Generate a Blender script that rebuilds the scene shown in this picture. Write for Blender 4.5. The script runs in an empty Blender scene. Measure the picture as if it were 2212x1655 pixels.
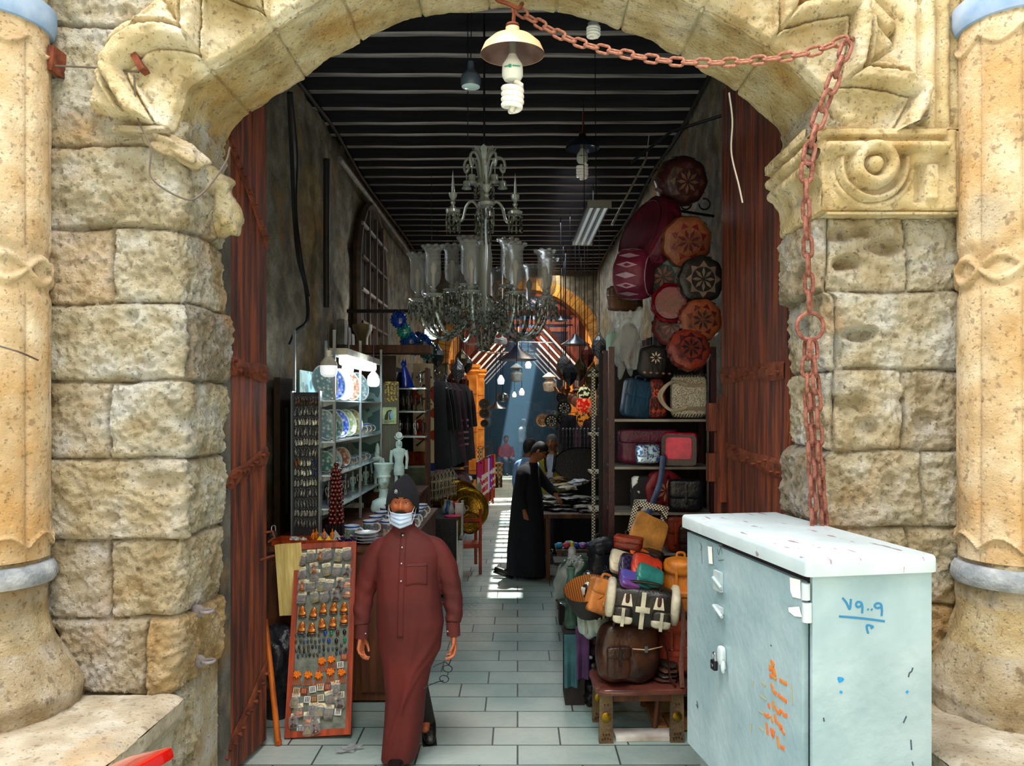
import bpy, math, random
from mathutils import Vector, Matrix, noise, Euler
random.seed(7)
C = bpy.context.scene.collection
S = bpy.context.scene
PI = math.pi
# ---------------------------------------------------------------- camera
CH = 2.15; FP = 1650.0; VX = 1118.0; VY = 880.0
cam = bpy.data.cameras.new('camera'); camo = bpy.data.objects.new('camera', cam); C.objects.link(camo)
camo.location = (0, 0, CH); camo.rotation_euler = (PI/2, 0, 0)
cam.sensor_width = 36; cam.lens = FP/2212*36
cam.shift_x = -12/2212; cam.shift_y = 52.5/2212; cam.clip_end = 200
S.camera = camo
# ---------------------------------------------------------------- sky, sun, exposure
W = bpy.data.worlds.new('sky'); S.world = W; W.use_nodes = True
nt = W.node_tree; nt.nodes.clear()
wo = nt.nodes.new('ShaderNodeOutputWorld'); bg = nt.nodes.new('ShaderNodeBackground')
tc = nt.nodes.new('ShaderNodeTexCoord'); sp = nt.nodes.new('ShaderNodeSeparateXYZ'); cr = nt.nodes.new('ShaderNodeValToRGB')
nt.links.new(tc.outputs['Generated'], sp.inputs[0]); nt.links.new(sp.outputs['Z'], cr.inputs[0])
e = cr.color_ramp.elements
e[0].position = 0.0; e[0].color = (.5, .46, .42, 1); e[1].position = .75; e[1].color = (1.4, 1.45, 1.52, 1)
x = cr.color_ramp.elements.new(.12); x.color = (.92, .9, .86, 1)
nt.links.new(cr.outputs[0], bg.inputs[0]); nt.links.new(bg.outputs[0], wo.inputs[0]); bg.inputs[1].default_value = 1.2
sun = bpy.data.lights.new('sun', 'SUN'); sun.energy = 14.0; sun.angle = .012; sun.color = (1, .95, .86)
suno = bpy.data.objects.new('sun', sun); C.objects.link(suno)
SUND = Vector((-.17, -.25, -1)).normalized()
suno.rotation_euler = SUND.to_track_quat('-Z', 'Y').to_euler(); suno.location = (2, 14, 12)
# area light added high above the lane, raking the facade for relief
skl = bpy.data.lights.new('facade_rake_fill', 'AREA'); skl.shape = 'RECTANGLE'; skl.size = 7; skl.size_y = 1.6
skl.energy = 900; skl.color = (1, .97, .93)
sko = bpy.data.objects.new('facade_rake_fill', skl); C.objects.link(sko); sko.location = (-1.5, 1.3, 9.6)
sko.rotation_euler = (Vector((0, 3.3, 2.2))-Vector(sko.location)).to_track_quat('-Z', 'Y').to_euler()
# area lights added under the roof openings to brighten the interior
def roof_fill(name, loc, sx, sy, en, col, rot=(0, 0, 0)):
    L = bpy.data.lights.new(name, 'AREA'); L.shape = 'RECTANGLE'; L.size = sx; L.size_y = sy; L.energy = en; L.color = col
    o = bpy.data.objects.new(name, L); C.objects.link(o); o.location = loc; o.rotation_euler = rot
roof_fill('roof_slot_fill', (.79, 13.9, 5.17), .36, 7.6, 120, (.86, .95, 1))
roof_fill('skylight_fill', (.66, 29, 5.55), .6, 13, 40, (.8, .9, 1))
roof_fill('near_skylight_fill', (.66, 20.3, 5.5), .6, 4.2, 330, (1, .86, .66))  # warm fill added to brighten the amber walls
S.view_settings.view_transform = 'Standard'; S.view_settings.look = 'None'
S.view_settings.exposure = .2; S.view_settings.gamma = 1.0; S.view_settings.use_curve_mapping = False
try:
    S.cycles.max_bounces = 5; S.cycles.diffuse_bounces = 3; S.cycles.glossy_bounces = 3
    S.cycles.transmission_bounces = 6; S.cycles.transparent_max_bounces = 8; S.cycles.volume_bounces = 0
    S.cycles.use_denoising = True; S.cycles.use_adaptive_sampling = True; S.cycles.adaptive_threshold = .05; S.cycles.sample_clamp_indirect = 4
    S.cycles.caustics_reflective = False; S.cycles.caustics_refractive = False
    S.cycles.volume_step_rate = 1.0
except Exception: pass

# ---------------------------------------------------------------- helpers
def P(px, py, Y): return Vector(((px-VX)/FP*Y, Y, CH-(py-VY)/FP*Y))
def sst(a, b, x):
    t = max(0., min(1., (x-a)/(b-a) if b != a else 0.)); return t*t*(3-2*t)
def lerp(a, b, t): return a+(b-a)*t
def interp(tab, x):
    if x <= tab[0][0]: return tab[0][1:]
    for a, b in zip(tab, tab[1:]):
        if x <= b[0]:
            t = (x-a[0])/(b[0]-a[0]) if b[0] != a[0] else 0
            return tuple(lerp(p, q, t) for p, q in zip(a[1:], b[1:]))
    return tab[-1][1:]
def s2l(c):
    if isinstance(c, str):
        c = [int(c[i:i+2], 16)/255 for i in (0, 2, 4)]
        return tuple(v/12.92 if v <= .04045 else ((v+.055)/1.055)**2.4 for v in c)
    return tuple(c)
MATS = {}
def M(key, c1, c2=None, sc=8, rough=.6, metal=0, bump=0, bsc=60, kind='noise', tr=0, em=0, alpha=1, stretch=(1, 1, 1), det=4, c3=None, lo=.35, hi=.65, vcol=False, sheen=0, coat=0, ior=1.45):
    """procedural material; colours are sRGB hex strings"""
    if key in MATS: return MATS[key]
    m = bpy.data.materials.new(key); MATS[key] = m; m.use_nodes = True
    n = m.node_tree.nodes; l = m.node_tree.links; b = n['Principled BSDF']
    b.inputs['Roughness'].default_value = rough; b.inputs['Metallic'].default_value = metal
    b.inputs['Transmission Weight'].default_value = tr; b.inputs['Alpha'].default_value = alpha
    b.inputs['Coat Weight'].default_value = coat; b.inputs['IOR'].default_value = ior
    if sheen: b.inputs['Sheen Weight'].default_value = sheen
    c1 = s2l(c1); c2 = s2l(c2) if c2 else None; c3 = s2l(c3) if c3 else None
    b.inputs['Base Color'].default_value = (*c1, 1)
    if em:
        b.inputs['Emission Color'].default_value = (*c1, 1); b.inputs['Emission Strength'].default_value = em
    tcn = n.new('ShaderNodeTexCoord'); mp = n.new('ShaderNodeMapping'); l.new(tcn.outputs['Object'], mp.inputs[0])
    mp.inputs['Scale'].default_value = stretch
    out = None
    if c2:
        if kind == 'noise':
            t = n.new('ShaderNodeTexNoise'); t.inputs['Scale'].default_value = sc; t.inputs['Detail'].default_value = det; f = t.outputs['Fac']
        elif kind == 'wave':
            t = n.new('ShaderNodeTexWave'); t.inputs['Scale'].default_value = sc; t.inputs['Distortion'].default_value = 1.5; f = t.outputs['Fac']
        elif kind == 'stripe':
            t = n.new('ShaderNodeTexWave'); t.inputs['Scale'].default_value = sc; t.inputs['Distortion'].default_value = 0; f = t.outputs['Fac']
        elif kind == 'vor':
            t = n.new('ShaderNodeTexVoronoi'); t.inputs['Scale'].default_value = sc; f = t.outputs['Distance']
        elif kind == 'cell':
            t = n.new('ShaderNodeTexVoronoi'); t.inputs['Scale'].default_value = sc
            sx = n.new('ShaderNodeSeparateColor'); l.new(t.outputs['Color'], sx.inputs[0]); f = sx.outputs[0]
        elif kind == 'check':
            t = n.new('ShaderNodeTexChecker'); t.inputs['Scale'].default_value = sc; f = t.outputs['Fac']
        l.new(mp.outputs[0], t.inputs['Vector'])
        r = n.new('ShaderNodeValToRGB'); el = r.color_ramp.elements
        el[0].position = lo; el[0].color = (*c1, 1); el[1].position = hi; el[1].color = (*c2, 1)
        if kind in ('cell', 'stripe'): r.color_ramp.interpolation = 'CONSTANT'
        if c3: q = el.new((lo+hi)/2); q.color = (*c3, 1)
        l.new(f, r.inputs[0]); out = r.outputs[0]
    if vcol:
        at = n.new('ShaderNodeAttribute'); at.attribute_name = 'tint'
        mx = n.new('ShaderNodeMix'); mx.data_type = 'RGBA'; mx.blend_type = 'MULTIPLY'; mx.inputs[0].default_value = 1
        if out: l.new(out, mx.inputs[6])
        else: mx.inputs[6].default_value = (*c1, 1)
        l.new(at.outputs['Color'], mx.inputs[7]); out = mx.outputs[2]
    if out:
        l.new(out, b.inputs['Base Color'])
        if em: l.new(out, b.inputs['Emission Color'])
    if bump:
        t2 = n.new('ShaderNodeTexNoise'); t2.inputs['Scale'].default_value = bsc; t2.inputs['Detail'].default_value = 5
        l.new(mp.outputs[0], t2.inputs['Vector'])
        bp = n.new('ShaderNodeBump'); bp.inputs['Strength'].default_value = bump; bp.inputs['Distance'].default_value = .02
        l.new(t2.outputs['Fac'], bp.inputs['Height']); l.new(bp.outputs[0], b.inputs['Normal'])
    return m
class MB:
    """collects shapes; build() links them as ONE mesh object"""
    def __init__(s): s.v = []; s.f = []; s.m = []; s.mi = 0; s.mats = []; s.col = None
    def use(s, mt):
        if mt not in s.mats: s.mats.append(mt)
        s.mi = s.mats.index(mt); return s
    def add(s, vs, fs, X=None):
        o = len(s.v)
        s.v += [X @ Vector(v) if X else Vector(v) for v in vs]
        s.f += [tuple(i+o for i in f) for f in fs]; s.m += [s.mi]*len(fs); return s
    def box(s, c, d, X=None, rz=0, rx=0, ry=0, taper=1):
        a, b, h = d[0]/2, d[1]/2, d[2]/2
        vs = [(-a, -b, -h), (a, -b, -h), (a, b, -h), (-a, b, -h)]+[(x*taper, y*taper, h) for x, y in ((-a, -b), (a, -b), (a, b), (-a, b))]
        T = Matrix.Translation(c) @ Euler((rx, ry, rz)).to_matrix().to_4x4()
        return s.add(vs, [(3, 2, 1, 0), (4, 5, 6, 7), (0, 1, 5, 4), (1, 2, 6, 5), (2, 3, 7, 6), (3, 0, 4, 7)], (X @ T) if X else T)
    def sbox(s, c, d, p=5, n=6, rz=0, rx=0, ry=0, nz=0, seed=0, shape=None):
        """soft-edged box: superellipsoid; shape(x,y,z)->(x,y,z) on -1..1 coords"""
        vs = []; fs = []; ids = {}
        def V(i, j, k):
            q = (i, j, k)
            if q not in ids:
                w = Vector((2*i/n-1, 2*j/n-1, 2*k/n-1)); r = (abs(w.x)**p+abs(w.y)**p+abs(w.z)**p)**(1/p); w = w/r
                if shape: w = Vector(shape(*w))
                if nz: w = w*(1+nz*noise.noise(w*1.7+Vector((seed, seed*.7, 0))))
                ids[q] = len(vs); vs.append((w.x*d[0]/2, w.y*d[1]/2, w.z*d[2]/2))
            return ids[q]
        for a in range(n):
            for b in range(n):
                fs += [(V(a, b, 0), V(a, b+1, 0), V(a+1, b+1, 0), V(a+1, b, 0)), (V(a, b, n), V(a+1, b, n), V(a+1, b+1, n), V(a, b+1, n)),
                       (V(a, 0, b), V(a+1, 0, b), V(a+1, 0, b+1), V(a, 0, b+1)), (V(a, n, b), V(a, n, b+1), V(a+1, n, b+1), V(a+1, n, b)),
                       (V(0, a, b), V(0, a, b+1), V(0, a+1, b+1), V(0, a+1, b)), (V(n, a, b), V(n, a+1, b), V(n, a+1, b+1), V(n, a, b+1))]
        return s.add(vs, fs, Matrix.Translation(c) @ Euler((rx, ry, rz)).to_matrix().to_4x4())
    def ball(s, c, r, n=12, m=8, X=None):
        if not hasattr(r, '__len__'): r = (r, r, r)
        prof = [(math.sin(PI*i/m), -math.cos(PI*i/m)) for i in range(m+1)]
        T = Matrix.Translation(c) @ Matrix.Diagonal((*r, 1))
        return s.lathe(prof, (0, 0, 0), n, (X @ T) if X else T)
    def lathe(s, prof, c=(0, 0, 0), n=20, X=None, caps=False, ang=2*PI):
        vs = []; fs = []; full = abs(ang-2*PI) < 1e-6; k = n if full else n+1
        for r, z in prof:
            for i in range(k):
                a = ang*i/n; vs.append((r*math.cos(a), r*math.sin(a), z))
        for j in range(len(prof)-1):
            for i in range(n):
                i2 = (i+1) % k
                fs.append((j*k+i, j*k+i2, (j+1)*k+i2, (j+1)*k+i))
        if caps: fs += [tuple(range(k-1, -1, -1)), tuple((len(prof)-1)*k+i for i in range(k))]
        T = Matrix.Translation(c)
        return s.add(vs, fs, (X @ T) if X else T)
    def cyl(s, a, b, r, r2=None, n=12):
        a = Vector(a); b = Vector(b); r2 = r if r2 is None else r2
        d = b-a; q = d.to_track_quat('Z', 'Y').to_matrix().to_4x4()
        return s.lathe([(r, 0), (r2, d.length)], (0, 0, 0), n, Matrix.Translation(a) @ q, caps=True)
    def tube(s, pts, r, n=8, closed=False, flat=None):
        pts = [Vector(p) for p in pts]; N = len(pts); rs = r if hasattr(r, '__len__') else [r]*N
        vs = []; fs = []; up = None
        for i, p in enumerate(pts):
            a = pts[i-1] if (i or closed) else p; b = pts[(i+1) % N] if (i < N-1 or closed) else p
            t = (b-a)
            if t.length < 1e-9: t = Vector((0, 0, 1))
            t.normalize()
            if up is None: up = t.orthogonal().normalized() if flat is None else Vector(flat)
            up = (up-t*up.dot(t)); up = up.normalized() if up.length > 1e-6 else t.orthogonal().normalized()
            w = t.cross(up)
            for k in range(n):
                an = 2*PI*k/n; e1 = 1.0; e2 = 1.0
                if flat is not None: e1 = .28
                vs.append(p+(up*math.cos(an)*e1+w*math.sin(an)*e2)*rs[i])
        R = N if closed else N-1
        for i in range(R):
            for k in range(n):
                i2 = (i+1) % N; k2 = (k+1) % n
                fs.append((i*n+k, i*n+k2, i2*n+k2, i2*n+k))
        if not closed: fs += [tuple(range(n-1, -1, -1)), tuple((N-1)*n+k for k in range(n))]
        return s.add(vs, fs)
    def prism(s, poly, d, X=None):
        """poly in local XZ, extruded along +Y by d"""
        n = len(poly); vs = [(x, 0, z) for x, z in poly]+[(x, d, z) for x, z in poly]
        fs = [tuple(range(n)), tuple(range(2*n-1, n-1, -1))]+[((i+1) % n, i, n+i, n+(i+1) % n) for i in range(n)]
        return s.add(vs, fs, X)
    def grid(s, fn, nu, nv, closed=False, flip=False):
        vs = [fn(i/nu, j/nv) for j in range(nv+1) for i in range(nu if closed else nu+1)]
        k = nu if closed else nu+1; fs = []
        for j in range(nv):
            for i in range(nu):
                i2 = (i+1) % k; q = (j*k+i, j*k+i2, (j+1)*k+i2, (j+1)*k+i)
                fs.append(q[::-1] if flip else q)
        return s.add(vs, fs)
    def loft(s, rings, caps=True):
        n = len(rings[0]); vs = [p for r in rings for p in r]; fs = []
        for j in range(len(rings)-1):
            for i in range(n):
                i2 = (i+1) % n; fs.append((j*n+i, j*n+i2, (j+1)*n+i2, (j+1)*n+i))
        if caps: fs += [tuple(range(n-1, -1, -1)), tuple((len(rings)-1)*n+i for i in range(n))]
        return s.add(vs, fs)
    def build(s, name, mt=None, parent=None, smooth=True, loc=None, tint=None, ang=40):
        me = bpy.data.meshes.new(name)
        me.from_pydata([tuple(v) for v in s.v], [], s.f)
        for mm in (s.mats or [mt]): me.materials.append(mm)
        if len(s.mats) > 1: me.polygons.foreach_set('material_index', s.m)
        if smooth:
            me.shade_smooth()
            if ang < 180: me.set_sharp_from_angle(angle=math.radians(ang))
        if tint:
            ca = me.color_attributes.new('tint', 'FLOAT_COLOR', 'POINT')
            ca.data.foreach_set('color', [c for t in tint for c in (*t, 1)])
        me.update()
        o = bpy.data.objects.new(name, me); C.objects.link(o)
        if loc is not None: o.location = loc
        if parent is not None: o.parent = parent
        return o
def tag(o, label=None, cat=None, group=None, kind=None):
    if label: o['label'] = label
    if cat: o['category'] = cat
    if group: o['group'] = group
    if kind: o['kind'] = kind
    return o
def thing(name, label, cat, loc=(0, 0, 0), rot=0, group=None, sc=1):
    o = bpy.data.objects.new(name, None); C.objects.link(o); o.empty_display_size = .05
    o.location = loc; o.rotation_euler = rot if hasattr(rot, '__len__') else (0, 0, rot); o.scale = (sc, sc, sc)
    return tag(o, label, cat, group)
def struct(o): o['kind'] = 'structure'; return o
KIDS = {}
def dup(r, loc=None, rot=None, label=None, group=None, sc=None):
    def cp(o, par):
        c = o.copy(); C.objects.link(c); c.parent = par
        for ch in kids(o): cp(ch, c)
        return c
    def kids(o):
        if o.name not in KIDS: KIDS[o.name] = list(o.children)
        return KIDS[o.name]
    c = cp(r, r.parent)
    if loc is not None: c.location = loc
    if rot is not None: c.rotation_euler = rot if hasattr(rot, '__len__') else (0, 0, rot)
    if label: c['label'] = label
    if group: c['group'] = group
    if sc: c.scale = (sc, sc, sc) if not hasattr(sc, '__len__') else sc
    return c
def arc(c, r, a0, a1, n=10, plane='xz'):
    c = Vector(c); o = []
    for i in range(n+1):
        a = lerp(a0, a1, i/n); u = r*math.cos(a); v = r*math.sin(a)
        o.append(c+(Vector((u, 0, v)) if plane == 'xz' else Vector((u, v, 0)) if plane == 'xy' else Vector((0, u, v))))
    return o
def bez(p, n=16):
    """smooth curve through the points p (Catmull-Rom)"""
    p = [Vector(q) for q in p]; q = [p[0]*2-p[1]]+p+[p[-1]*2-p[-2]]; o = []
    for i in range(1, len(q)-2):
        for k in range(n):
            t = k/n; a, b, c, d = q[i-1:i+3]
            o.append(.5*((2*b)+(c-a)*t+(2*a-5*b+4*c-d)*t*t+(3*b-a-3*c+d)*t**3))
    return o+[p[-1]]
def point(name, loc, e, col=(1, 1, 1), r=.05, parent=None):
    L = bpy.data.lights.new(name, 'POINT'); L.energy = e; L.color = col; L.shadow_soft_size = r
    o = bpy.data.objects.new(name, L); C.objects.link(o); o.location = loc
    if parent: o.parent = parent
    return o
# ================================================================ FACADE
YF, YB, ZB = 3.7, 4.2, 2.15
XL, XR = -1.62, 1.46
def stone(key, c1, c2, c3, bump=1.0):
    m = M(key, c1, c2, sc=5, rough=.9, det=9, c3=c3, lo=.3, hi=.68, vcol=True)
    n = m.node_tree.nodes; l = m.node_tree.links; b = n['Principled BSDF']
    tcn = n.new('ShaderNodeTexCoord')
    t1 = n.new('ShaderNodeTexNoise'); t1.inputs['Scale'].default_value = 30; t1.inputs['Detail'].default_value = 8; t1.inputs['Roughness'].default_value = .7
    l.new(tcn.outputs['Object'], t1.inputs['Vector'])
    v = n.new('ShaderNodeTexVoronoi'); v.inputs['Scale'].default_value = 26; l.new(tcn.outputs['Object'], v.inputs['Vector'])
    pit = n.new('ShaderNodeValToRGB'); pit.color_ramp.elements[0].position = .08; pit.color_ramp.elements[1].position = .2
    l.new(v.outputs['Distance'], pit.inputs[0])
    ad = n.new('ShaderNodeMath'); ad.operation = 'MULTIPLY_ADD'; ad.inputs[1].default_value = .25
    l.new(pit.outputs[0], ad.inputs[0]); l.new(t1.outputs['Fac'], ad.inputs[2])
    bp = n.new('ShaderNodeBump'); bp.inputs['Strength'].default_value = bump; bp.inputs['Distance'].default_value = .09
    l.new(ad.outputs[0], bp.inputs['Height']); l.new(bp.outputs[0], b.inputs['Normal'])
    # weathering: ochre and grey grime patches; finer dark speckles paint in shaded pits
    src = b.inputs['Base Color'].links[0].from_socket
    for sc, col, lo, hi, amt in ((1.9, 'cc9440', .56, .70, .6), (2.8, '8a8474', .58, .7, .4), (9, 'b49c74', .52, .68, .35), (24, '6e5638', .6, .68, .5), (60, '453828', .6, .68, .5)):
        t = n.new('ShaderNodeTexNoise'); t.inputs['Scale'].default_value = sc; t.inputs['Detail'].default_value = 7
        mp = n.new('ShaderNodeMapping'); mp.inputs['Location'].default_value = (sc*3.1, sc, 2); l.new(tcn.outputs['Object'], mp.inputs[0]); l.new(mp.outputs[0], t.inputs['Vector'])
        r = n.new('ShaderNodeMapRange'); r.inputs[1].default_value = lo; r.inputs[2].default_value = hi; r.inputs[4].default_value = amt
        l.new(t.outputs['Fac'], r.inputs[0])
        mx = n.new('ShaderNodeMix'); mx.data_type = 'RGBA'; l.new(r.outputs[0], mx.inputs[0]); l.new(src, mx.inputs[6]); mx.inputs[7].default_value = (*s2l(col), 1)
        src = mx.outputs[2]
    l.new(src, b.inputs['Base Color'])
    return m
ST = stone('weathered_limestone', 'c2ab80', 'fffdf6', 'f0e3c4', 1.0)
ST2 = stone('smooth_limestone', 'c4aa78', 'fff6e0', 'ead8ae', .7)
STC = stone('column_limestone', 'bf9f72', 'efe0c6', 'dcc4a0', .6)
def fbm(x, y, z, o=4): return noise.fractal(Vector((x, y, z)), .8, 2.1, o)
def cut(courses, joints, lo, hi):
    """list of blocks (u0,u1,z0,z1,tint,proud)"""
    out = []
    for (z0, z1), (us, props) in zip(zip(courses, courses[1:]), joints):
        e = [lo]+us+[hi]
        for k in range(len(e)-1):
            t, p = props[k] if k < len(props) else ((1, .96, .85), 0)
            out.append((e[k], e[k+1], z0, z1, t, p))
    return out
def pier(name, base, u0, u1, z0, z1, step, blocks, cav=(), amp=.016, jw=.014, skip=None):
    nu = int((u1-u0)/step); nv = int((z1-z0)/step); vs = []; ti = []
    for j in range(nv+1):
        z = lerp(z0, z1, j/nv)
        for i in range(nu+1):
            u = lerp(u0, u1, i/nu)
            wu = u+.022*noise.noise(Vector((u*5, z*5, 1.3))); wz = z+.02*noise.noise(Vector((u*4, z*5, 7.7)))
            d = 9; tint = (1, 1, 1); pr = 0
            for b in blocks:
                if b[0] <= wu < b[1] and b[2] <= wz < b[3]:
                    d = min(wu-b[0], b[1]-wu, wz-b[2], b[3]-wz); tint = b[4]; pr = b[5]; break
            h = pr*.6-.026*(1-sst(.0, jw, d))+.008*sst(0, .05, d) if d < 9 else -.01
            h += amp*1.1*fbm(u*14, z*14, .5, 5)+amp*.9*fbm(u*2.3, z*2.3, 4.2, 2)+.011*noise.noise(Vector((u*34+z*9, z*34, 2)))+.008*noise.noise(Vector((u*62, z*62+u*20, 5)))-.012*max(0, noise.noise(Vector((u*22, z*22, 9)))-.25)
            for cu, cz, ru, rz, dep in cav:
                q = math.hypot((wu-cu)/ru, (wz-cz)/rz)+.45*noise.noise(Vector((u*9, z*9, 3)))
                if q < 1: h -= dep*(1-sst(.35, 1, q))
            dk = 1-.35*(1-sst(0, jw, d))
            p, nn = base(u, z); vs.append(p+nn*h); ti.append(tuple(c*dk for c in tint))
    mb = MB(); k = nu+1
    mb.v = vs; mb.f = [(j*k+i, j*k+i+1, (j+1)*k+i+1, (j+1)*k+i) for j in range(nv) for i in range(nu)]
    mb.m = [0]*len(mb.f)
    return struct(mb.build(name, ST, tint=ti, ang=180))
def base_left(u, z):
    ed = XL+.03*noise.noise(Vector((z*2.2, 3, 1)))+(-.05*sst(1.45, 1.0, z))+(.10*sst(.98, 1.0, z)*0)
    if u < XL-.05: return Vector((u+(ed-XL)*sst(XL-.5, XL, u), YF, z)), Vector((0, -1, 0))
    if u > XL+.05: return Vector((ed, YF+(u-XL), z)), Vector((1, 0, 0))
    a = (u-XL+.05)/.1*PI/2; c = Vector((ed-.05, YF+.05, z)); n_ = Vector((math.sin(a), -math.cos(a), 0)); return c+n_*.05, n_
def base_right(u, z):   # u = -X mirrored: grows from the opening outward; negative side runs into the reveal
    ed = XR+.02*noise.noise(Vector((z*2.5, 9, 4)))+.04*sst(2.72, 2.68, z)-.03*sst(1.93, 1.9, z)
    if u > .05: return Vector((XR+u+(ed-XR)*sst(.5, 0, u), YF, z)), Vector((0, -1, 0))
    if u < -.05: return Vector((ed, YF-u, z)), Vector((-1, 0, 0))
    a = (.05-u)/.1*PI/2; c = Vector((ed+.05, YF+.05, z)); n_ = Vector((-math.sin(a), -math.cos(a), 0)); return c+n_*.05, n_
W1 = (1, 1, .97); W2 = (1, .95, .85); W3 = (.9, .86, .82); W4 = (1, .86, .74); G1 = (.62, .6, .6); O1 = (.95, .74, .48)
cz = [-.05, .38, .76, 1.13, 1.51, 1.90, 2.28, 2.65, 3.02, 3.41, 4.0, 4.6, 5.3]
JL = [([-2.4, -1.8], [(W3, 0)]*3), ([-2.5, -1.72], [(W3, 0), (W3, 0), (W2, .02)]), ([-2.55, -2.25, -1.75], [(W2, 0), (W3, .03), (W3, .03), (O1, .06)]),
      ([-2.35, -1.97], [(W3, 0), (W3, 0), (W2, .0)]), ([-2.7, -1.56], [(W2, 0), (W2, .03), (W1, 0)]), ([-2.35, -1.97], [(W3, .01), (W3, .02), (W1, .03)]),
      ([-2.8, -1.585], [(W1, 0), (W1, .02), (G1, .045)]), ([-2.4, -1.97], [(W4, 0), (W4, .0), (W1, .0)]), ([-2.9], [(W2, 0), (W1, .02)]),
      ([-2.35], [(W1, 0), (W1, 0)]), ([-2.35], [(W1, 0), (W1, 0)]), ([-2.35], [(W2, 0), (W1, 0)])]
bL = cut(cz, JL, -3.6, -1.0)
pier('wall_front_left', base_left, -3.0, -1.12, .4, 4.6, .0092, bL,
     cav=[(-1.87, 2.58, .05, .04, .03), (-1.95, 1.62, .05, .03, .03), (-1.72, 1.78, .2, .06, .03), (-1.9, 2.29, .12, .03, .05), (-2.28, .95, .1, .2, .08), (-1.5, 3.3, .12, .14, .05)])
czr = [-.05, .38, .81, 1.19, 1.57, 1.94, 2.33, 2.71, 3.08, 3.46, 4.0, 4.6, 5.3]
JR = [([.5, 1.2], [(W3, 0)]*3), ([.4, 1.2], [(W2, 0)]*3), ([.35, .9], [(W2, 0), (O1, 0), (W3, 0)]), ([-.05, .42, 1.0], [(W3, .02), (W2, 0), (W2, 0), (W2, 0)]),
      ([.0, .5, .7], [(G1, .03), (W1, .02), (W1, 0), (W1, 0)]), ([.02, .39, .9], [(W1, 0), (W2, .02), (W3, .0), (W3, 0)]),
      ([.05, .9], [(W1, 0), (W1, .02), (W1, 0)]), ([.03, .42], [(W3, .02), (W2, .0), (W1, 0)]), ([-.02, .7], [(W1, 0), (W2, 0), (W1, 0)]),
      ([.7], [(W1, 0)]*2), ([.7], [(W1, 0)]*2), ([.7], [(W1, 0)]*2)]
bR = cut(czr, JR, -.6, 2.2)
pier('wall_front_right', base_right, -.5, 1.7, .4, 4.6, .0092, bR,
     cav=[(.14, 3.0, .14, .05, .07), (.12, 2.84, .1, .05, .1), (.3, 2.92, .12, .05, .07), (.18, 2.5, .13, .05, .08), (.05, 2.42, .06, .1, .06), (.1, 2.15, .12, .08, .05),
          (.36, 2.24, .05, .04, -.03), (.2, 2.05, .09, .05, .05), (-.3, 2.52, .08, .12, .05), (-.25, 2.2, .1, .06, .05), (-.2, 2.82, .12, .06, .06), (.5, 2.1, .07, .06, .04), (.33, 1.74, .05, .1, .03)])
# ---- arch: intrados polyline (x, z above the eye line)
INT = [(-1.66, 1.30), (-1.60, 1.48), (-1.56, 1.552), (-1.42, 1.65), (-1.267, 1.743), (-1.12, 1.855), (-.975, 1.947), (-.80, 2.04), (-.631, 2.112), (-.46, 2.155), (-.30, 2.176), (.03, 2.188),
       (.25, 2.16), (.4377, 2.112), (.62, 2.045), (.794, 1.96), (.93, 1.90), (1.048, 1.832), (1.19, 1.74), (1.328, 1.628), (1.44, 1.51), (1.532, 1.374), (1.60, 1.22)]
pl = bez([(a, 0, ZB+b) for a, b in INT], 8); LS = [0]
for a, b in zip(pl, pl[1:]): LS.append(LS[-1]+(b-a).length)
SL = LS[-1]
def at_s(s):
    s = max(0, min(SL-1e-6, s)); lo, hi = 0, len(LS)-1
    while hi-lo > 1:
        m_ = (lo+hi)//2
        if LS[m_] <= s: lo = m_
        else: hi = m_
    t = (s-LS[lo])/(LS[hi]-LS[lo]+1e-9); p = pl[lo].lerp(pl[hi], t)
    q0 = pl[max(0, lo-5)]; q1 = pl[min(len(pl)-1, hi+5)]; d = (q1-q0).normalized()
    return p, Vector((-d.z, 0, d.x))     # outward normal
VW = .365
def vous(s, off=.02):
    k = (s-off)/VW; i = math.floor(k); return i, k-i
def relief(s, t):
    i, f = vous(s); d = min(f, 1-f)*VW
    t0 = .135+.27*(1-abs(2*f-1))*(1 if i % 7 != 0 else .8)
    sl = .83
    def roll(c, w, h):
        q = abs(t-c)*sl/w; return h*math.sqrt(max(0, 1-q*q)) if q < 1 else 0
    h = max(roll(t0, .055, .11), roll(t0+.105, .02, .045), roll(t0-.09, .018, .035)*(1 if t0-.1 > .02 else 0))
    if t < t0: h += .0
    else: h += .03*sst(0, .06, t-t0)*sst(.40, .36, t)
    h += .012*sst(0, .03, t0-.06-t)
    if t > .36: h = max(h, .045*sst(.36, .385, t)) if False else h
    h -= .03*(1-sst(0, .012, d))
    h -= .055*(1-sst(0, .03, t))
    h += .004*noise.noise(Vector((s*40, t*40, 0)))
    return (h+.05)*sst(.44, .415, t)*sst(0, .03, s)
p0, n0 = at_s(0)
nu = 560; nv = 66; vs = []; ti = []; TM = .44
for j in range(nv+1):
    t = TM*j/nv
    for i in range(nu+1):
        s = SL*i/nu; p, nn = at_s(s); q = p+nn*t
        k, f = vous(s); r = random.Random(k).random()
        h = relief(s, t)+.012*fbm(q.x*14, 3, q.z*14, 4)+.006*noise.noise(Vector((q.x*45, 7, q.z*45)))-.05*max(0, noise.noise(Vector((q.x*2.1+4, 1, q.z*2.1)))-.42)
        vs.append(Vector((q.x, YF-h, q.z))); w = .88+.14*r; ti.append((w, w*(.95+.04*r), w*(.84+.12*r)))
mb = MB(); k = nu+1; mb.v = vs; mb.f = [(j*k+i, j*k+i+1, (j+1)*k+i+1, (j+1)*k+i) for j in range(nv) for i in range(nu)]; mb.m = [0]*len(mb.f)
struct(mb.build('trim_1', ST2, tint=ti, ang=180))
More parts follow.
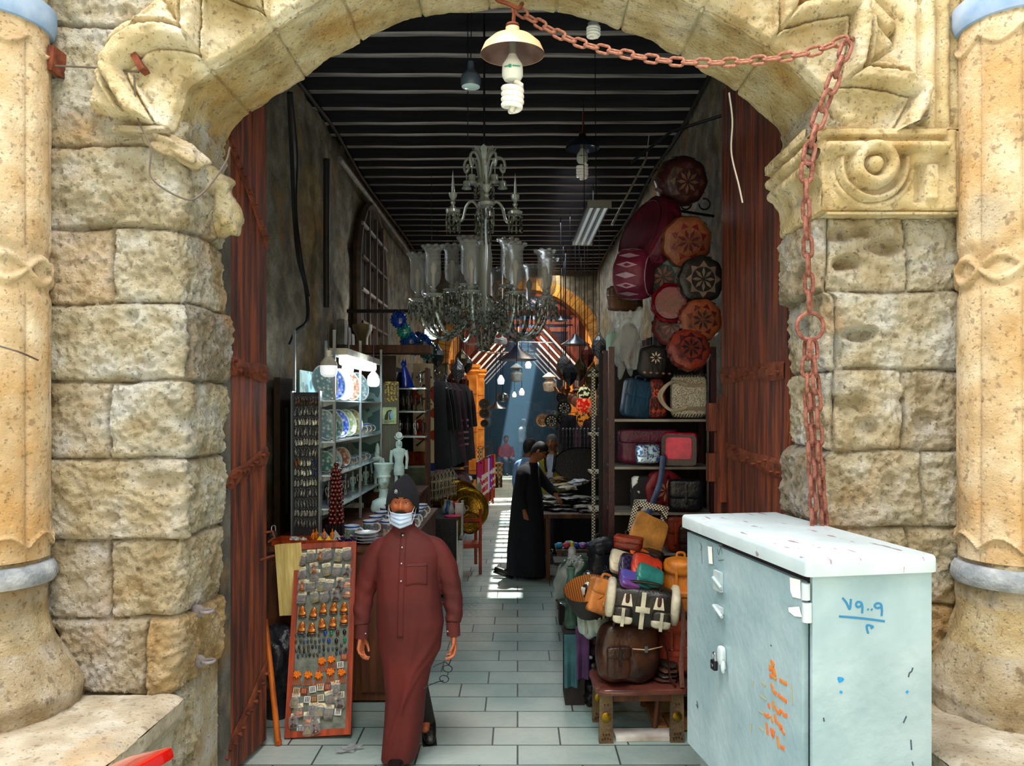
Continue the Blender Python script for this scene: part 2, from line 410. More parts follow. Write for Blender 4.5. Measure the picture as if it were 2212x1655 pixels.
# soffit of the arch
nv = 40; vs = []; ti = []
for j in range(nv+1):
    y = lerp(YF-.02, YB+.03, j/nv)
    for i in range(nu+1):
        s = SL*i/nu; p, nn = at_s(s); kk, f = vous(s); d = min(f, 1-f)*VW; r = random.Random(kk*3+1).random()
        h = .018*(1-sst(0, .01, d))+.008*fbm(p.x*9, y*9, p.z*9, 3)+.02*(1-sst(0, .04, YB+.03-y))*(.5+noise.noise(Vector((s*6, 0, 0))))
        h += .02*r*(1 if j > 2 else 0)
        q = p+nn*h; vs.append(Vector((q.x, y, q.z))); w = .8+.2*r; ti.append((w, w*.93, w*(.72+.1*r)))
mb = MB(); mb.v = vs; mb.f = [(j*k+i, (j+1)*k+i, (j+1)*k+i+1, j*k+i+1) for j in range(nv) for i in range(nu)]; mb.m = [0]*len(mb.f)
struct(mb.build('trim_2', ST2, tint=ti, ang=180))
# hood moulding: concentric ribs outside the zigzag band
def hood(s0, s1, name, TA=.41, TB=.76):
    nu = int((s1-s0)/.012); nv = 44; vs = []; ti = []
    for j in range(nv+1):
        t = lerp(TA, TB, j/nv)
        for i in range(nu+1):
            s = lerp(s0, s1, i/nu); p, nn = at_s(s); q = p+nn*t; h = .03
            for c, w, hh in ((.455, .035, .05), (.535, .03, .035), (.60, .012, .03), (.66, .04, .045)):
                x_ = abs(t-c)/w
                if x_ < 1: h = max(h, .03+hh*math.sqrt(1-x_*x_))
            e = min(s-s0, s1-s); h *= sst(-.002, .015, e)
            h += .006*fbm(q.x*9, 3, q.z*9, 3)-.02*(1-sst(0, .008, abs(s-(s0+s1)*.5)))
            vs.append(Vector((q.x, YF-h, q.z))); ti.append((.98, .93, .84))
    mb = MB(); k = nu+1; mb.v = vs; mb.f = [(j*k+i, j*k+i+1, (j+1)*k+i+1, (j+1)*k+i) for j in range(nv) for i in range(nu)]; mb.m = [0]*len(mb.f)
    struct(mb.build(name, ST2, tint=ti, ang=180))
hood(SL-2.6, SL-.33, 'trim_3'); hood(.50, 1.9, 'trim_4', .43, .78)
# wall above the arch (behind the mouldings) as a slab with the arch cut out
mb = MB(); top = 7.5
pts = [at_s(SL*i/120)[0]+at_s(SL*i/120)[1]*.03 for i in range(121)]
vs = []; fs = []
for q in pts: vs += [(q.x, YF+.005, q.z), (q.x, YF+.005, top), (q.x, YB, q.z+.03), (q.x, YB, top)]
for i in range(120): a = i*4; b = a+4; fs += [(a, b, b+1, a+1), (a+2, a+3, b+3, b+2), (a+1, b+1, b+3, a+3)]
mb.add(vs, fs)
mb.box((-2.65, (YF+YB)/2+.1, 3.75), (2.0, YB-YF-.2, 7.5)); mb.box((2.55, (YF+YB)/2+.1, 3.75), (2.0, YB-YF-.2, 7.5))
mb.box((-2.6, YB-.1, 6.3), (2.2, .2, 2.4)); mb.box((0, YF+.2, 7), (6.8, .38, 1.0))
struct(mb.build('wall_front', ST, smooth=False, tint=[(.98, .93, .85)]*len(mb.v)))
# ---- right capital with volute, vertical frame mouldings
def mold(name, rects, yb=YF, tint=(1, .95, .85), n_=.008):
    """plaster-like relief over a rectangle; height from function"""
    x0, x1, z0, z1, fn, st = rects
    nu = int((x1-x0)/st); nv = int((z1-z0)/st); vs = []; ti = []
    for j in range(nv+1):
        for i in range(nu+1):
            x_ = lerp(x0, x1, i/nu); z_ = lerp(z0, z1, j/nv); h = fn(x_, z_)+n_*fbm(x_*11, 2, z_*11, 4)
            vs.append(Vector((x_, yb-h, z_))); ti.append(tint)
    mb = MB(); k = nu+1; mb.v = vs; mb.f = [(j*k+i, j*k+i+1, (j+1)*k+i+1, (j+1)*k+i) for j in range(nv) for i in range(nu)]; mb.m = [0]*len(mb.f)
    return struct(mb.build(name, ST2, tint=ti, ang=180))
def R_(x_, c, w, h):
    q = abs(x_-c)/w; return h*math.sqrt(1-q*q) if q < 1 else 0
def fr(x_, z_):
    e = min(x_-1.80, 2.15-x_); b = .05*sst(0, .012, e)
    return b+max(R_(x_, 1.87, .035, .03), R_(x_, 1.955, .035, .045), R_(x_, 2.03, .03, .03), R_(x_, 2.10, .02, .015))-.02*(1-sst(0, .01, abs(z_-4.4)))
mold('trim_5', (1.80, 2.15, 3.46, 5.2, fr, .009))
VC = (1.675, 3.292)
def cap(x_, z_):
    xo = x_-1.44; e = min(xo, 2.145-x_, z_-3.075, 3.47-z_); b = .085*sst(0, .012, e)
    h = b
    if z_ > 3.43: h = b+.03
    elif z_ > 3.405: h = b-.045
    top_roll = R_(z_, 3.372, .03, .07) if x_ < 2.02 else 0
    if x_ < 1.62 or x_ > VC[0]: h = max(h, b+top_roll)
    dx = x_-VC[0]; dz = z_-VC[1]; r = math.hypot(dx, dz); a = math.atan2(dz, dx)
    h = max(h, b+R_(r, .0, .042, .075) if r < .042 else 0)
    # spiral roll around the boss
    rr = .083
    if r < .135: h = max(h, b+R_(r, rr, .032, .08))
    if a < PI*.45 and a > -PI or True:
        rr2 = .155
        if z_ < 3.33: h = max(h, b+R_(r, rr2, .016, .045))
        if z_ < 3.27: h = max(h, b+R_(r, .19, .014, .018))
    if x_ < 1.50 and z_ < 3.33: h -= .03*(1-sst(1.47, 1.5, x_))
    if abs(x_-1.9) < .022 and 3.12 < z_ < 3.31: h -= .05
    if abs(x_-1.955) < .028 and 3.13 < z_ < 3.3: h = max(h, b+.02)
    if x_ > 2.02: h = b+max(R_(x_, 2.05, .025, .02), R_(x_, 2.11, .022, .02))
    h -= .06*max(0, noise.noise(Vector((x_*6, 2, z_*6+3))))*sst(3.16, 3.08, z_)
    return h
mold('trim_6', (1.44, 2.15, 3.07, 3.48, cap, .007), tint=(1, .92, .76))
# side of the capital along the reveal
vs = []; nu = 60; nv = 60
def capside(u, v):
    y = lerp(YF-.085, YB+.0, u); z_ = lerp(3.07, 3.47, v); zz = z_
    h = .03+(.03 if zz > 3.42 else 0)+R_(zz, 3.372, .03, .03)+R_(zz, 3.30, .03, .02)+.008*fbm(y*11, 5, z_*11, 4)
    h *= sst(0, .03, v)*.95+.05
    h += .05*sst(3.2, 3.3, zz)
    return Vector((1.47-h, y, z_))
mb = MB(); mb.grid(capside, nu, nv); struct(mb.build('trim_7', ST2, tint=[(.98, .9, .74)]*len(mb.v), ang=180))
mb = MB(); mb.box((1.80, YF-.03, 3.071), (.68, .1, .012)); mb.box((1.80, YF-.03, 3.475), (.68, .1, .012)); mb.box((1.455, 3.95, 3.472), (.08, .55, .01)); mb.box((2.2, YF-.02, 3.2), (.1, .12, .28))
struct(mb.build('trim_8', ST2, tint=[(.9, .85, .75)]*len(mb.v), smooth=False))
# broken impost lump on the left reveal
mb = MB(); mb.sbox((-1.60, 4.12, 3.20), (.17, .2, .24), p=3, n=14, nz=.5, seed=3); mb.sbox((-1.64, 4.08, 3.33), (.2, .25, .14), p=3, n=12, nz=.4, seed=8)
struct(mb.build('trim_9', ST2, tint=[(.9, .86, .74)]*len(mb.v), ang=180))
# left springer: slab ledges under the first voussoir
mb = MB(); mb.sbox((-1.80, YF-.03, 3.47), (.26, .12, .035), p=6, n=12, nz=.1, seed=2); mb.sbox((-1.66, YF-.02, 3.40), (.30, .1, .10), p=3, n=14, nz=.5, seed=5, ry=.5)
struct(mb.build('trim_10', ST2, tint=[(.66, .63, .6)]*len(mb.v), ang=180))
# ---- engaged columns
def column(cx, label):
    cy = 3.55; r0 = .215
    t = thing('stone_column', label, 'column', (cx, cy, 0))
    def prof(z):
        r = r0
        return r
    NB = 8
    def fn(u, v):
        z = lerp(1.45, 3.95, v); a = 2*PI*u
        ph = (a*NB/(2*PI)) % 1
        ribs = abs(math.cos(a*NB/2))
        h = .018*math.sqrt(max(0, 1-(1-ribs)**2))-.006
        # grooves fade into scalloped arches at both ends and at the plaited ring
        for zr, wd in ((2.78, .10),):
            d = abs(z-zr)
            if d < wd+.03:
                k_ = 1-sst(wd-.02, wd+.03, d); br = 0
                for sgn in (-1, 1):
                    zc = zr+sgn*.055*math.cos(a*NB/2); q = abs(z-zc)/.02
                    if q < 1: br = max(br, .022*math.sqrt(1-q*q))
                h = h*(1-k_)+(br)*k_
        for ze, sg in ((1.5, 1), (3.85, -1)):
            zz = ze+sg*.06*(ribs); q = abs(z-zz)/.018
            if q < 1: h = max(h, .012+.014*math.sqrt(1-q*q))
            if (z-zz)*sg < 0: h = min(h, .0)+.006
        r = r0+h+.003*fbm(math.cos(a)*3, math.sin(a)*3, z*5, 3)
        return Vector((r*math.cos(a), r*math.sin(a), z))
    mb = MB(); mb.grid(fn, 224, 330, closed=True); mb.build('shaft', STC, t, tint=[(1, .95, .86)]*len(mb.v), ang=180)
    GR = M('bluish_plaster', '7f868c', 'b4b9bd', sc=9, rough=.9, bump=.4)
    mb = MB(); mb.lathe([(.2, 1.33), (.24, 1.335), (.255, 1.36), (.25, 1.40), (.235, 1.425), (.2, 1.43)], n=48); mb.build('lower_ring', GR, t)
    mb = MB(); mb.lathe([(.2, 3.9), (.235, 3.91), (.25, 3.95), (.25, 4.02), (.2, 4.04)], n=48); mb.build('upper_ring', M('sky_blue_paint', '7d9cc4', 'a9bcd6', sc=6, rough=.7), t)
    pr = [(.2, 4.02), (.21, 4.1), (.26, 4.3), (.3, 4.5), (.3, 4.7)]
    mb = MB(); mb.lathe(pr, n=40); mb.build('capital', ST2, t, tint=[(1, .95, .85)]*len(mb.v))
    def bf(u, v):
        z = lerp(.76, 1.45, v); a = 2*PI*u; r = interp([(.76, .36), (.86, .37), (.95, .33), (1.05, .26), (1.2, .215), (1.33, .215), (1.45, .21)], z)[0]
        r *= 1+.10*fbm(math.cos(a)*2+cx, math.sin(a)*2, z*3, 4)
        return Vector((r*math.cos(a), r*math.sin(a), z))
    mb = MB(); mb.grid(bf, 90, 60, closed=True); mb.build('base', ST, t, tint=[(1, .86, .6) if 1.05 < v.z < 1.25 else (.95, .88, .78) for v in mb.v], ang=180)
    return t
column(-2.43, 'fluted stone column with plaited band at the left edge of the gateway')
column(2.30, 'fluted stone column with plaited band right of the grey cabinet')
# ---- stone benches either side
BM = stone('bench_stone', 'a89a86', 'ddd6c8', 'c3b8a4', .6)
def bench(name, x0, x1, edge, label):
    t = thing(name, label, 'bench', ((x0+x1)/2, 3.0, 0)); w = x1-x0
    def top_(u, v):
        x_ = lerp(-w/2, w/2, u); y = lerp(-1.3, .66, v); return Vector((x_, y, .77+.012*fbm(x_*4, y*4, 0, 4)-.02*(1-sst(0, .04, (w/2-x_) if edge > 0 else (x_+w/2)))))
    mb = MB(); mb.grid(top_, 60, 110); e = w/2 if edge > 0 else -w/2; sg = edge
    pr = [(.75, 0), (.68, .0), (.66, -.025), (.63, -.03), (.60, -.05), (.3, -.055), (0, -.055)]
    def sd(u, v):
        k_ = v*(len(pr)-1); i = min(int(k_), len(pr)-2); f = k_-i; z = lerp(pr[i][0], pr[i+1][0], f); o = lerp(pr[i][1], pr[i+1][1], f); y = lerp(-1.3, .66, u)
        return Vector((e+sg*(o+.01*fbm(y*5, z*5, 1, 4)), y, z))
    mb.grid(sd, 100, 36, flip=(sg < 0)); mb.box((-sg*.05, -.29, .37), (w-.12, 2.0, .72))
    mb.build('bench_block', BM, t, tint=[(1, .97, .9)]*len(mb.v), ang=60)
bench('stone_bench', -3.4, -1.60, 1, 'worn stone bench with rounded moulded edge at the left pier')
bench('stone_ledge', 1.68, 3.4, -1, 'low stone ledge under the right column behind the grey cabinet')
# ================================================================ PASSAGE
WL, WR, ZC, YE = -2.1, 1.81, 5.25, 17.5
def floor_mat():
    m = M('grey_green_paving', 'b8bfb6', '829c98', sc=1.1, rough=.45, det=6, c3='a2b2ac')
    n = m.node_tree.nodes; l = m.node_tree.links; b = n['Principled BSDF']
    t = n.new('ShaderNodeTexCoord'); br = n.new('ShaderNodeTexBrick'); l.new(t.outputs['Object'], br.inputs['Vector'])
    br.inputs['Scale'].default_value = 1; br.inputs['Mortar Size'].default_value = .006; br.inputs['Brick Width'].default_value = .62; br.inputs['Row Height'].default_value = .27
    br.inputs['Color1'].default_value = (1, 1, 1, 1); br.inputs['Color2'].default_value = (.78, .8, .8, 1); br.inputs['Mortar'].default_value = (.16, .15, .14, 1)
    br.offset_frequency = 2; br.squash = .7; br.squash_frequency = 3; br.offset = .37
    mx = n.new('ShaderNodeMix'); mx.data_type = 'RGBA'; mx.blend_type = 'MULTIPLY'; mx.inputs[0].default_value = 1
    l.new(b.inputs['Base Color'].links[0].from_socket, mx.inputs[6]); l.new(br.outputs['Color'], mx.inputs[7]); l.new(mx.outputs[2], b.inputs['Base Color'])
    ns = n.new('ShaderNodeTexNoise'); ns.inputs['Scale'].default_value = 22; ns.inputs['Detail'].default_value = 6; l.new(t.outputs['Object'], ns.inputs['Vector'])
    ad = n.new('ShaderNodeMath'); ad.operation = 'MULTIPLY_ADD'; ad.inputs[1].default_value = -1.2
    l.new(br.outputs['Fac'], ad.inputs[0]); l.new(ns.outputs['Fac'], ad.inputs[2])
    bp = n.new('ShaderNodeBump'); bp.inputs['Strength'].default_value = .5; bp.inputs['Distance'].default_value = .012; l.new(ad.outputs[0], bp.inputs['Height']); l.new(bp.outputs[0], b.inputs['Normal'])
    return m
mb = MB(); mb.grid(lambda u, v: Vector((lerp(-6, 6, u), lerp(-4, 45, v), .0)), 2, 2); struct(mb.build('floor', floor_mat(), smooth=False))
# street side opposite (behind the viewer) so the gate stands in a lane
mb = MB(); mb.box((0, -5.5, 2.5), (16, .3, 5)); struct(mb.build('wall_back', M('lane_wall', 'd9c49a', 'b79a66', sc=3, rough=.9), smooth=False))
DW = stone('sooty_limestone', '6f6b62', 'b8b2a4', '918b7e', .8)
def lwall(name, X, sg, y0, y1, z1, tint, seed=0, seg=.02):
    nu = int((y1-y0)/.05); nv = int(z1/.05); vs = []; ti = []; rnd = random.Random(seed)
    offs = [rnd.random()*.8 for _ in range(40)]
    for j in range(nv+1):
        z = lerp(0, z1, j/nv); c = int(z/.42); dz = min(z-c*.42, (c+1)*.42-z)
        for i in range(nu+1):
            y = lerp(y0, y1, i/nu); k_ = (y+offs[c])/.85; f = k_-math.floor(k_); d = min(dz, f*.85, (1-f)*.85)
            h = -.015*(1-sst(0, .05, d))+.03*fbm(y*2, z*2, seed, 4); r = random.Random(int(k_)*31+c*7+seed).random()
            w = .75+.3*r; o = noise.noise(Vector((y*.7, z*.9, seed+2)))
            vs.append(Vector((X+sg*h, y, z))); tt = tuple(a*w for a in tint)
            if o > .28: tt = (tt[0]*1.15, tt[1]*.95, tt[2]*.6)
            ti.append(tt)
    mb = MB(); k = nu+1; mb.v = vs
    mb.f = [((j*k+i, j*k+i+1, (j+1)*k+i+1, (j+1)*k+i) if sg < 0 else (j*k+i, (j+1)*k+i, (j+1)*k+i+1, j*k+i+1)) for j in range(nv) for i in range(nu)]; mb.m = [0]*len(mb.f)
    return struct(mb.build(name, DW, tint=ti, ang=180))
lwall('wall_left', WL, 1, YB, YE, ZC, (1, .97, .9), 1); lwall('wall_right', WR, -1, YB, YE, ZC, (.9, .86, .8), 5)
# solid backs so no light leaks through
mb = MB(); mb.box((WL-.3, 10.9, 2.7), (.4, 13.4, 5.6)); mb.box((WR+.3, 10.9, 2.7), (.4, 13.4, 5.6)); mb.box((-2.6, YB+.12, 3.2), (1.9, .14, 6.4)); mb.box((2.4, YB+.12, 3.2), (1.5, .14, 6.4)); mb.box((0, YB+.12, 5.8), (3.8, .14, 1.1))
struct(mb.build('wall_core', DW, smooth=False, tint=[(.6, .6, .6)]*len(mb.v)))
# ceiling boards with a slot where the sun comes through
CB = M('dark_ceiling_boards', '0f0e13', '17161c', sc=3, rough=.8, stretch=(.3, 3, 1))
mb = MB(); zt = ZC+.2; S0, S1 = .60, .98
mb.box(((WL+WR)/2-.15, 7.0, zt+.05), (WR-WL+1.0, 5.9, .1))
mb.box(((WL-.4+S0)/2, 13.9, zt+.05), (S0-WL+.4, 7.9, .1)); mb.box(((S1+WR+.4)/2, 13.9, zt+.05), (WR+.4-S1, 7.9, .1))
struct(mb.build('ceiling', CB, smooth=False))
BW = M('lit_beam_underside', 'b5aaa4', '5a5250', sc=5, rough=.55, stretch=(.25, 3, 3), bump=.3, bsc=40)  # pale tone paints the light caught by the beam undersides
y = 4.75; bi = 0; BEAM = None
while y < YE-.1:
    if BEAM is None:
        mb = MB(); mb.grid(lambda u, v: Vector((lerp(WL-.02, WR+.02, u), .06*math.cos(2*PI*v)*1.2, .1+.105*math.sin(2*PI*v)+.006*noise.noise(Vector((u*9, v*3, 0))))) if False else Vector((0, 0, 0)), 1, 1) if False else None
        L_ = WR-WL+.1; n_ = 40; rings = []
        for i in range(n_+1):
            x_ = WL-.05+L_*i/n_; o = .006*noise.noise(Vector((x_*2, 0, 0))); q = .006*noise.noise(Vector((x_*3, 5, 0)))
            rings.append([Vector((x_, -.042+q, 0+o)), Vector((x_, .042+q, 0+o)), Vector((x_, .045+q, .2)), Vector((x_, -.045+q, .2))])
        BSD = M('shaded_beam_side', '17151a', '2a272c', sc=5, rough=.8, stretch=(.25, 3, 3)); mb.use(BSD); mb.use(BW); mb.loft(rings); mb.m = [1 if f[0] % 4 == 0 and f[1] % 4 == 1 or (len(f) == 4 and {i % 4 for i in f} == {0, 1}) else 0 for f in mb.f]; BEAM = mb.build('ceiling_beam', None, None, ang=30)  # sides coloured dark as shade, undersides pale as light
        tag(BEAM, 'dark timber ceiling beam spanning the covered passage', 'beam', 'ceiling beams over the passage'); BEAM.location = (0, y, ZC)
    else:
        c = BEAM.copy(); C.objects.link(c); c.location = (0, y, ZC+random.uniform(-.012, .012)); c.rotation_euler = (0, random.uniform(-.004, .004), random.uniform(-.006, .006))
    y += .395; bi += 1
# end wall of the first bay with the lit arch
EA = stone('amber_stone', 'b06a1c', 'e8a444', 'cf8730', .5)
ac = Vector((.12, 0, 3.15)); ar = 1.72
def arch_wall(name, y0, th, x0, x1, ztop, acx, acz, r, mt, tint, rz=1.0):
    mb = MB(); n_ = 48; vs = []; fs = []
    pts = [(acx+r*math.cos(PI-PI*i/n_), acz+r*rz*math.sin(PI-PI*i/n_)) for i in range(n_+1)]
    pts = [(acx-r, 0)]+pts+[(acx+r, 0)]
    for (a, b) in pts: vs += [(a, y0, b), (a, y0+th, b)]
    for i in range(len(pts)-1): a = 2*i; fs.append((a, a+1, a+3, a+2))
    mb.add(vs, fs)
    for yy in (y0, y0+th):
        vs = []; fs = []
        for (a, b) in pts[1:-1]: vs += [(a, yy, b), (a, yy, ztop)]
        for i in range(n_): fs.append((2*i, 2*i+2, 2*i+3, 2*i+1))
        mb.add(vs, fs); mb.add([(x0, yy, 0), (acx-r, yy, 0), (acx-r, yy, ztop), (x0, yy, ztop), (acx+r, yy, 0), (x1, yy, 0), (x1, yy, ztop), (acx+r, yy, ztop)], [(0, 1, 2, 3), (4, 5, 6, 7)])
    return struct(mb.build(name, mt, smooth=False, tint=[tint]*len(mb.v)))
arch_wall('wall_end', YE, .5, WL-.3, WR+.3, ZC+.4, .12, 3.15, 1.72, DW, (.75, .62, .45))
# amber voussoir ring of that arch
mb = MB(); n_ = 40
for i in range(n_):
    a0 = PI*i/n_; a1 = PI*(i+.93)/n_; r0, r1 = 1.70, 1.98
    mb.add([(.12+r*math.cos(a), YE-.06+dy, 3.15+r*math.sin(a)) for a in (a0, a1) for r in (r0, r1) for dy in (0, .5)], [(0, 2, 6, 4), (1, 5, 7, 3), (0, 4, 5, 1), (2, 3, 7, 6), (0, 1, 3, 2), (4, 6, 7, 5)])
struct(mb.build('trim_11', EA, smooth=False, tint=[(1, .95, .85)]*len(mb.v)))
# second bay: amber side walls, gabled timber roof with skylights, far end
Y2 = 36
lw = lwall('wall_far_left', -1.9, 1, YE+.5, Y2, 6.2, (1, 1, 1), 9); lw.data.materials[0] = EA
rw = lwall('wall_far_right', 2.05, -1, YE+.5, Y2, 6.2, (1, 1, 1), 12); rw.data.materials[0] = EA
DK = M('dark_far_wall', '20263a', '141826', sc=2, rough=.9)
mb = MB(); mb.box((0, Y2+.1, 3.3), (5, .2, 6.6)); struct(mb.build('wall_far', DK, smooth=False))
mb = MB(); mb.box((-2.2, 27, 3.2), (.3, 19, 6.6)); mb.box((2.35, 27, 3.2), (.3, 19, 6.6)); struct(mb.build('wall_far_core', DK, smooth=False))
RW = M('reddish_roof_wood', '6a2a1c', '401812', sc=4, rough=.6, stretch=(3, .3, 3))
SKY0, SKY1 = .32, 1.0
def roof_slab(name, pts, y0, y1):
    mb = MB()
    for (xa, za), (xb, zb) in pts:
        mb.add([(xa, y0, za), (xb, y0, zb), (xb, y1, zb), (xa, y1, za), (xa, y0, za+.08), (xb, y0, zb+.08), (xb, y1, zb+.08), (xa, y1, za+.08)],
               [(0, 3, 2, 1), (4, 5, 6, 7), (0, 1, 5, 4), (3, 7, 6, 2), (0, 4, 7, 3), (1, 2, 6, 5)])
    return struct(mb.build(name, RW, smooth=False))
RZ = lambda x_: 6.1-(abs(x_-.1))*.62
roof_slab('ceiling_far', [((-2.2, RZ(-2.2)), (.1, 6.1)), ((.1, 6.1), (SKY0, RZ(SKY0))), ((SKY1, RZ(SKY1)), (2.3, RZ(2.3)))], YE+.4, Y2+.2)
mb = MB()
for y in [YE+.5+i*.8 for i in range(24)]:
    a, b = Vector((SKY0-.02, y, RZ(SKY0)+.01)), Vector((SKY1+.02, y, RZ(SKY1)+.01)); mb.cyl(a, b, .035, n=6)
for y0, l_ in ((21.9, 4.6), (26.0, 1.0), (33.0, 5.6)): mb.box((.66, y0, RZ(.66)+.1), (.85, l_, .03), ry=.555)  # covers added over most of the skylight to shape the sun shaft
struct(mb.build('window_1', M('skylight_bars_covers', 'b08a78', '7a4a3a', sc=4, rough=.6), smooth=False))
# haze in the far bay: the sun shafts from the skylights show in it
hz = bpy.data.materials.new('dusty_air'); hz.use_nodes = True; n = hz.node_tree.nodes; n.clear()
o_ = n.new('ShaderNodeOutputMaterial'); v_ = n.new('ShaderNodeVolumePrincipled'); hz.node_tree.links.new(v_.outputs[0], o_.inputs['Volume'])
v_.inputs['Color'].default_value = (.32, .66, 1, 1); v_.inputs['Density'].default_value = .09; v_.inputs['Anisotropy'].default_value = .2
mb = MB(); mb.box((.07, 29.4, 2.85), (3.8, 12.8, 5.66)); hb = mb.build('dusty_air', hz, smooth=False)
tag(hb, 'pale bluish dust haze hanging in the far end of the passage', 'haze', kind='stuff')
# ================================================================ GATE LEAVES
DRW = M('red_door_wood', '3c1e18', '8c4422', sc=2.4, rough=.65, stretch=(9, 9, .7), bump=.6, bsc=14, c3='64301f')
DRB = M('brown_door_wood', '2c1c18', '6e3a26', sc=3, rough=.65, stretch=(9, 9, .8), bump=.5, bsc=14, c3='4a2c20')
IRN = M('rusty_iron', '5c2c1c', '8a4a30', sc=14, rough=.7, metal=.3, bump=.4, bsc=50)
def leaf(name, hx, hy, fx, fy, sg, z1, straps, mt):
    L = math.hypot(fx-hx, fy-hy); r = math.atan2(fy-hy, fx-hx)
    t = thing(name, None, None, (hx, hy, 0), r); struct(t)
    w = .17; k = max(2, round(L/w)); w = L/k
    for i in range(k):
        m = MB(); m.box((w*(i+.5), 0, .04+z1/2), (w-.006, .06, z1)); m.build('plank', mt, t, smooth=False)
    for zz in (.6, 1.5, 3.0): 
        m = MB(); m.box((L/2, -sg*.055, zz), (L-.02, .05, .14)); m.build('ledge', mt, t, smooth=False)
    for (a0, a1, zz0, zz1) in straps:
        def f(u, v):
            x_ = lerp(a0, a1, u)*L; z = lerp(zz0, zz1, u)+lerp(-.05, .05, v)*(1+.15*math.sin(u*9)); return Vector((x_, sg*(.034+.006*(1 if .02 < v < .98 else 0)), z))
        m = MB(); m.grid(f, 14, 6, flip=(sg > 0))
        for i in range(11):
            x_ = lerp(a0, a1, .06+.088*i)*L; z = lerp(zz0, zz1, .06+.088*i)+random.uniform(-.03, .03); m.cyl((x_, sg*.034, z), (x_, sg*.062, z), .009, .012, n=6)
        m.build('iron_strap', IRN, t)
    return t, L
dl, LL = leaf('door_1', -1.70, 4.28, -1.625, 4.86, -1, 4.3, [(.02, 1, 2.40, 2.36), (.02, 1, 1.70, 1.85), (.02, 1, .12, .50), (.1, 1, 3.75, 3.2)], DRW)
dr, LR = leaf('door_2', 1.54, 4.28, 1.515, 5.56, 1, 4.4, [(.02, 1, 2.36, 2.38), (.02, .96, 1.79, 1.85), (.02, .96, .55, .5)], DRW)
mb = MB(); mb.box((LR-.09, .055, 1.85), (.09, .05, .75)); mb.box((LR-.09, .085, 1.5), (.06, .03, .3)); mb.build('lock_bar', DRW, dr, smooth=False)
mb = MB(); mb.prism([(0, 0), (.3, 0), (.3, .2), (.18, .2), (.18, .36), (.3, .36), (.3, .56), (0, .56)], .08, Matrix.Translation((LR-.02, .0, 1.62)) @ Euler((0, 0, PI/2)).to_matrix().to_4x4() @ Matrix.Diagonal((.5, 1, 1, 1))); mb.build('wooden_lock', DRW, dr, smooth=False)
mb = MB(); mb.tube([(LL-.04, -.04, 1.36), (LL-.04, -.09, 1.37), (LL-.04, -.1, 1.33), (LL-.04, -.06, 1.30)], .008); mb.cyl((LL-.1, -.04, 1.2), (LL+.04, -.06, 1.2), .008); mb.build('hasp', IRN, dl)
BLK = M('black_metal', '15151a', '26262c', sc=12, rough=.4, metal=.5)
def padlock(loc, label, r=0, sc=1):
    t = thing('padlock', label, 'padlock', loc, r, sc=sc)
    mb = MB(); mb.sbox((0, 0, -.03), (.045, .02, .045), p=8, n=6); mb.build('lock_body', BLK, t)
    mb = MB(); mb.tube([(-.013, 0, -.01)]+arc((0, 0, .015), .013, PI, 0, 8)+[(.013, 0, -.01)], .004); mb.build('shackle', M('steel', 'a9adb2', rough=.3, metal=1), t)
    mb = MB(); mb.sbox((0, -.011, -.03), (.02, .004, .013), p=3, n=5); mb.build('badge', M('steel', 'a9adb2'), t)
padlock((-1.575, 4.93, 1.36), 'small black padlock hanging from the hasp of the left gate leaf')
# iron rings set in the left pier
for i, z in enumerate((1.12, .86)):
    mb = MB(); mb.tube(arc((0, 0, 0), .03, 0, 2*PI, 12, 'xy')[:-1], .008, closed=True); mb.ball((-.05, 0, .0), (.04, .02, .035), 8, 6)
    o = mb.build('iron_ring', M('rusty_grey', '6e6464', '8b8486', sc=20, rough=.8), loc=(-1.57, 3.86+.02*i, z)); tag(o, ('upper' if i == 0 else 'lower')+' of two small iron rings set in the left jamb', 'ring')
# ================================================================ CHAINS
RUST = M('rusty_chain', '6e3b30', 'a06a58', sc=30, rough=.65, metal=.35, bump=.4, bsc=90)
RUST2 = M('orange_rust_chain', '855040', 'b07a62', sc=30, rough=.65, metal=.3, bump=.4, bsc=90)
def link_mesh(L, Wd, r):
    h = L/2-Wd/2; p = arc((h, 0, 0), Wd/2-r, -PI/2, PI/2, 7)+arc((-h, 0, 0), Wd/2-r, PI/2, 3*PI/2, 7); m = MB(); m.tube(p, r, 8, closed=True); return m
def chain(label, pts, pitch, mt, group=None):
    t = thing('chain', label, 'chain', pts[0], group=group); base = Vector(pts[0]); pts = bez(pts, 30); d = [0]
    for a, b in zip(pts, pts[1:]): d.append(d[-1]+(b-a).length)
    n_ = int(d[-1]/pitch); src = None; j = 0; ff = random.random()*.5
    for i in range(n_):
        s_ = (i+.5)*pitch
        while d[j+1] < s_: j += 1
        p = pts[j].lerp(pts[j+1], (s_-d[j])/(d[j+1]-d[j])); q = (pts[min(j+2, len(pts)-1)]-pts[max(j-1, 0)]).normalized()
        rot = q.to_track_quat('X', 'Z').to_matrix().to_4x4() @ Euler((PI/2*(i % 2)+.5*(1 if i % 2 else -.3)+ff*.4, 0, 0)).to_matrix().to_4x4()
        if src is None: o = link_mesh(pitch*1.38, pitch*.82, pitch*.12).build('chain_link', mt, t); src = o
        else: o = src.copy(); C.objects.link(o)
        o.parent = t; o.matrix_basis = Matrix.Translation(p-base) @ rot
    return t
hp = [P(1118, 22, 3.9), P(1160, 48, 3.86), P(1250, 92, 3.78), P(1400, 126, 3.68), P(1520, 136, 3.6), P(1640, 130, 3.53), P(1745, 114, 3.48), P(1832, 84, 3.47)]
chain('rusty iron chain strung across the arch from crown to right side', hp, .062, RUST2)
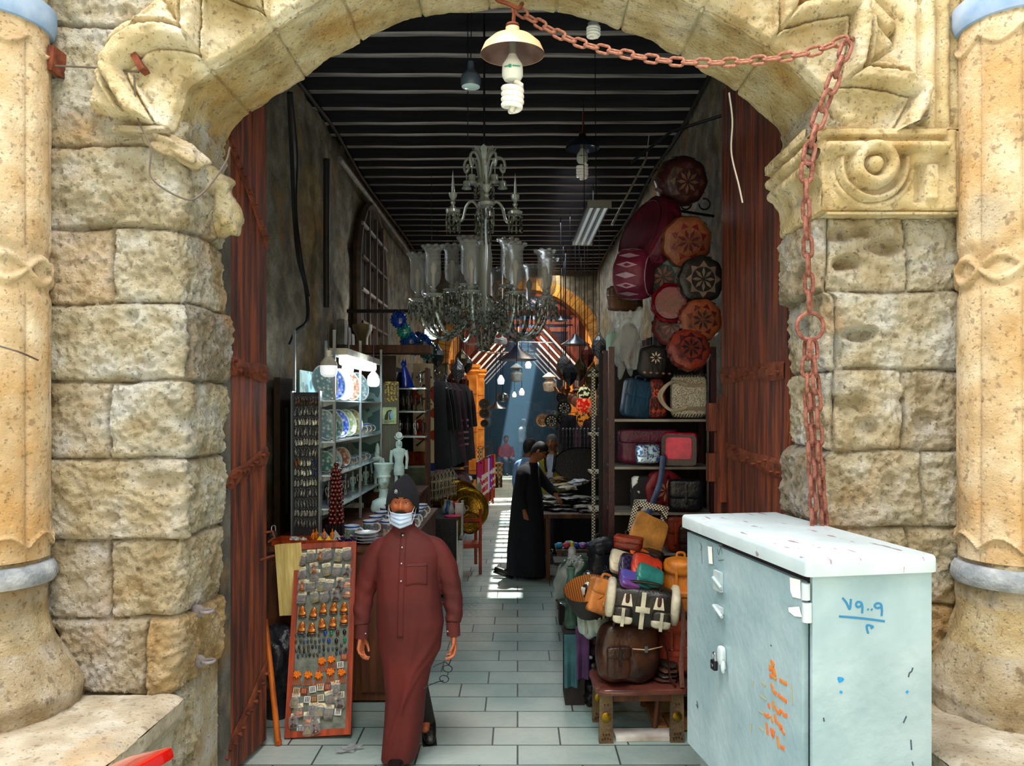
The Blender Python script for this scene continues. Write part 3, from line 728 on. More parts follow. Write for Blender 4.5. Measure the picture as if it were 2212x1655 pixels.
chain('rusty chain hanging down the right pier from the arch to the ring', [P(1832, 92, 3.44), P(1795, 190, 3.42), P(1768, 260, 3.43), P(1746, 340, 3.42), P(1741, 420, 3.43), P(1744, 510, 3.45), P(1747, 600, 3.5), P(1750, 678, 3.54)], .083, RUST)
mb = MB(); mb.tube(arc((0, 0, 0), .062, 0, 2*PI, 28)[:-1], .010, closed=True); o = mb.build('iron_ring', RUST, loc=P(1750, 705, 3.54)); tag(o, 'large round iron ring joining the hanging chains', 'ring')
chain('left strand of the two short chains below the iron ring', [P(1746, 736, 3.54), P(1744, 850, 3.55), P(1752, 990, 3.57), P(1758, 1150, 3.6)], .08, RUST)
chain('right strand of the two short chains below the iron ring', [P(1755, 736, 3.52), P(1764, 850, 3.53), P(1770, 990, 3.57), P(1783, 1152, 3.6)], .08, RUST)
mb = MB(); mb.tube([P(1835, 88, 3.47), P(1843, 84, 3.6), P(1846, 84, 3.66)], .012); tag(mb.build('hook', IRN), 'iron hook holding the chain on the arch moulding', 'hook')
mb = MB(); mb.tube(bez([P(1068, -14, 3.88), P(1075, 0, 3.84), P(1098, 8, 3.82), P(1120, 18, 3.84), P(1128, 8, 3.95)], 6), .011); tag(mb.build('hook', IRN), 'bent iron hook at the arch crown above the big lamp', 'hook')
# wires and pegs on the left
WR_ = M('thin_wire', '5d5147', rough=.6)
for pts, lb in (([P(290, 163, 3.6), P(296, 250, 3.6), P(325, 320, 3.58), P(328, 385, 3.56), P(400, 430, 3.55), P(440, 415, 3.6), P(485, 355, 3.68), P(497, 318, 3.7)], 'thin wire looping down under the left arch springer'),
                ([P(112, 142, 3.6), P(200, 146, 3.63), P(300, 156, 3.6)], 'thin wire strung between two rusty pegs'), ([P(-10, 745, 3.3), P(40, 760, 3.32), P(82, 778, 3.5)], 'wire wrapped across the left column'),
                ([P(1575, 200, 3.95), P(1582, 260, 4.0), P(1580, 330, 4.02), P(1596, 400, 4.02), P(1604, 438, 4.02)], 'pale twisted wire dangling before the right gate leaf')):
    mb = MB(); mb.tube(bez(pts, 8), .0045, 6); tag(mb.build('wire', WR_ if 'pale' not in lb else M('pale_wire', 'b8aea0', rough=.6)), lb, 'wire')
for p, rt, lb in ((P(113, 128, 3.6), .1, 'rusty flat peg in the wall beside the left column'), (P(297, 130, 3.6), -.5, 'rusty flat peg at the foot of the arch moulding')):
    mb = MB(); mb.box((0, .03, 0), (.03, .1, .115), ry=rt); tag(mb.build('peg', IRN, loc=p, smooth=False), lb, 'peg')
# red glossy seat in the lower left corner
RED = M('glossy_red', 'b5120c', rough=.15, coat=.6)
t = thing('red_seat', 'glossy red plastic seat edge in front of the stone bench', 'seat', (-1.42, 2.7, 0))
mb = MB(); mb.sbox((0, 0, .845), (.24, .34, .05), p=8, n=8, rz=-.35, ry=-.32); mb.build('seat_top', RED, t)
for a, b in ((-.08, -.1), (.08, -.1), (-.08, .1), (.08, .1)): mb = MB(); mb.cyl((a, b, 0), (a*.8, b*.8, .83), .014); mb.build('leg', RED, t)
# ================================================================ CABINET
GP = M('grey_blue_paint', '89a3ab', 'a3b9c0', sc=3, rough=.35, bump=.25, bsc=22, coat=.2)
GPT = M('chipped_pale_paint', 'c6d3d6', 'adbcc0', sc=2.2, rough=.35, bump=.15, bsc=20)
n_ = GPT.node_tree.nodes; l_ = GPT.node_tree.links; b_ = n_['Principled BSDF']
tt = n_.new('ShaderNodeTexNoise'); tt.inputs['Scale'].default_value = 9; tt.inputs['Detail'].default_value = 8; mp_ = n_.new('ShaderNodeMapping'); mp_.inputs['Scale'].default_value = (3, .8, 1)
tcx = n_.new('ShaderNodeTexCoord'); l_.new(tcx.outputs['Object'], mp_.inputs[0]); l_.new(mp_.outputs[0], tt.inputs['Vector'])
rr = n_.new('ShaderNodeMapRange'); rr.inputs[1].default_value = .64; rr.inputs[2].default_value = .66; l_.new(tt.outputs['Fac'], rr.inputs[0])
mx_ = n_.new('ShaderNodeMix'); mx_.data_type = 'RGBA'; l_.new(rr.outputs[0], mx_.inputs[0]); l_.new(b_.inputs['Base Color'].links[0].from_socket, mx_.inputs[6]); mx_.inputs[7].default_value = (*s2l('8d7c86'), 1); l_.new(mx_.outputs[2], b_.inputs['Base Color'])
CN = Vector((1.085, 2.81, 0)); CA = math.atan2(.169, .9857); CW, CL = .49, 1.167
cb = thing('street_cabinet', 'pale grey-blue metal utility cabinet with Arabic numerals, right of the gateway', 'cabinet', CN, CA)
CM = Matrix.Translation(CN) @ Euler((0, 0, CA)).to_matrix().to_4x4(); CI = CM.inverted()
mb = MB(); mb.box((CW/2+.008, CL/2, .985), (CW-.03, CL-.01, 1.06)); mb.box((CW/2, .008, .985), (CW-.0, .016, 1.10)); mb.build('body', GP, cb, smooth=False)
DKM = M('gap_shade_paint', '2a1f22', rough=.9)
mb = MB(); mb.box((.02, CL/2, 1.5), (.03, CL-.03, .08)); mb.build('door_gap_shade', DKM, cb, smooth=False)  # dark strip painting the shade in the gap under the lid
mb = MB(); mb.box((-.004, .762/2+.03, .965), (.026, .735, 1.07)); d1 = mb.build('door', GP, cb, smooth=False)
mb = MB(); mb.box((-.002, .762+.20, .965), (.026, .375, 1.085)); d2 = mb.build('door', GP, cb, smooth=False)
# lid with folded rim and softened corners
def lidf():
    m = MB(); x0, x1, y0, y1 = -.035, CW+.012, -.022, CL+.02; r = .02; rings = []
    for z, ins in ((1.53, 0), (1.578, 0), (1.588, .004), (1.594, .012)):
        ring = []
        for cx_, cy_, a0 in ((x1-r, y0+r, -PI/2), (x1-r, y1-r, 0), (x0+r, y1-r, PI/2), (x0+r, y0+r, PI)):
            for k in range(4): a = a0+PI/2*k/3; ring.append(Vector((cx_+(r-ins)*math.cos(a), cy_+(r-ins)*math.sin(a), z)))
        rings.append(ring)
    m.loft(rings); return m
lidf().build('lid', GPT, cb)
mb = MB(); mb.box((CW/2, CL/2, .225), (CW-.09, CL-.09, .45)); mb.build('plinth', M('plinth_concrete', '8f9a9a', '6f7676', sc=6, rough=.9), cb, smooth=False)
def onside(px, py, face):     # photo ray onto a cabinet face, in cabinet coordinates
    d = Vector(((px-VX)/FP, 1, -(py-VY)/FP)); o = Vector((0, 0, CH))
    p0 = CM @ (Vector((0, -.001, 1)) if face == 'side' else Vector((-.0185, 0, 1))); nrm = CM.to_3x3() @ (Vector((0, -1, 0)) if face == 'side' else Vector((-1, 0, 0)))
    t_ = (p0-o).dot(nrm)/d.dot(nrm); return CI @ (o+d*t_)
def zc(lst): return [(1450+x*.3656, 1050+y*.3656) for x, y in lst]
def stroke(m, pts, r, face, sm=True):
    q = [onside(a, b, face) for a, b in pts]
    if sm and len(q) > 2: q = bez(q, 5)
    m.tube(q, r, 6, flat=(0, -1, 0) if face == 'side' else (-1, 0, 0))
BLU = M('blue_marker', '1f77a6', rough=.5); mb = MB()
for st in ([(1012, 662), (1035, 690), (1054, 728), (1060, 700), (1062, 668)], [(1128, 752), (1130, 715), (1122, 690), (1102, 686), (1092, 700), (1102, 716), (1126, 708)],
           [(1160, 728), (1166, 732)], [(1182, 728), (1188, 733)], [(1243, 768), (1245, 735), (1240, 700), (1218, 694), (1202, 708), (1216, 722), (1242, 716)],
           [(992, 771), (1120, 782), (1262, 800)], [(1165, 872), (1158, 850), (1156, 826), (1172, 824), (1192, 832), (1180, 842)]): stroke(mb, zc(st), .0045, 'side')
mb.build('blue_numerals', BLU, cb)
mb = MB(); BL2 = M('blue_spot', '168ccc', rough=.4)
for st in ([(984, 1136), (1014, 1142), (990, 1156), (1010, 1148)], [(1000, 1225), (1006, 1212)], [(1390, 1212), (1398, 1222)]): mb = MB(); stroke(mb, zc(st), .006, 'side'); mb.build('blue_paint_spot', BL2, cb)
mb = MB()
for st in ([(1402, 1130), (1408, 1106), (1420, 1096), (1428, 1074)], [(1372, 1400), (1390, 1360)], [(1416, 1500), (1420, 1560)], [(1424, 1630), (1430, 1652)], [(150, 1270), (156, 1310), (146, 1290)], [(900, 1370), (904, 1392)], [(586, 940), (592, 946)]):
    x_ = st[0][0]; stroke(mb, zc(st), .003, 'side' if x_ > 880 else 'front')
mb.build('paint_chips', M('chip_dark', '3d4a58', rough=.7), cb)
ORG = M('orange_stencil_paint', 'd8642a', 'b98a4a', sc=40, rough=.6); mb = MB()
OS = [[(588, 1035), (604, 1050), (590, 1070), (578, 1060)], [(578, 1080), (612, 1088), (600, 1105), (620, 1112)], [(582, 1120), (608, 1128), (620, 1145)], [(640, 1145), (662, 1160), (684, 1168)],
      [(596, 1190), (604, 1215), (622, 1228)], [(630, 1235), (650, 1250), (682, 1275)], [(590, 1170), (600, 1195)], [(574, 1285), (580, 1310)], [(600, 1270), (604, 1320)], [(616, 1300), (624, 1332), (640, 1340), (650, 1320)], [(655, 1330), (665, 1352), (686, 1358)],
      [(550, 1345), (565, 1362), (580, 1355)], [(590, 1360), (598, 1395)], [(612, 1350), (618, 1400)], [(628, 1400), (650, 1420), (640, 1432)], [(655, 1440), (668, 1468)],
      [(562, 1400), (570, 1470)], [(588, 1430), (600, 1480), (606, 1440)], [(626, 1480), (634, 1545)], [(645, 1540), (668, 1552)]]
for st in OS: stroke(mb, zc(st), .0085, 'front')
mb.build('orange_lettering', ORG, cb)
for st in ([(530, 1155), (560, 1180)], [(545, 1165), (550, 1185)], [(522, 1235), (560, 1265)], [(516, 1328), (550, 1348)], [(516, 1420), (548, 1450)], [(708, 1165), (714, 1290)], [(484, 1150), (482, 1180)], [(474, 1400), (470, 1460)]):
    mb = MB(); stroke(mb, zc(st), .004, 'front'); mb.build('faded_letter_stroke', M('faded_ochre', 'a9a884', rough=.6), cb)
WHT = M('white_paper', 'f2f2ee', rough=.6); mb = MB()
def quad(m, pts, face, out=.0015):
    q = [onside(a, b, face)+(Vector((0, -out, 0)) if face == 'side' else Vector((-out, 0, 0))) for a, b in pts]; m.add(q, [tuple(range(len(q)))])
for st in ([(702, 540), (765, 555), (768, 668), (718, 655), (706, 620)], [(694, 718), (758, 712), (775, 775), (730, 770), (696, 742)], [(217, 356), (242, 360), (247, 462), (224, 458)]): mb = MB(); quad(mb, zc(st), 'front'); mb.build('paper_sticker', WHT, cb, smooth=False)
mb = MB()
for st in ([(730, 600), (742, 575)], [(735, 610), (770, 615)], [(228, 380), (232, 425)], [(236, 380), (239, 425)], [(228, 440), (240, 444)], [(165, 330), (180, 360), (170, 380)], [(175, 340), (182, 460)], [(272, 370), (280, 405), (292, 365), (300, 400)], [(280, 440), (310, 436)]): stroke(mb, zc(st), .0016, 'front')
mb.build('pen_marks', M('pen_dark', '41605f', rough=.6), cb)
# hinge, hasps, bolt
mb = MB(); h0 = onside(1763, 1290, 'front'); mb.cyl((-.02, .012, 1.50), (-.02, .012, 1.44), .016); mb.cyl((-.02, .004, 1.43), (-.02, .004, 1.36), .018); mb.build('hinge', GPT, cb)
for (px, py), dz in (((1555, 1255), .09), ((1556, 1316), .03)):
    q = onside(px, py, 'front'); mb = MB(); mb.box((q.x-.008, q.y, q.z), (.016, .075, dz)); mb.cyl((q.x-.02, q.y+.03, q.z+.01), (q.x-.02, q.y-.06, q.z-.02), .008); mb.build('hasp', GPT, cb, smooth=False)
q = onside(1562, 1420, 'front'); mb = MB(); mb.sbox((q.x-.012, q.y-.01, q.z+.01), (.03, .05, .09), p=4, n=6); mb.ball((q.x-.02, q.y-.045, q.z-.03), (.012, .012, .03)); mb.build('lock_plate', GPT, cb)
qw = CM @ (q+Vector((-.035, .02, -.01))); padlock(qw, 'dark padlock on the front door of the grey cabinet', CA-PI/2)
# ================================================================ LAMPS
WG = M('white_glass_tube', 'f3efe4', rough=.25, em=.06); ALU = M('brushed_steel', 'aab0b4', rough=.3, metal=.9)
def cfl(m, z0, z1, R, r, turns, c=(0, 0)):
    N = int(turns*18); pts = []
    for i in range(N+1):
        a = 2*PI*turns*i/N; k = 1-.25*sst(.85, 1, i/N); pts.append((c[0]+R*k*math.cos(a), c[1]+R*k*math.sin(a), lerp(z0, z1, i/N)))
    pts = [(c[0]+R*.3, c[1], z0+r*1.8)]+pts+[(c[0], c[1]-R*.35, z1-r*.6), (c[0], c[1], z1+r)]
    m.tube(pts, r, 10)
def lamp_big(loc, sc, label, cordz, mshade, min_):
    t = thing('pendant_lamp', label, 'lamp', loc, (0.06, 0, 0), sc=sc)
    mb = MB(); mb.lathe([(.022, .135), (.034, .13), (.036, .105), (.05, .095), (.10, .08), (.14, .045), (.156, .01), (.159, 0)], n=40); mb.build('lamp_shade', mshade, t)
    mb = MB(); mb.lathe([(.156, .0), (.152, .008), (.136, .04), (.096, .073), (.03, .088), (.0, .09)], n=40); mb.build('shade_lining', min_, t)
    mb = MB(); mb.lathe([(0, .09), (.022, .088), (.022, .05), (.018, .03), (.02, .0)], n=20); mb.build('socket', M('grey_socket', '6e655c', rough=.6), t)
    mb = MB(); mb.lathe([(.02, .0), (.03, -.02), (.05, -.05), (.052, -.075), (.052, -.105), (.04, -.125), (0, -.13)], n=28); mb.build('bulb_base', M('bulb_plastic', 'dcdcd4', rough=.35), t)
    mb = MB(); mb.box((-.012, -.0525, -.073), (.014, .004, .014)); mb.box((-.03, -.047, -.073), (.022, .004, .004), rz=-.5); mb.box((.02, -.0515, -.073), (.04, .003, .004), rz=.2); mb.build('bulb_mark', M('green_mark', '138f6c'), t, smooth=False)
    mb = MB(); cfl(mb, -.15, -.265, .045, .0135, 4.3); mb.build('spiral_tube', WG, t)
    mb = MB(); mb.lathe([(.0, .15), (.03, .148), (.034, .138), (.0, .13)], n=20); mb.tube([(0, 0, .14), (0.004, 0, .2), (-.003, 0, cordz)], .006); mb.tube([(0.01, 0, .14), (0.012, 0.01, .2), (.01, .01, cordz)], .004); mb.build('cord', IRN, t)
    return t
lamp_big(P(1107, 118, 3.78), 1, 'cream enamel lamp with large white spiral bulb hanging at the arch crown', .22, M('cream_enamel', 'f0d3a8', 'e2b988', sc=5, rough=.3), M('brown_enamel', '8a6a60', '5c4440', sc=8, rough=.4))
lamp_big(P(1258, 322, 8), 1.13, 'dark enamel dish lamp with spiral bulb under the beams at right', 1.0, M('dark_enamel', '1c2230', rough=.3), M('dark_enamel_in', '30384a', rough=.3))
t = thing('spiral_bulb', 'spiral bulb half hidden behind the arch crown at right', 'bulb', P(1282, 80, 4.62)); mb = MB(); cfl(mb, .06, -.0, .034, .010, 4); mb.build('spiral_tube', WG, t); mb = MB(); mb.lathe([(0, .2), (.03, .2), (.035, .08), (0, .07)], n=16); mb.cyl((0, 0, .2), (0, 0, 3.0-.1), .005, n=5); mb.build('bulb_base', ALU, t)
t = thing('spot_bulb', 'small hanging reflector bulb left of the cream lamp', 'bulb', P(1017, 188, 5.0))
mb = MB(); mb.lathe([(0, .17), (.02, .165), (.024, .12), (.035, .1), (.06, .075), (.066, .06), (.066, .02), (.06, .0)], n=24); mb.build('bulb_housing', M('blue_grey_metal', '56657a', rough=.35, metal=.4), t)
mb = MB(); mb.lathe([(.06, .0), (.04, -.006), (0, -.008)], n=24); mb.build('lens', M('bulb_lens', 'bcd4d8', rough=.1), t)
mb = MB(); mb.tube([(0, 0, .16), (.004, 0, .5), (0, 0, ZC-P(1017, 188, 5).z)], .0035); mb.build('cord', BLK, t)
# fluorescent fixture
FX = Vector((.66, 6.95, 3.82)); t = thing('strip_light', 'three-tube fluorescent fixture hanging unlit under the beams', 'lamp', FX, (-.06, 0, .04))
mb = MB(); mb.box((0, 0, 0), (.19, 1.15, .03)); mb.box((0, -.58, -.01), (.2, .02, .06)); mb.box((0, .58, -.01), (.2, .02, .06)); mb.build('housing', ALU, t, smooth=False)
for k in (-.06, 0, .06): mb = MB(); mb.cyl((k, -.56, -.03), (k, .56, -.03), .014); mb.build('tube', M('faint_glow_tube', 'dfe6ea', rough=.2, em=.1), t)  # slight emission brightens the tubes though the fixture is off
for k in (-.4, .4): mb = MB(); mb.cyl((0, k, 0), (0, k, 1.4), .004, n=5); mb.build('hanger', BLK, t)
mb = MB(); mb.cyl(P(1397, 340, 9.0), P(1322, 486, 8.0), .012); mb.cyl(P(1397, 340, 9.0), P(1400, 330, 9)+Vector((.02, 0, .3)), .006, n=5); tag(mb.build('curtain_rod', M('pale_rod', 'c9c4b8', rough=.4)), 'thin pale rod hanging slanted beneath the beams at right', 'rod')
# ================================================================ CHANDELIER
GL = M('smoky_crystal', 'a2aaa8', rough=.15, tr=.4, alpha=.85, ior=1.45); GLS = M('dusty_shade_glass', '8e9294', rough=.3, tr=.35, alpha=.42, ior=1.2)
CDL = M('cut_crystal', '79807c', '3c413f', sc=60, rough=.12, metal=.35, coat=.5, kind='cell')
ch = thing('chandelier', 'large crystal chandelier with glass hurricane shades under the beams', 'chandelier', (P(1046, 600, 6).x, 6.0, 0))
def cz_(y): return CH+(880-y)/275.
m = MB(); m.lathe([(.0, cz_(330)), (.05, cz_(332)), (.035, cz_(350)), (.03, cz_(380)), (.06, cz_(390)), (.075, cz_(400)), (.03, cz_(410)), (.035, cz_(440)), (.06, cz_(452)), (.07, cz_(462)), (.035, cz_(470)), (.03, cz_(500)), (.05, cz_(530)), (.065, cz_(560)), (.05, cz_(600)), (.04, cz_(640)), (.09, cz_(665)), (.1, cz_(680)), (.05, cz_(695)), (.02, cz_(700)), (0, cz_(702))], n=16); m.build('stem', GL, ch)
m = MB()
for k in range(8):
    a = 2*PI*k/8
    for r_, z_ in (): pass
    p = [(.02, cz_(355)), (.05, cz_(340)), (.085, cz_(326)), (.1, cz_(320))]
    m.add([(r_*math.cos(a+s_*(.35 if i < 3 else 0)), r_*math.sin(a+s_*(.35 if i < 3 else 0)), z_) for i, (r_, z_) in enumerate(p) for s_ in (-1, 1)], [(0, 1, 3, 2), (2, 3, 5, 4), (4, 5, 7, 6)])
m.build('leaf_crown', GL, ch)
def drops(m, cx_, cy_, z, R, n_, L):
    for k in range(n_):
        a = 2*PI*k/n_; x_ = cx_+R*math.cos(a); y_ = cy_+R*math.sin(a); l = L*random.uniform(.8, 1.1)
        m.ball((x_, y_, z-.012), .008, 6, 4); m.lathe([(0, 0), (.008, -.012), (.008, -l*.75), (.011, -l*.82), (0, -l)], (x_, y_, z-.02), 5)
m_arm = {}
for k in range(5):   # scroll arms with bells
    a = 2*PI*k/5+.3; u = Vector((math.cos(a), math.sin(a), 0))
    pr = [(.03, 415), (.045, 380), (.07, 350), (.11, 338), (.155, 342), (.17, 356), (.155, 368), (.135, 362), (.14, 352)]
    m = MB(); m.tube(bez([u*r_+Vector((0, 0, cz_(y_))) for r_, y_ in pr], 6), .011, 8); sa = m.build('scroll_arm', GL, ch)
    m = MB(); c_ = u*.15; zz = cz_(372); m.cyl(c_+Vector((0, 0, zz)), c_+Vector((0, 0, zz-.05)), .005, n=6); m.lathe([(.01, -.05), (.028, -.06), (.03, -.10), (.042, -.115)], (c_.x, c_.y, zz), 10); m.build('bell', GL, sa)
for k in range(4):   # upper tier
    a = 2*PI*k/4+.12; u = Vector((math.cos(a), math.sin(a), 0))
    pr = [(.03, 455), (.09, 436), (.14, 446), (.17, 475), (.215, 478), (.245, 462)]
    m = MB(); m.tube(bez([u*r_+Vector((0, 0, cz_(y_))) for r_, y_ in pr], 6), .012, 8); arm = m.build('upper_arm', GL, ch); c_ = u*.245
    m = MB(); m.lathe([(.0, cz_(466)), (.055, cz_(462)), (.06, cz_(456)), (.03, cz_(450)), (.012, cz_(445)), (.022, cz_(440)), (.012, cz_(435)), (.03, cz_(428)), (.035, cz_(420)), (.014, cz_(418)), (.012, cz_(400)), (.0, cz_(370))], (c_.x, c_.y, 0), 12); m.build('spike_cup', GL, arm)
    m = MB(); drops(m, c_.x, c_.y, cz_(464), .052, 9, .13); m.build('crystal_drops', CDL, arm)
for y_, R_c, n_c, L_c in ((462, .07, 12, .13), (500, .05, 8, .1), (398, .075, 12, .1)): m = MB(); drops(m, 0, 0, cz_(y_), R_c, n_c, L_c); m.build('crystal_drops', CDL, ch)
def candle(c_, z, par, sc=1):
    m = MB(); m.lathe([(0, z-.02), (.05, z-.012), (.075, z+.005), (.04, z+.01), (.015, z+.02), (.03, z+.035), (.012, z+.05), (.025, z+.06)], (c_.x, c_.y, 0), 12); m.build('cup', GL, par)
    m = MB(); m.lathe([(.022, z+.06), (.05, z+.09), (.06, z+.15), (.057, z+.24), (.055, z+.30), (.066, z+.335), (.078, z+.35)], (c_.x, c_.y, 0), 16)
    for k in range(8): a = 2*PI*(k+.5)/8; m.ball((c_.x+.074*math.cos(a), c_.y+.074*math.sin(a), z+.352), (.02, .02, .012), 6, 4)
    m.build('hurricane_shade', GLS, par)
    m = MB(); m.lathe([(0, z+.06), (.012, z+.06), (.014, z+.15), (.022, z+.17), (.026, z+.20), (.012, z+.235), (0, z+.24)], (c_.x, c_.y, 0), 10); m.build('candle_bulb', M('frosted_bulb', '9b978e', rough=.4), par)
    m = MB(); drops(m, c_.x, c_.y, z-.005, .066, 10, .12); m.build('crystal_drops', CDL, par)
for k in range(10):
    a = 2*PI*k/10+.18; u = Vector((math.cos(a), math.sin(a), 0)); R = .52; zc_ = cz_(652)
    pr = [(.07, 676), (.16, 690), (.27, 722), (.38, 728), (.47, 700), (R, 656)]
    q = bez([u*r_+Vector((0, 0, cz_(y_))) for r_, y_ in pr], 8); m = MB(); m.tube(q, [.014+.004*(i % 2) for i in range(len(q))], 8); arm = m.build('lower_arm', CDL, ch); candle(u*R, zc_, arm)
for k in range(5):
    a = 2*PI*k/5+.5; u = Vector((math.cos(a), math.sin(a), 0)); R = .26
    pr = [(.05, 640), (.1, 655), (.17, 662), (.23, 650), (R, 628)]
    q = bez([u*r_+Vector((0, 0, cz_(y_))) for r_, y_ in pr], 8); m = MB(); m.tube(q, [.013+.004*(i % 2) for i in range(len(q))], 8); arm = m.build('inner_arm', CDL, ch); candle(u*R, cz_(626), arm)
for y_, R_c, n_c, L_c in ((668, .16, 18, .16), (660, .3, 26, .13), (682, .09, 12, .14)): m = MB(); drops(m, 0, 0, cz_(y_), R_c, n_c, L_c); m.build('crystal_drops', CDL, ch)
m = MB(); m.lathe([(0, cz_(698)), (.05, cz_(702)), (.06, cz_(708)), (0, cz_(709))], n=14); m.lathe([(0, cz_(738)), (.03, cz_(740)), (.03, cz_(748)), (.058, cz_(758)), (0, cz_(752))], n=14); drops(m, 0, 0, cz_(708), .05, 10, .13); m.build('bottom_pendant', CDL, ch)
m = MB(); m.cyl((0, 0, cz_(335)), (0, 0, ZC), .008, n=6); m.cyl((-.13, .02, cz_(300)), (-.13, .02, ZC), .004, n=5); m.build('hanging_rod', BLK, ch)
# ================================================================ LEFT STALL
def LE(h, r=.5, b=.25):   # leather / cloth / plaster in one colour
    a = [int(h[i:i+2], 16) for i in (0, 2, 4)]; d = ''.join('%02x' % int(v*.72) for v in a)
    return M('stuff_'+h+'_%d' % (r*100), h, d, sc=7, rough=r, bump=b, bsc=45)
ORW = M('orange_varnished_wood', 'b5451a', '7c2c10', sc=5, rough=.4, stretch=(6, 6, .6), bump=.2)
BRW = M('dark_brown_wood', '3a2014', '6b3d22', sc=3, rough=.55, stretch=(6, 6, .6), bump=.3)
SIL = M('shelf_aluminium', '9aa4aa', rough=.35, metal=.7)
def obj1(mb, name, label, cat, loc=(0, 0, 0), rot=0, group=None, mt=None, smooth=True, ang=40):
    o = mb.build(name, mt, smooth=smooth, loc=loc, ang=ang); o.rotation_euler = rot if hasattr(rot, '__len__') else (0, 0, rot); return tag(o, label, cat, group)
# cane leaning by the gate leaf
mb = MB(); mb.cyl(P(573, 1338, 4.98), P(601, 1606, 4.86), .017, .02, n=12); mb.cyl(P(601, 1600, 4.86), P(601.6, 1608, 4.86), .022); obj1(mb, 'walking_stick', 'polished orange-brown stick leaning by the left gate leaf', 'stick', mt=M('cane_wood', 'c4661c', '8a3c0e', sc=6, rough=.35, stretch=(4, 4, .5)))
mb = MB(); mb.cyl((-1.69, 5.02, 0), (-1.70, 5.1, .85), .016, n=8); obj1(mb, 'walking_stick', 'dark stick standing in the shadow behind the orange-brown stick', 'stick', mt=LE('4a1c10'))
# black sack behind the board
mb = MB(); mb.sbox((0, 0, .3), (.34, .3, .6), p=3, n=12, nz=.35, seed=4); obj1(mb, 'rubbish_sack', 'crumpled black sack tied with tape on the floor behind the board', 'sack', (-1.73, 5.35, 0), mt=M('black_plastic', '16161a', '2b2b33', sc=6, rough=.3, bump=.8, bsc=18))
# counter
ct = thing('shop_counter', 'brown wooden counter under the lit souvenir shelves', 'counter', (-1.33, 6.6, 0))
mb = MB(); mb.box((0, 0, .56), (1.02, 2.1, 1.08)); mb.build('body', BRW, ct, smooth=False)
mb = MB(); mb.box((0, 0, 1.12), (1.06, 2.14, .04)); mb.build('top', BRW, ct, smooth=False)
mb = MB(); [mb.box((-.35+.35*i, -1.057, .56), (.3, .02, .95)) for i in range(3)]; mb.build('front_panels', BRW, ct, smooth=False)
# display board
O0 = Vector((-1.509, 4.95, .004)); ux = Vector((1, 0, 0)); uz = Vector((-.07, .50, 1.165)).normalized(); BH = 1.27; BWd = .43
uz = (uz-ux*uz.dot(ux)*0).normalized(); uxx = (ux-uz*ux.dot(uz)).normalized(); uy = uz.cross(uxx)
BM_ = Matrix((uxx, uy, uz)).transposed().to_4x4(); BM_.translation = O0
bt = thing('display_board', 'tall orange-framed board of magnets and beads leaning on the counter', 'board'); bt.matrix_world = BM_
for c, d in (((BWd/2, 0, .02), (BWd, .03, .04)), ((BWd/2, 0, BH-.02), (BWd, .03, .04)), ((.018, 0, BH/2), (.036, .031, BH)), ((BWd-.018, 0, BH/2), (.036, .031, BH))):
    mb = MB(); mb.box(c, d); mb.build('frame_rail', ORW, bt, smooth=False)
mb = MB(); mb.box((BWd/2, .004, BH/2), (BWd-.05, .012, BH-.05)); mb.build('backing', M('grey_felt', '7e8478', '5f655c', sc=20, rough=.95), bt, smooth=False)
def onb(px, py):
    t = (1600-py)/430; s = t*4.93/(5.45-t*.52); a = (px-lerp(613, 640, t))/lerp(144, 130, t)*BWd; return BM_ @ Vector((a, -.006, s*BH))
BR3 = BM_.to_3x3()
def stick(src, px, py, roll=0, sc=1, **k):
    m_ = Matrix.Translation(onb(px, py)) @ BR3.to_4x4() @ Euler((0, roll, 0)).to_matrix().to_4x4() @ Matrix.Scale(sc, 4)
    o = dup(src, **k) if src else None
    return m_
def bz(lst): return [(560+x*.3023, 1140+y*.3023) for x, y in lst]
def puton(o, px, py, roll=0, sc=1): o.matrix_world = Matrix.Translation(onb(px, py)) @ BR3.to_4x4() @ Euler((0, roll, 0)).to_matrix().to_4x4() @ Matrix.Scale(sc, 4)
# scarab beads
cols = {'deep blue': '1246a8', 'green': '1c8a66', 'dark brown': '4a2a1c', 'black': '14161c', 'dusky teal': '3d5a5c', 'slate blue': '2c4a72', 'brownish grey': '4c403a'}
def scarab(cn, big):
    m = MB(); m.ball((0, -.006, 0), (.0075, .006, .011), 10, 8); o = m.build('scarab_bead', M('glaze_'+cn.replace(' ', '_'), cols[cn], rough=.2, coat=.5))
    m = MB(); m.tube([(-.006, -.011, .003), (0, -.0125, .002), (.006, -.011, .003)], .0008, 5); m.tube([(0, -.0125, .002), (0, -.0118, -.006), (0, -.008, -.009)], .0008, 5); m.build('wing_groove', BLK, o)
    return tag(o, ('large ' if big else 'small ')+cn+' scarab bead glued on the display board', 'bead', ('large ' if big else 'small ')+cn+' scarab beads on the board')
bigs = [('deep blue', 472, 762), ('green', 514, 765), ('dark brown', 560, 768), ('black', 608, 764), ('deep blue', 497, 822), ('black', 550, 826), ('green', 610, 822)]
have = {}
for cn, x_, y_ in bigs:
    (px, py), = bz([(x_, y_)])
    if cn in have: o = dup(have[cn])
    else: o = have[cn] = scarab(cn, True)
    puton(o, px, py, random.uniform(-.1, .1), 1.6)
have = {}; rnd = random.Random(4)
sm = ['black', 'dusky teal', 'brownish grey', 'slate blue']
rows = [(770, [262, 290, 320, 348, 372, 400, 425]), (818, [262, 296, 320, 346, 372, 400, 430, 460]), (860, [285, 320, 350, 380, 405, 430, 460, 585]), (885, [266, 292, 320, 350, 430, 460, 492, 525, 552, 618]), (915, [276, 310, 336, 360, 390, 415, 460, 550, 578, 608])]
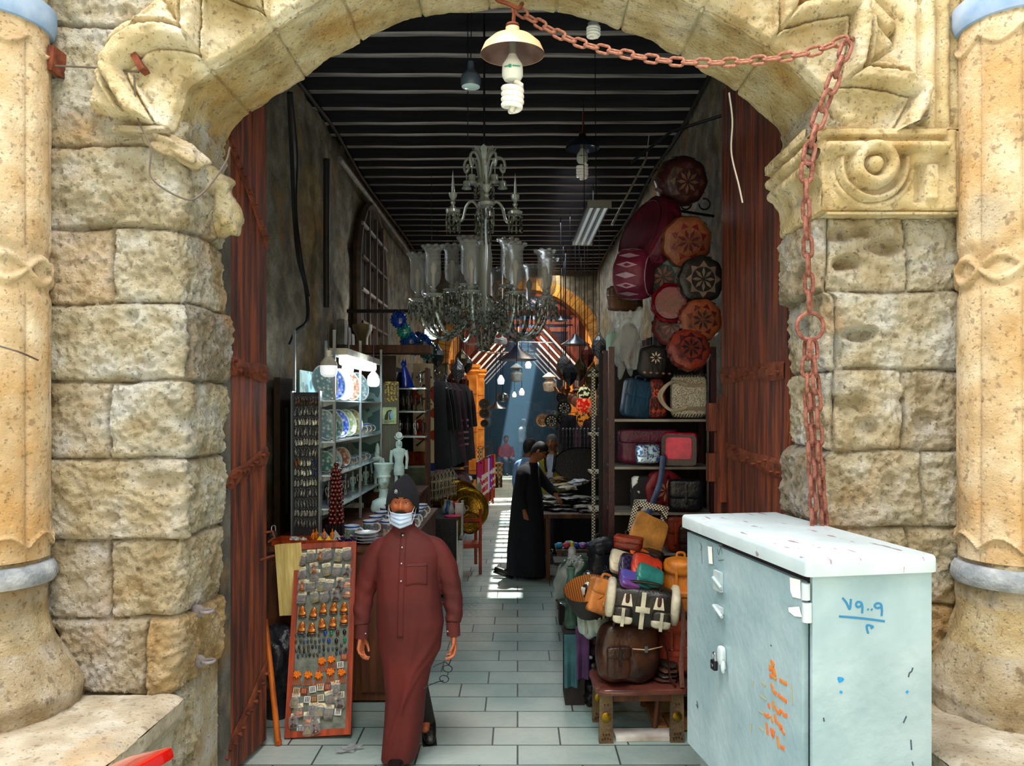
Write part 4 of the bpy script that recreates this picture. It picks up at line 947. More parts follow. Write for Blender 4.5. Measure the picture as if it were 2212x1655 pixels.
for y_, xs in rows:
    for x_ in xs:
        cn = sm[rnd.randrange(4)]; (px, py), = bz([(x_, y_+rnd.uniform(-6, 6))])
        if cn in have: o = dup(have[cn])
        else: o = have[cn] = scarab(cn, False)
        puton(o, px, py, rnd.uniform(-.2, .2), 1.12)
# pharaoh bust magnets
CPR = M('copper_gold', 'd98838', 'a04c20', sc=60, rough=.3, metal=.5); DBR = M('dark_bronze', '4a342c', '8a6a5c', sc=50, rough=.3, metal=.4)
def bustmag():
    t = thing('pharaoh_magnet', 'coppery pharaoh bust magnet among ten on the display board', 'magnet', group='pharaoh bust magnets on the board')
    m = MB(); m.ball((0, -.008, .012), (.009, .008, .012), 10, 8); m.lathe([(.0, .026), (.008, .028), (.014, .018), (.018, 0), (.016, -.004)], n=10, X=Matrix.Translation((0, -.005, .0)) @ Matrix.Diagonal((1, .45, 1, 1))); m.build('head', CPR, t)
    m = MB(); m.sbox((0, -.006, -.012), (.042, .014, .02), p=3, n=6); m.build('shoulders', CPR, t)
    m = MB(); m.lathe([(.0, -.004), (.022, -.004), (.022, 0), (0, 0)], n=14, X=Matrix.Translation((0, -.004, -.026)) @ Matrix.Diagonal((1, .6, 1.5, 1))); m.build('base', DBR, t); return t
bm0 = None
for x_, y_ in [(308, 595), (388, 610), (458, 585), (532, 580), (606, 585), (304, 712), (375, 722), (448, 695), (525, 690), (605, 668)]:
    (px, py), = bz([(x_, y_)])
    if bm0: o = dup(bm0)
    else: o = bm0 = bustmag()
    puton(o, px, py, random.uniform(-.12, .12), 1.3)
# packaged figure magnets with header cards
CRD = M('header_card', 'efe6c8', rough=.7); YEL = M('yellow_arc', 'c9a21c', rough=.6)
PLS = M('clear_film', 'e8eef0', rough=.15, tr=.6, alpha=.35)
def pack(kind, i, words_, px, py, roll):
    t = thing('figure_magnet', words_, 'magnet')
    m = MB(); m.box((0, -.003, .024), (.04, .002, .018)); m.build('card', CRD, t, smooth=False)
    m = MB(); m.tube(arc((0, -.0045, .017), .011, .5, PI-.5, 8), .0013, 5); m.build('printed_arc', YEL, t)
    mm = [DBR, LE('6b4a3c', .35), CPR, LE('8d7a6c', .3), LE('b09a40', .3)][i % 5]; m = MB()
    if kind == 0: m.ball((0, -.01, .006), (.008, .007, .011), 8, 6); m.sbox((0, -.009, -.012), (.026, .014, .022), p=3, n=5); m.box((0, -.009, -.026), (.03, .014, .006))
    elif kind == 1: m.sbox((0, -.009, -.006), (.034, .012, .018), p=3, n=6, nz=.4, seed=i); m.ball((.012, -.012, .006), .007, 8, 6); m.box((0, -.009, -.02), (.04, .012, .006))
    elif kind == 2: m.lathe([(.016, -.022), (.016, -.018), (.011, -.012), (.008, .0), (.011, .008), (.006, .02), (0, .022)], (0, -.01, 0), 9)
    else: m.add([(-.02, -.004, -.02), (.02, -.004, -.02), (.02, -.016, -.02), (-.02, -.016, -.02), (0, -.01, .014)], [(0, 3, 2, 1), (0, 1, 4), (1, 2, 4), (2, 3, 4), (3, 0, 4)])
    m.build('figure', mm, t)
    m = MB(); m.sbox((0, -.010, -.003), (.042, .018, .05), p=4, n=6, nz=.25, seed=i); m.build('plastic_wrap', PLS, t)
    puton(t, px, py, roll, 1.5)
tone = ['dark bronze', 'brown', 'coppery', 'greyish', 'olive gold']; kd = ['bust', 'reclining figure', 'standing figure', 'pyramid']
cells = [(310, 215), (372, 195), (440, 195), (490, 185), (568, 200), (630, 190), (310, 320), (395, 290), (400, 340), (484, 300), (555, 310), (632, 320), (310, 410), (372, 415), (440, 410), (500, 420), (575, 410), (628, 400), (305, 500), (400, 490), (468, 495), (545, 490), (630, 470),
         (545, 1175), (255, 1250), (505, 1245), (572, 1280), (280, 1330), (380, 1320), (430, 1335), (495, 1350), (245, 1400), (345, 1395), (400, 1400), (345, 1465), (400, 1455)]
rown = ['top row', 'second row', 'third row', 'fourth row', 'lower half', 'sixth row', 'bottom rows']
seen_lab = {}
for i, (x_, y_) in enumerate(cells):
    (px, py), = bz([(x_, y_)]); k = (i*7+i//6) % 4; rw_ = 0 if y_ < 260 else 1 if y_ < 360 else 2 if y_ < 450 else 3 if y_ < 520 else 4 if y_ < 1300 else 6
    side = 'left edge' if x_ < 330 else 'left of centre' if x_ < 420 else 'centre' if x_ < 510 else 'right of centre' if x_ < 590 else 'right edge'
    lab = f'wrapped {tone[i%5]} {kd[k]} magnet, {rown[rw_]} of the board, {side}'
    if lab in seen_lab: lab = lab.replace('wrapped', 'lower wrapped')
    seen_lab[lab] = 1; pack(k, i, lab, px, py, random.uniform(-.25, .25))
# printed tile magnets
for j, (x_, y_, c_, w_) in enumerate([(605, 945, 'a83018', 'red'), (578, 1003, 'e8e4da', 'white and black'), (264, 1178, 'd8b890', 'tan'), (318, 1182, '9c2418', 'dark red'), (380, 1172, 'f0f0ec', 'white landscape'), (435, 1160, 'f4ead0', 'cream'), (487, 1162, '98201a', 'bright red'), (342, 1245, 'eeeeea', 'white long'), (390, 1245, '7a5034', 'brown'), (437, 1238, 'f0e4c8', 'pale yellow'), (583, 1225, 'efe9cc', 'pale arc-printed'), (560, 1350, 'ffffff', 'small white'), (290, 1455, 'dfe6ee', 'bluish white')]):
    (px, py), = bz([(x_, y_)]); t = thing('tile_magnet', f'square {w_} tile magnet with tiny figures low on the board', 'magnet')
    m = MB(); m.box((0, -.004, 0), (.034, .005, .032)); m.build('tile', LE(c_, .4, 0), t, smooth=False)
    m = MB()
    for q in (-.008, 0, .008): m.box((q, -.0075, -.001), (.003, .002, .018)); m.ball((q, -.0075, .010), .0025, 6, 4)
    m.build('printed_figures', LE('2a2420' if c_[0] in 'efd' else 'e8c080', .5, 0), t); puton(t, px, py, random.uniform(-.1, .1), 1.3)
# orange bead bunches
for j, (x_, y_) in enumerate([(448, 965), (515, 958), (272, 1055), (350, 1062), (425, 1070), (508, 1050), (588, 1058)]):
    (px, py), = bz([(x_, y_)])
    if j == 0:
        t = thing('bead_bunch', 'bunch of orange beads with dangling cords on the board', 'beads', group='orange bead bunches on the board'); bb0 = t
        m = MB()
        for k in range(16): a = k*2.4; r_ = .004*math.sqrt(k); m.ball((r_*1.2*math.cos(a), -.008-.003*(k % 2), r_*.9*math.sin(a)), .006, 8, 5)
        m.build('beads', M('amber_beads', 'e87a10', rough=.25, coat=.4), t)
        m = MB()
        for k in range(5): m.tube([(-.012+.006*k, -.006, -.01), (-.016+.008*k, -.008, -.03), (-.02+.01*k, -.006, -.045)], .0016, 5); m.ball((-.02+.01*k, -.006, -.046), .004, 6, 4)
        m.build('cords', M('amber_cord', 'c8501a', rough=.5), t)
    else: t = dup(bb0)
    puton(t, px, py, 0, 1.35)
# papyrus stack left of the board
t = thing('papyrus_sheets', 'stack of yellowish papyrus sheets hanging behind the display board', 'papers', (-1.60, 5.38, .69), (0, -.07, .0))
for k in range(5): mb = MB(); mb.grid(lambda u, v: Vector((lerp(-.07, .09, u)+.004*k, -.02+.008*k+.004*math.sin(u*9+k), lerp(-.0+.01*k, .5, v))), 10, 4); mb.build('sheet', M('papyrus', 'e4cf8a', 'c9ab5e', sc=5, rough=.8, stretch=(12, 1, 1)), t)
# keychain rack
kr = thing('keychain_rack', 'narrow panel hung with rows of silver keychains beside the lit shelves', 'rack', (-1.72, 5.86, 1.14))
mb = MB(); mb.box((.1, .02, .56), (.21, .02, 1.13)); mb.build('panel', M('dark_panel', '2c2a2c', rough=.7), kr, smooth=False)
for x_ in (-.006, .206): mb = MB(); mb.box((x_, .0, .56), (.012, .06, 1.15)); mb.build('side_strip', SIL, kr, smooth=False)
KC = [M('pewter', '9aa0a2', '55595c', sc=90, rough=.3, metal=.7), M('pale_pewter', 'd2d4c8', '8c9488', sc=90, rough=.3, metal=.5), M('dark_pewter', '5c4a44', '2c2624', sc=90, rough=.35, metal=.5), LE('23426e', .4), LE('9c5a24', .4)]
nmk = ['pewter', 'pale silver', 'dark reddish', 'blue', 'amber']; kc_src = {}
for r_ in range(13):
    kind = [2, 0, 1, 0, 1, 0, 1, 1, 1, 0, 0, 1, 0][r_]
    for c_ in range(9 if r_ < 6 else 8):
        kk = kind
        if r_ == 6 and c_ < 2: kk = 4
        if r_ in (6, 7) and c_ > 5: kk = 3
        if kk not in kc_src:
            t = thing('keychain', f'{nmk[kk]} keychain hanging in rows on the narrow rack', 'keychain', group=f'{nmk[kk]} keychains on the rack'); kc_src[kk] = t
            m = MB(); m.tube(arc((0, -.006, .03), .008, 0, 2*PI, 10)[:-1], .0012, 5, closed=True); m.cyl((0, -.006, .022), (0, -.006, .012), .0015, n=5); m.build('ring', KC[0], t)
            m = MB(); m.sbox((0, -.008, -.008), (.017, .008, .042), p=3, n=6, nz=.5, seed=kk); m.ball((0, -.011, .004), .006, 6, 5); m.build('charm', KC[kk], t)
        else: t = dup(kc_src[kk])
        t.location = (-1.72+.018+c_*.022+random.uniform(-.003, .003), 5.868, 1.14+1.06-r_*.078+random.uniform(-.006, .006)); t.rotation_euler = (0, random.uniform(-.2, .2), random.uniform(-.3, .3))
# shelf unit
su = thing('wall_shelf', 'aluminium souvenir shelving lit by a bright strip light', 'shelf', (-1.58, 7.1, 0))
for y_ in (-1.18, -.2, .85): 
    for x_ in (-.15, .16): mb = MB(); mb.box((x_, y_, 1.95), (.02, .02, 1.6)); mb.build('post', SIL, su, smooth=False)
GSH = M('pale_glass_shelf', 'cfe6ea', rough=.15, coat=.5)
SZ = [2.20, 1.88, 1.62, 1.36]
for z in SZ:
    mb = MB(); mb.box((.0, -.15, z), (.33, 2.1, .012)); mb.build('shelf_board', GSH, su, smooth=False)
    for y_ in (-1.18, -.2, .85): mb = MB(); mb.prism([(-.15, 0), (.15, 0), (.15, -.02), (-.1, -.09), (-.15, -.09)], .006, Matrix.Translation((0, y_, z-.006))); mb.build('bracket', SIL, su, smooth=False)
mb = MB(); mb.box((-.17, -.05, 1.8), (.02, 1.9, 1.3)); mb.build('back_panel', M('pale_teal_panel', '8fb8bc', '4c7478', sc=14, rough=.3, kind='cell'), su, smooth=False)
mb = MB(); mb.box((0, .91, 1.8), (.33, .02, 1.3)); mb.build('end_panel', M('pale_teal_panel', '8fb8bc'), su, smooth=False)
# strip light over the shelves
t = thing('strip_light', 'glowing white strip light above the souvenir shelves', 'lamp', (-1.42, 6.75, 2.53), (0, 0, 0))
mb = MB(); mb.box((0, 0, .06), (.16, 1.5, .05)); mb.build('housing', LE('c9c4b2', .5, 0), t, smooth=False)
mb = MB(); mb.sbox((.02, 0, 0), (.12, 1.2, .08), p=6, n=6); mb.build('diffuser', M('lit_diffuser', 'f4fcff', rough=.5, em=4), t)
def ledbulb(loc, label, sc=1, em=1.2, cord=0):
    t = thing('led_bulb', label, 'bulb', loc, sc=sc)
    m = MB(); m.lathe([(0, -.075), (.03, -.074), (.05, -.06), (.055, -.04), (.055, 0)], n=20); m.build('diffuser', M('lit_bulb_%d' % (em*10), 'f6fbff', rough=.4, em=em), t)
    m = MB(); m.lathe([(.055, 0), (.053, .02), (.03, .05), (.02, .06), (.02, .1), (0, .1)], n=20); m.build('bulb_neck', LE('d9d6cc', .5, 0), t)
    if cord: m = MB(); m.cyl((0, 0, .1), (0, 0, cord/sc), .004/sc, n=5); m.build('cord', BLK, t)
    return t
ledbulb(P(710, 790, 5.75), 'white bulb in a holder left of the glowing strip light', 1.15, .5, .3); ledbulb(P(751, 792, 6.4), 'small white bulb just under the glowing strip light', .9, .8, .1); ledbulb(P(807, 818, 6.9), 'bluish glowing bulb before the upper plates', 1.0, .8, .35)
ledbulb(P(932, 713, 10), 'brightly lit round bulb below the chandelier on the left', 1.6, 30, ZC-P(932, 713, 10).z)
point('shop_lamp', (-1.3, 6.6, 2.42), 19, (.85, .96, 1), .15); point('bulb_lamp', (P(932, 725, 10)[0], 9.9, 3.02), 25, (1, .98, .92), .08)
# plates
CER = {c: M('ceramic_'+c, c, d, sc=30, rough=.2, coat=.4, kind='vor', lo=.1, hi=.5) for c, d in (('eef4f2', '7aa0a8'), ('e8f0e0', '9aac7c'), ('dfe9f4', '2f62c8'), ('e6dccc', '9c6c50'), ('cfe4e0', '4c7c74'), ('ece8b8', 'a49a58'))}
def plate(loc, rz, R, mt, label, tilt=.28, oval=1.25):
    t = thing('souvenir_plate', label, 'plate', loc, (0, 0, rz)); X = Matrix.Rotation(-tilt, 4, 'X') @ Matrix.Translation((0, 0, R*oval)) @ Matrix.Rotation(PI/2, 4, 'X') @ Matrix.Diagonal((1, oval, 1, 1))
    m = MB(); m.lathe([(0, .004), (R*.62, .004), (R*.7, .012), (R*.98, .02), (R, .024), (R*.97, .014), (R*.7, .0), (0, -.008)], n=28, X=X); m.build('dish', mt, t)
    m = MB(); m.lathe([(R*.93, .021), (R*1.01, .026), (R*1.01, .021)], n=28, X=X); m.build('rim_band', LE('d8e2e4', .25, 0), t)
    return t
pw = list(CER.values()); pl_names = ['white', 'greenish', 'blue-patterned', 'brownish', 'teal', 'yellowish']
for i, y_ in enumerate((6.02, 6.3, 6.6, 6.92, 7.3)): plate((-1.52, y_+.05, 2.206), .8, .115, pw[[0, 2, 1, 3, 0][i]], ['large white oval plate foremost on the top shelf', 'blue-marked oval plate second on the top shelf', 'greenish oval plate third on the top shelf', 'brownish oval plate fourth on the top shelf', 'white oval plate at the back of the top shelf'][i])
for i, y_ in enumerate((6.02, 6.25, 6.5, 6.78, 7.05)): plate((-1.52, y_+.05, 1.886), .8, .10, pw[[0, 4, 2, 1, 5][i]], ['white rimmed plate foremost on the second shelf', 'teal plate second on the second shelf', 'blue-patterned plate in the middle of the second shelf', 'greenish plate fourth on the second shelf', 'yellowish plate at the back of the second shelf'][i])
for i, y_ in enumerate((6.03, 6.3, 6.62)): plate((-1.53, y_+.05, 1.626), .7, .08, pw[[4, 0, 3][i]], ['teal dish foremost on the third shelf', 'white dish in the middle of the third shelf', 'brownish dish at the back of the third shelf'][i], oval=1.1)
# mugs
def mug(loc, rz, label, c1='eef2f4', band='2f62c8', sc=1, group=None, pic='7a9a6a'):
    t = thing('mug', label, 'mug', loc, rz, group, sc)
    m = MB(); m.lathe([(0, .004), (.034, .0), (.037, .006), (.040, .088), (.043, .094), (.041, .094), (.037, .012), (0, .01)], n=20); m.build('cup', LE(c1, .2, 0), t)
    m = MB(); m.tube(arc((.038, 0, .05), .026, -PI/2, PI/2, 8), .0055, 6); m.build('handle', LE(c1, .2, 0), t)
    m = MB(); m.lathe([(.0408, .082), (.0432, .092)], n=20); m.build('rim_band', LE(band, .2, 0), t)
    m = MB(); m.lathe([(.0388, .02), (.0405, .075)], n=10, ang=PI*.8); m.parts = 0; m.build('printed_picture', M('pic_'+pic, pic, 'c8a878', sc=40, rough=.3, c3='3c5a7c'), t).rotation_euler = (0, 0, -PI*.9); return t
mg = []
k = 0; mn = ['foremost', 'second', 'third', 'fourth', 'fifth', 'sixth']; ln = ['nearest the aisle', 'in the middle', 'nearest the shelves']
rw2 = ['left row', 'middle row', 'right row']
for a in range(3):
    for b in range(5):
        mug((-1.16+.14*a, 6.0+.25*b, 1.141+.0), random.uniform(-.9, .9), f'white mug with blue rim, {mn[b]} in the {rw2[a]} on the counter', pic=['7a9a6a', '9a6a5a', '5a7a9a'][(a+b) % 3], sc=1.3)
mug((-1.24, 5.72, 1.141), .4, 'pale blue mug standing alone before the mug rows', 'cfe0ea', '1f4fb4', 1.35)
for b in range(4): mug((-1.50, 6.9+.2*b, 1.626), .6, f'small mug on the third shelf, {mn[b]} from the front', 'cfe0e6', '3c6c9c', .9)
for b in range(3): mug((-1.50, 7.3+.2*b, 1.886), .6, f'pale mug on the second shelf beside the plates, {mn[b]}', 'dff0f2', '2f62c8', 1.1)
for b in range(4): # stacked saucers on the counter front
    m = MB(); m.lathe([(0, 0), (.05, .0), (.085, .018), (.083, .02), (.05, .006), (0, .006)], n=24); obj1(m, 'saucer', f'white saucer, {["lowest","second","third","topmost"][b]} of the stack on the counter front', 'saucer', (-1.12, 5.66, 1.142+.022*b), mt=LE('e8f0f6', .2, 0))
# statues
PLT = M('pale_green_plaster', 'd6ece8', 'a9cfcc', sc=12, rough=.5, bump=.15); SLV = M('silvered_metal', 'b9bcc0', '5c6064', sc=60, rough=.25, metal=.8); DKF = M('dark_statue', '26221f', '5a544c', sc=50, rough=.35, metal=.3)
def figurine(t, h, mt, head='man', disc=False, base=True):
    """standing Egyptian-style figure, height h: legs, kilt, torso, arms, head as parts"""
    k = h; m = MB()
    for s in (-1, 1): m.loft([[Vector((s*.045*k+math.cos(a)*r_*k, math.sin(a)*r_*k+oy*k*s, z*k)) for a in [2*PI*i/8 for i in range(8)]] for z, r_, oy in ((.05, .03, .02), (.07, .024, .02), (.18, .03, .015), (.25, .026, .01), (.36, .042, .005))])
    m.build('legs', mt, t)
    m = MB(); m.loft([[Vector((math.cos(a)*rx*k, math.sin(a)*ry*k, z*k)) for a in [2*PI*i/14 for i in range(14)]] for z, rx, ry in ((.27, .085, .06), (.32, .09, .06), (.42, .085, .055), (.48, .066, .045))]); m.build('kilt', mt, t)
    m = MB(); m.loft([[Vector((math.cos(a)*rx*k, math.sin(a)*ry*k, z*k)) for a in [2*PI*i/14 for i in range(14)]] for z, rx, ry in ((.47, .066, .045), (.55, .075, .05), (.66, .115, .05), (.70, .10, .045), (.72, .04, .035), (.75, .032, .03))]); m.build('torso', mt, t)
    for s in (-1, 1): m = MB(); m.tube([(s*.115*k, 0, .68*k), (s*.135*k, 0, .55*k), (s*.125*k, -.015*k, .42*k), (s*.12*k, -.02*k, .37*k)], [.028*k, .026*k, .022*k, .026*k], 8); m.build('arm', mt, t)
    m = MB(); m.ball((0, -.005*k, .80*k), (.04*k, .045*k, .055*k), 12, 8)
    if head == 'falcon': m.loft([[Vector((math.cos(a)*r_*k, y_*k, z*k+math.sin(a)*r_*k)) for a in [2*PI*i/6 for i in range(6)]] for y_, z, r_ in ((-.03, .80, .022), (-.06, .79, .012), (-.07, .775, .003))])
    if head == 'queen': m.lathe([(.045*k, .82*k), (.075*k, .95*k), (.06*k, .97*k), (0, .975*k)], (0, 0, 0), 14)
    if head == 'crown': m.lathe([(.045*k, .82*k), (.05*k, .88*k), (.03*k, .95*k), (.02*k, .98*k), (0, 1.0*k)], (0, 0, 0), 12)
    m.sbox((0, .012*k, .775*k), (.11*k, .06*k, .13*k), p=3, n=6); m.build('head', mt, t)
    if disc: m = MB(); m.lathe([(0, .01*k), (.055*k, .008*k), (.055*k, -.008*k), (0, -.01*k)], n=20, X=Matrix.Translation((0, 0, .93*k)) @ Matrix.Rotation(PI/2, 4, 'X')); m.tube(arc((0, 0, .93*k), .075*k, -PI*.95, -.05*PI, 12), .008*k, 6); m.build('sun_disc', mt, t)
    if base: m = MB(); m.box((0, 0, .025*k), (.2*k, .16*k, .05*k)); m.build('base', mt, t, smooth=False)
def fig(loc, rz, h, mt, label, name='figurine', **kw): t = thing(name, label, 'statue', loc, rz); figurine(t, h, mt, **kw); return t
st = P(858, 1062, 7.7); 
t = thing('plinth_table', 'dark side table carrying the tall statues behind the counter', 'table', (-1.28, 8.1, 0)); mb = MB(); mb.box((0, 0, 1.27), (.6, .7, .03)); mb.build('top', BRW, t, smooth=False); mb = MB(); mb.box((0, 0, .63), (.54, .64, 1.25)); mb.build('body', BRW, t, smooth=False)
fig((-1.22, 7.86, 1.286), .2, .62, PLT, 'pale green falcon-headed statue crowned with a sun disc', head='falcon', disc=True)
fig((-1.44, 7.85, 1.286), .5, .50, PLT, 'pale statue with tall crown left of the falcon-headed statue', head='crown')
t = thing('queen_bust', 'pale blue-green bust of an Egyptian queen with flat-topped crown', 'statue', (-1.30, 7.42, 1.142), .3)
mb = MB(); mb.loft([[Vector((math.cos(a)*rx, math.sin(a)*ry, z)) for a in [2*PI*i/20 for i in range(20)]] for z, rx, ry in ((0, .12, .08), (.03, .13, .085), (.1, .11, .075), (.13, .05, .045), (.19, .04, .04), (.215, .045, .045))]); mb.build('shoulders', PLT, t)
def hd(u, v):
    a = 2*PI*u; z = v; r = interp([(0, .02), (.12, .036), (.35, .05), (.6, .054), (.8, .056), (1, .05)], z)[0]; f = max(0, -math.sin(a)); y_ = math.sin(a)*r*1.15
    nose = .022*math.exp(-((math.cos(a)/.22)**2))*math.exp(-((z-.48)/.12)**2)*(1 if f > .5 else 0); eye = -.006*math.exp(-((abs(math.cos(a))-.4)/.15)**2)*math.exp(-((z-.62)/.06)**2)*(1 if f > .3 else 0); lip = .007*math.exp(-((math.cos(a)/.25)**2))*math.exp(-((z-.26)/.05)**2)*(1 if f > .5 else 0)
    return Vector((math.cos(a)*r, y_-nose-lip-eye, .21+.145*z))
mb = MB(); mb.grid(hd, 36, 24, closed=True); mb.build('face', PLT, t)
mb = MB(); mb.lathe([(.054, .325), (.06, .335), (.062, .345), (.06, .355), (.10, .46), (.098, .465), (0, .47)], n=28); mb.lathe([(.058, .322), (.066, .33), (.066, .345), (.058, .35)], n=28); mb.build('crown', PLT, t)
t = thing('dark_red_tower', 'dark red beaded tower ornament standing before the shelves', 'ornament', (-1.40, 5.90, 1.142))
mb = MB()
for k in range(14):
    for j in range(8): a = 2*PI*j/8+k*.4; r_ = .05*(1-.035*k); mb.ball((r_*math.cos(a), r_*math.sin(a), .12+.031*k), .016, 7, 5)
mb.cyl((0, 0, .1), (0, 0, .56), .03, .012); mb.ball((0, 0, .565), .02); mb.build('bead_column', M('oxblood', '6e140e', '300806', sc=40, rough=.3, coat=.3), t)
mb = MB(); [mb.box((-.06+.024*k, 0, .06), (.018, .11, .1)) for k in range(6)]; mb.build('black_base', BLK, t, smooth=False); mb = MB(); mb.lathe([(0, 0), (.1, 0), (.12, .014), (.118, .018), (0, .012)], n=24); mb.build('tray', SIL, t)
# pyramids and small souvenirs in the front tray
t = thing('souvenir_tray', 'orange wooden tray on the counter end full of small souvenirs', 'tray', (-1.55, 5.66, 1.141)); mb = MB(); mb.box((0, 0, .006), (.46, .2, .012)); mb.build('tray_floor', ORW, t, smooth=False)
for c, d in (((0, -.1, .02), (.48, .014, .04)), ((0, .1, .02), (.48, .014, .04)), ((-.235, 0, .02), (.014, .2, .04)), ((.235, 0, .02), (.014, .2, .04))): mb = MB(); mb.box(c, d); mb.build('tray_rim', ORW, t, smooth=False)
def pyramid(loc, s, mt, label, rz=.6, group=None):
    t = thing('pyramid', label, 'ornament', loc, rz, group); m = MB(); m.add([(-s, -s, 0), (s, -s, 0), (s, s, 0), (-s, s, 0), (0, 0, 1.7*s)], [(3, 2, 1, 0), (0, 1, 4), (1, 2, 4), (2, 3, 4), (3, 0, 4)]); m.build('pyramid_body', mt, t, smooth=False)
    m = MB(); m.tube(arc((0, -s*.78, s*.25), s*.32, 0, PI, 8), s*.05, 5); m.build('arch_outline', LE('3a3430', .4, 0), t); return t
AMB = M('amber_resin', 'e8820e', 'b04a06', sc=25, rough=.2, coat=.4); PUR = M('dark_purple', '2c1a4a', '140c22', sc=20, rough=.25, coat=.4); YLS = M('yellow_resin', 'f0c21a', rough=.3); LAV = M('striped_crystal', 'c8c6e4', '5c5a84', sc=60, rough=.25, kind='wave')
pyramid((-1.44, 5.70, 1.155), .045, LAV, 'lavender crystal pyramid at the back left of the tray'); pyramid((-1.36, 5.70, 1.155), .048, M('grey_crystal', 'd0d0cc', '5a5a54', sc=60, rough=.25, kind='wave'), 'grey crystal pyramid at the back right of the tray')
pyramid((-1.45, 5.60, 1.155), .032, YLS, 'yellow pyramid at the front left of the tray', 0); pyramid((-1.385, 5.60, 1.155), .032, YLS, 'yellow pyramid at the front right of the tray', 0)
for i, (x_, y_) in enumerate(((-1.49, 5.66), (-1.43, 5.645), (-1.37, 5.65), (-1.50, 5.61))): fig((x_, y_, 1.155), .2*i, .10, AMB, ['leftmost', 'second', 'third', 'front left'][i]+' small amber figure in the souvenir tray', head='crown')
for i, (x_, y_) in enumerate(((-1.62, 5.62), (-1.57, 5.60), (-1.66, 5.66))): m = MB(); m.sbox((0, 0, .02), (.05, .04, .04), p=2.5, n=6, nz=.5, seed=i); obj1(m, 'crystal_animal', ['middle', 'right-hand', 'rear'][i]+' pale crystal figure at the left end of the tray', 'ornament', (x_, y_, 1.155), mt=M('milk_crystal', 'd8dad2', '8a8c84', sc=30, rough=.2))
for i in range(7): m = MB(); m.sbox((0, 0, .03), (.06, .05, .05), p=2.5, n=7, nz=.7, seed=i+3); obj1(m, 'purple_stone', 'rough dark purple stone heaped at the right end of the tray', 'stone', (-1.29+.06*(i % 3), 5.62+.06*(i//3), 1.142), rot=(.3*i, .5*i, i), group='purple stones on the counter', mt=PUR)
for k in range(7): fig((-1.52, 6.15+.3*k, 1.37), .7, .2, PLT if k % 2 else SLV, f'small statue on the lowest lit shelf, {["foremost","second","third","fourth","fifth","sixth","rearmost"][k]}', head=['crown', 'falcon', 'queen'][k % 3])
for k in range(5): mb = MB(); mb.box((0, 0, .06), (.02, .09, .12)); obj1(mb, 'framed_picture', f'small grey framed picture leaning on the lowest lit shelf, {mn[k]} from the front', 'picture', (-1.62, 6.2+.28*k, 1.37), (0, .15, -.2), mt=LE(['8c9ca4', '2c3034', 'b0c4c8', '24282c', '7c8c94'][k], .3), smooth=False)
# goods on the wall right of the shelves
WD2 = LE('4c3a2a', .6)
t = thing('corner_shelf', 'dark wall shelves with black statuettes and a blue cat', 'shelf', (-1.42, 8.75, 0))
mb = MB(); mb.box((-.3, .12, 1.9), (.62, .03, 1.7)); mb.build('back', WD2, t, smooth=False); mb = MB(); mb.box((-.3, .06, 1.1), (.10, .02, 1.5)); mb.build('slat', LE('6a5240', .6), t, smooth=False)
for z in (2.36, 2.10, 1.82): mb = MB(); mb.box((.18, -.05, z), (.42, .32, .018)); mb.build('shelf_board', GSH, t, smooth=False)
mb = MB(); mb.box((0.0, -.1, 2.80), (.9, .3, .09)); mb.build('lintel', BRW, t, smooth=False)
mb = MB(); mb.box((.38, .1, 1.6), (.03, .3, 2.0)); mb.build('upright', BRW, t, smooth=False)
t = thing('cat_statue', 'bright blue seated cat statue on the upper wall shelf', 'statue', (-1.25, 8.60, 2.376), -.6, sc=1.1)
BLC = M('cobalt_glaze', '1540c8', '0c2a90', sc=8, rough=.2, coat=.5)
mb = MB(); mb.loft([[Vector((math.cos(a)*rx, oy+math.sin(a)*ry, z)) for a in [2*PI*i/14 for i in range(14)]] for z, rx, ry, oy in ((0, .045, .075, .02), (.03, .05, .075, .02), (.08, .045, .06, .01), (.14, .034, .04, -.015), (.19, .026, .03, -.03), (.21, .02, .022, -.035))]); mb.build('body', BLC, t)
mb = MB(); mb.ball((0, -.042, .235), (.026, .034, .027), 12, 8); [mb.lathe([(.012, 0), (.002, .035)], (s*.017, -.035, .25), 6) for s in (-1, 1)]; mb.build('head', BLC, t)
mb = MB(); mb.tube(bez([(0, .09, .01), (.05, .06, .012), (.055, 0, .012)], 6), .009, 6); mb.build('tail', BLC, t)
mb = MB(); mb.box((0, 0, -.004), (.12, .2, .012)); mb.build('plinth', BLC, t, smooth=False)
t = fig((-1.10, 8.68, 2.37), .3, .24, SLV, 'silvery standing statuette beside the blue cat', head='man')
for i in range(6): fig((-1.36+.07*i, 8.60+.05*(i % 2), 2.11), .3*i, .2+.02*(i % 3), DKF, f'dark metal statuette on the middle wall shelf, {mn[i]} from the left', head=['crown', 'falcon', 'queen'][i % 3])
for i in range(4): fig((-1.33+.09*i, 8.62, 1.83), .3*i, .21, DKF if i % 2 else SLV, f'statuette on the lowest wall shelf, {mn[i]} from the left', head=['falcon', 'crown'][i % 2])
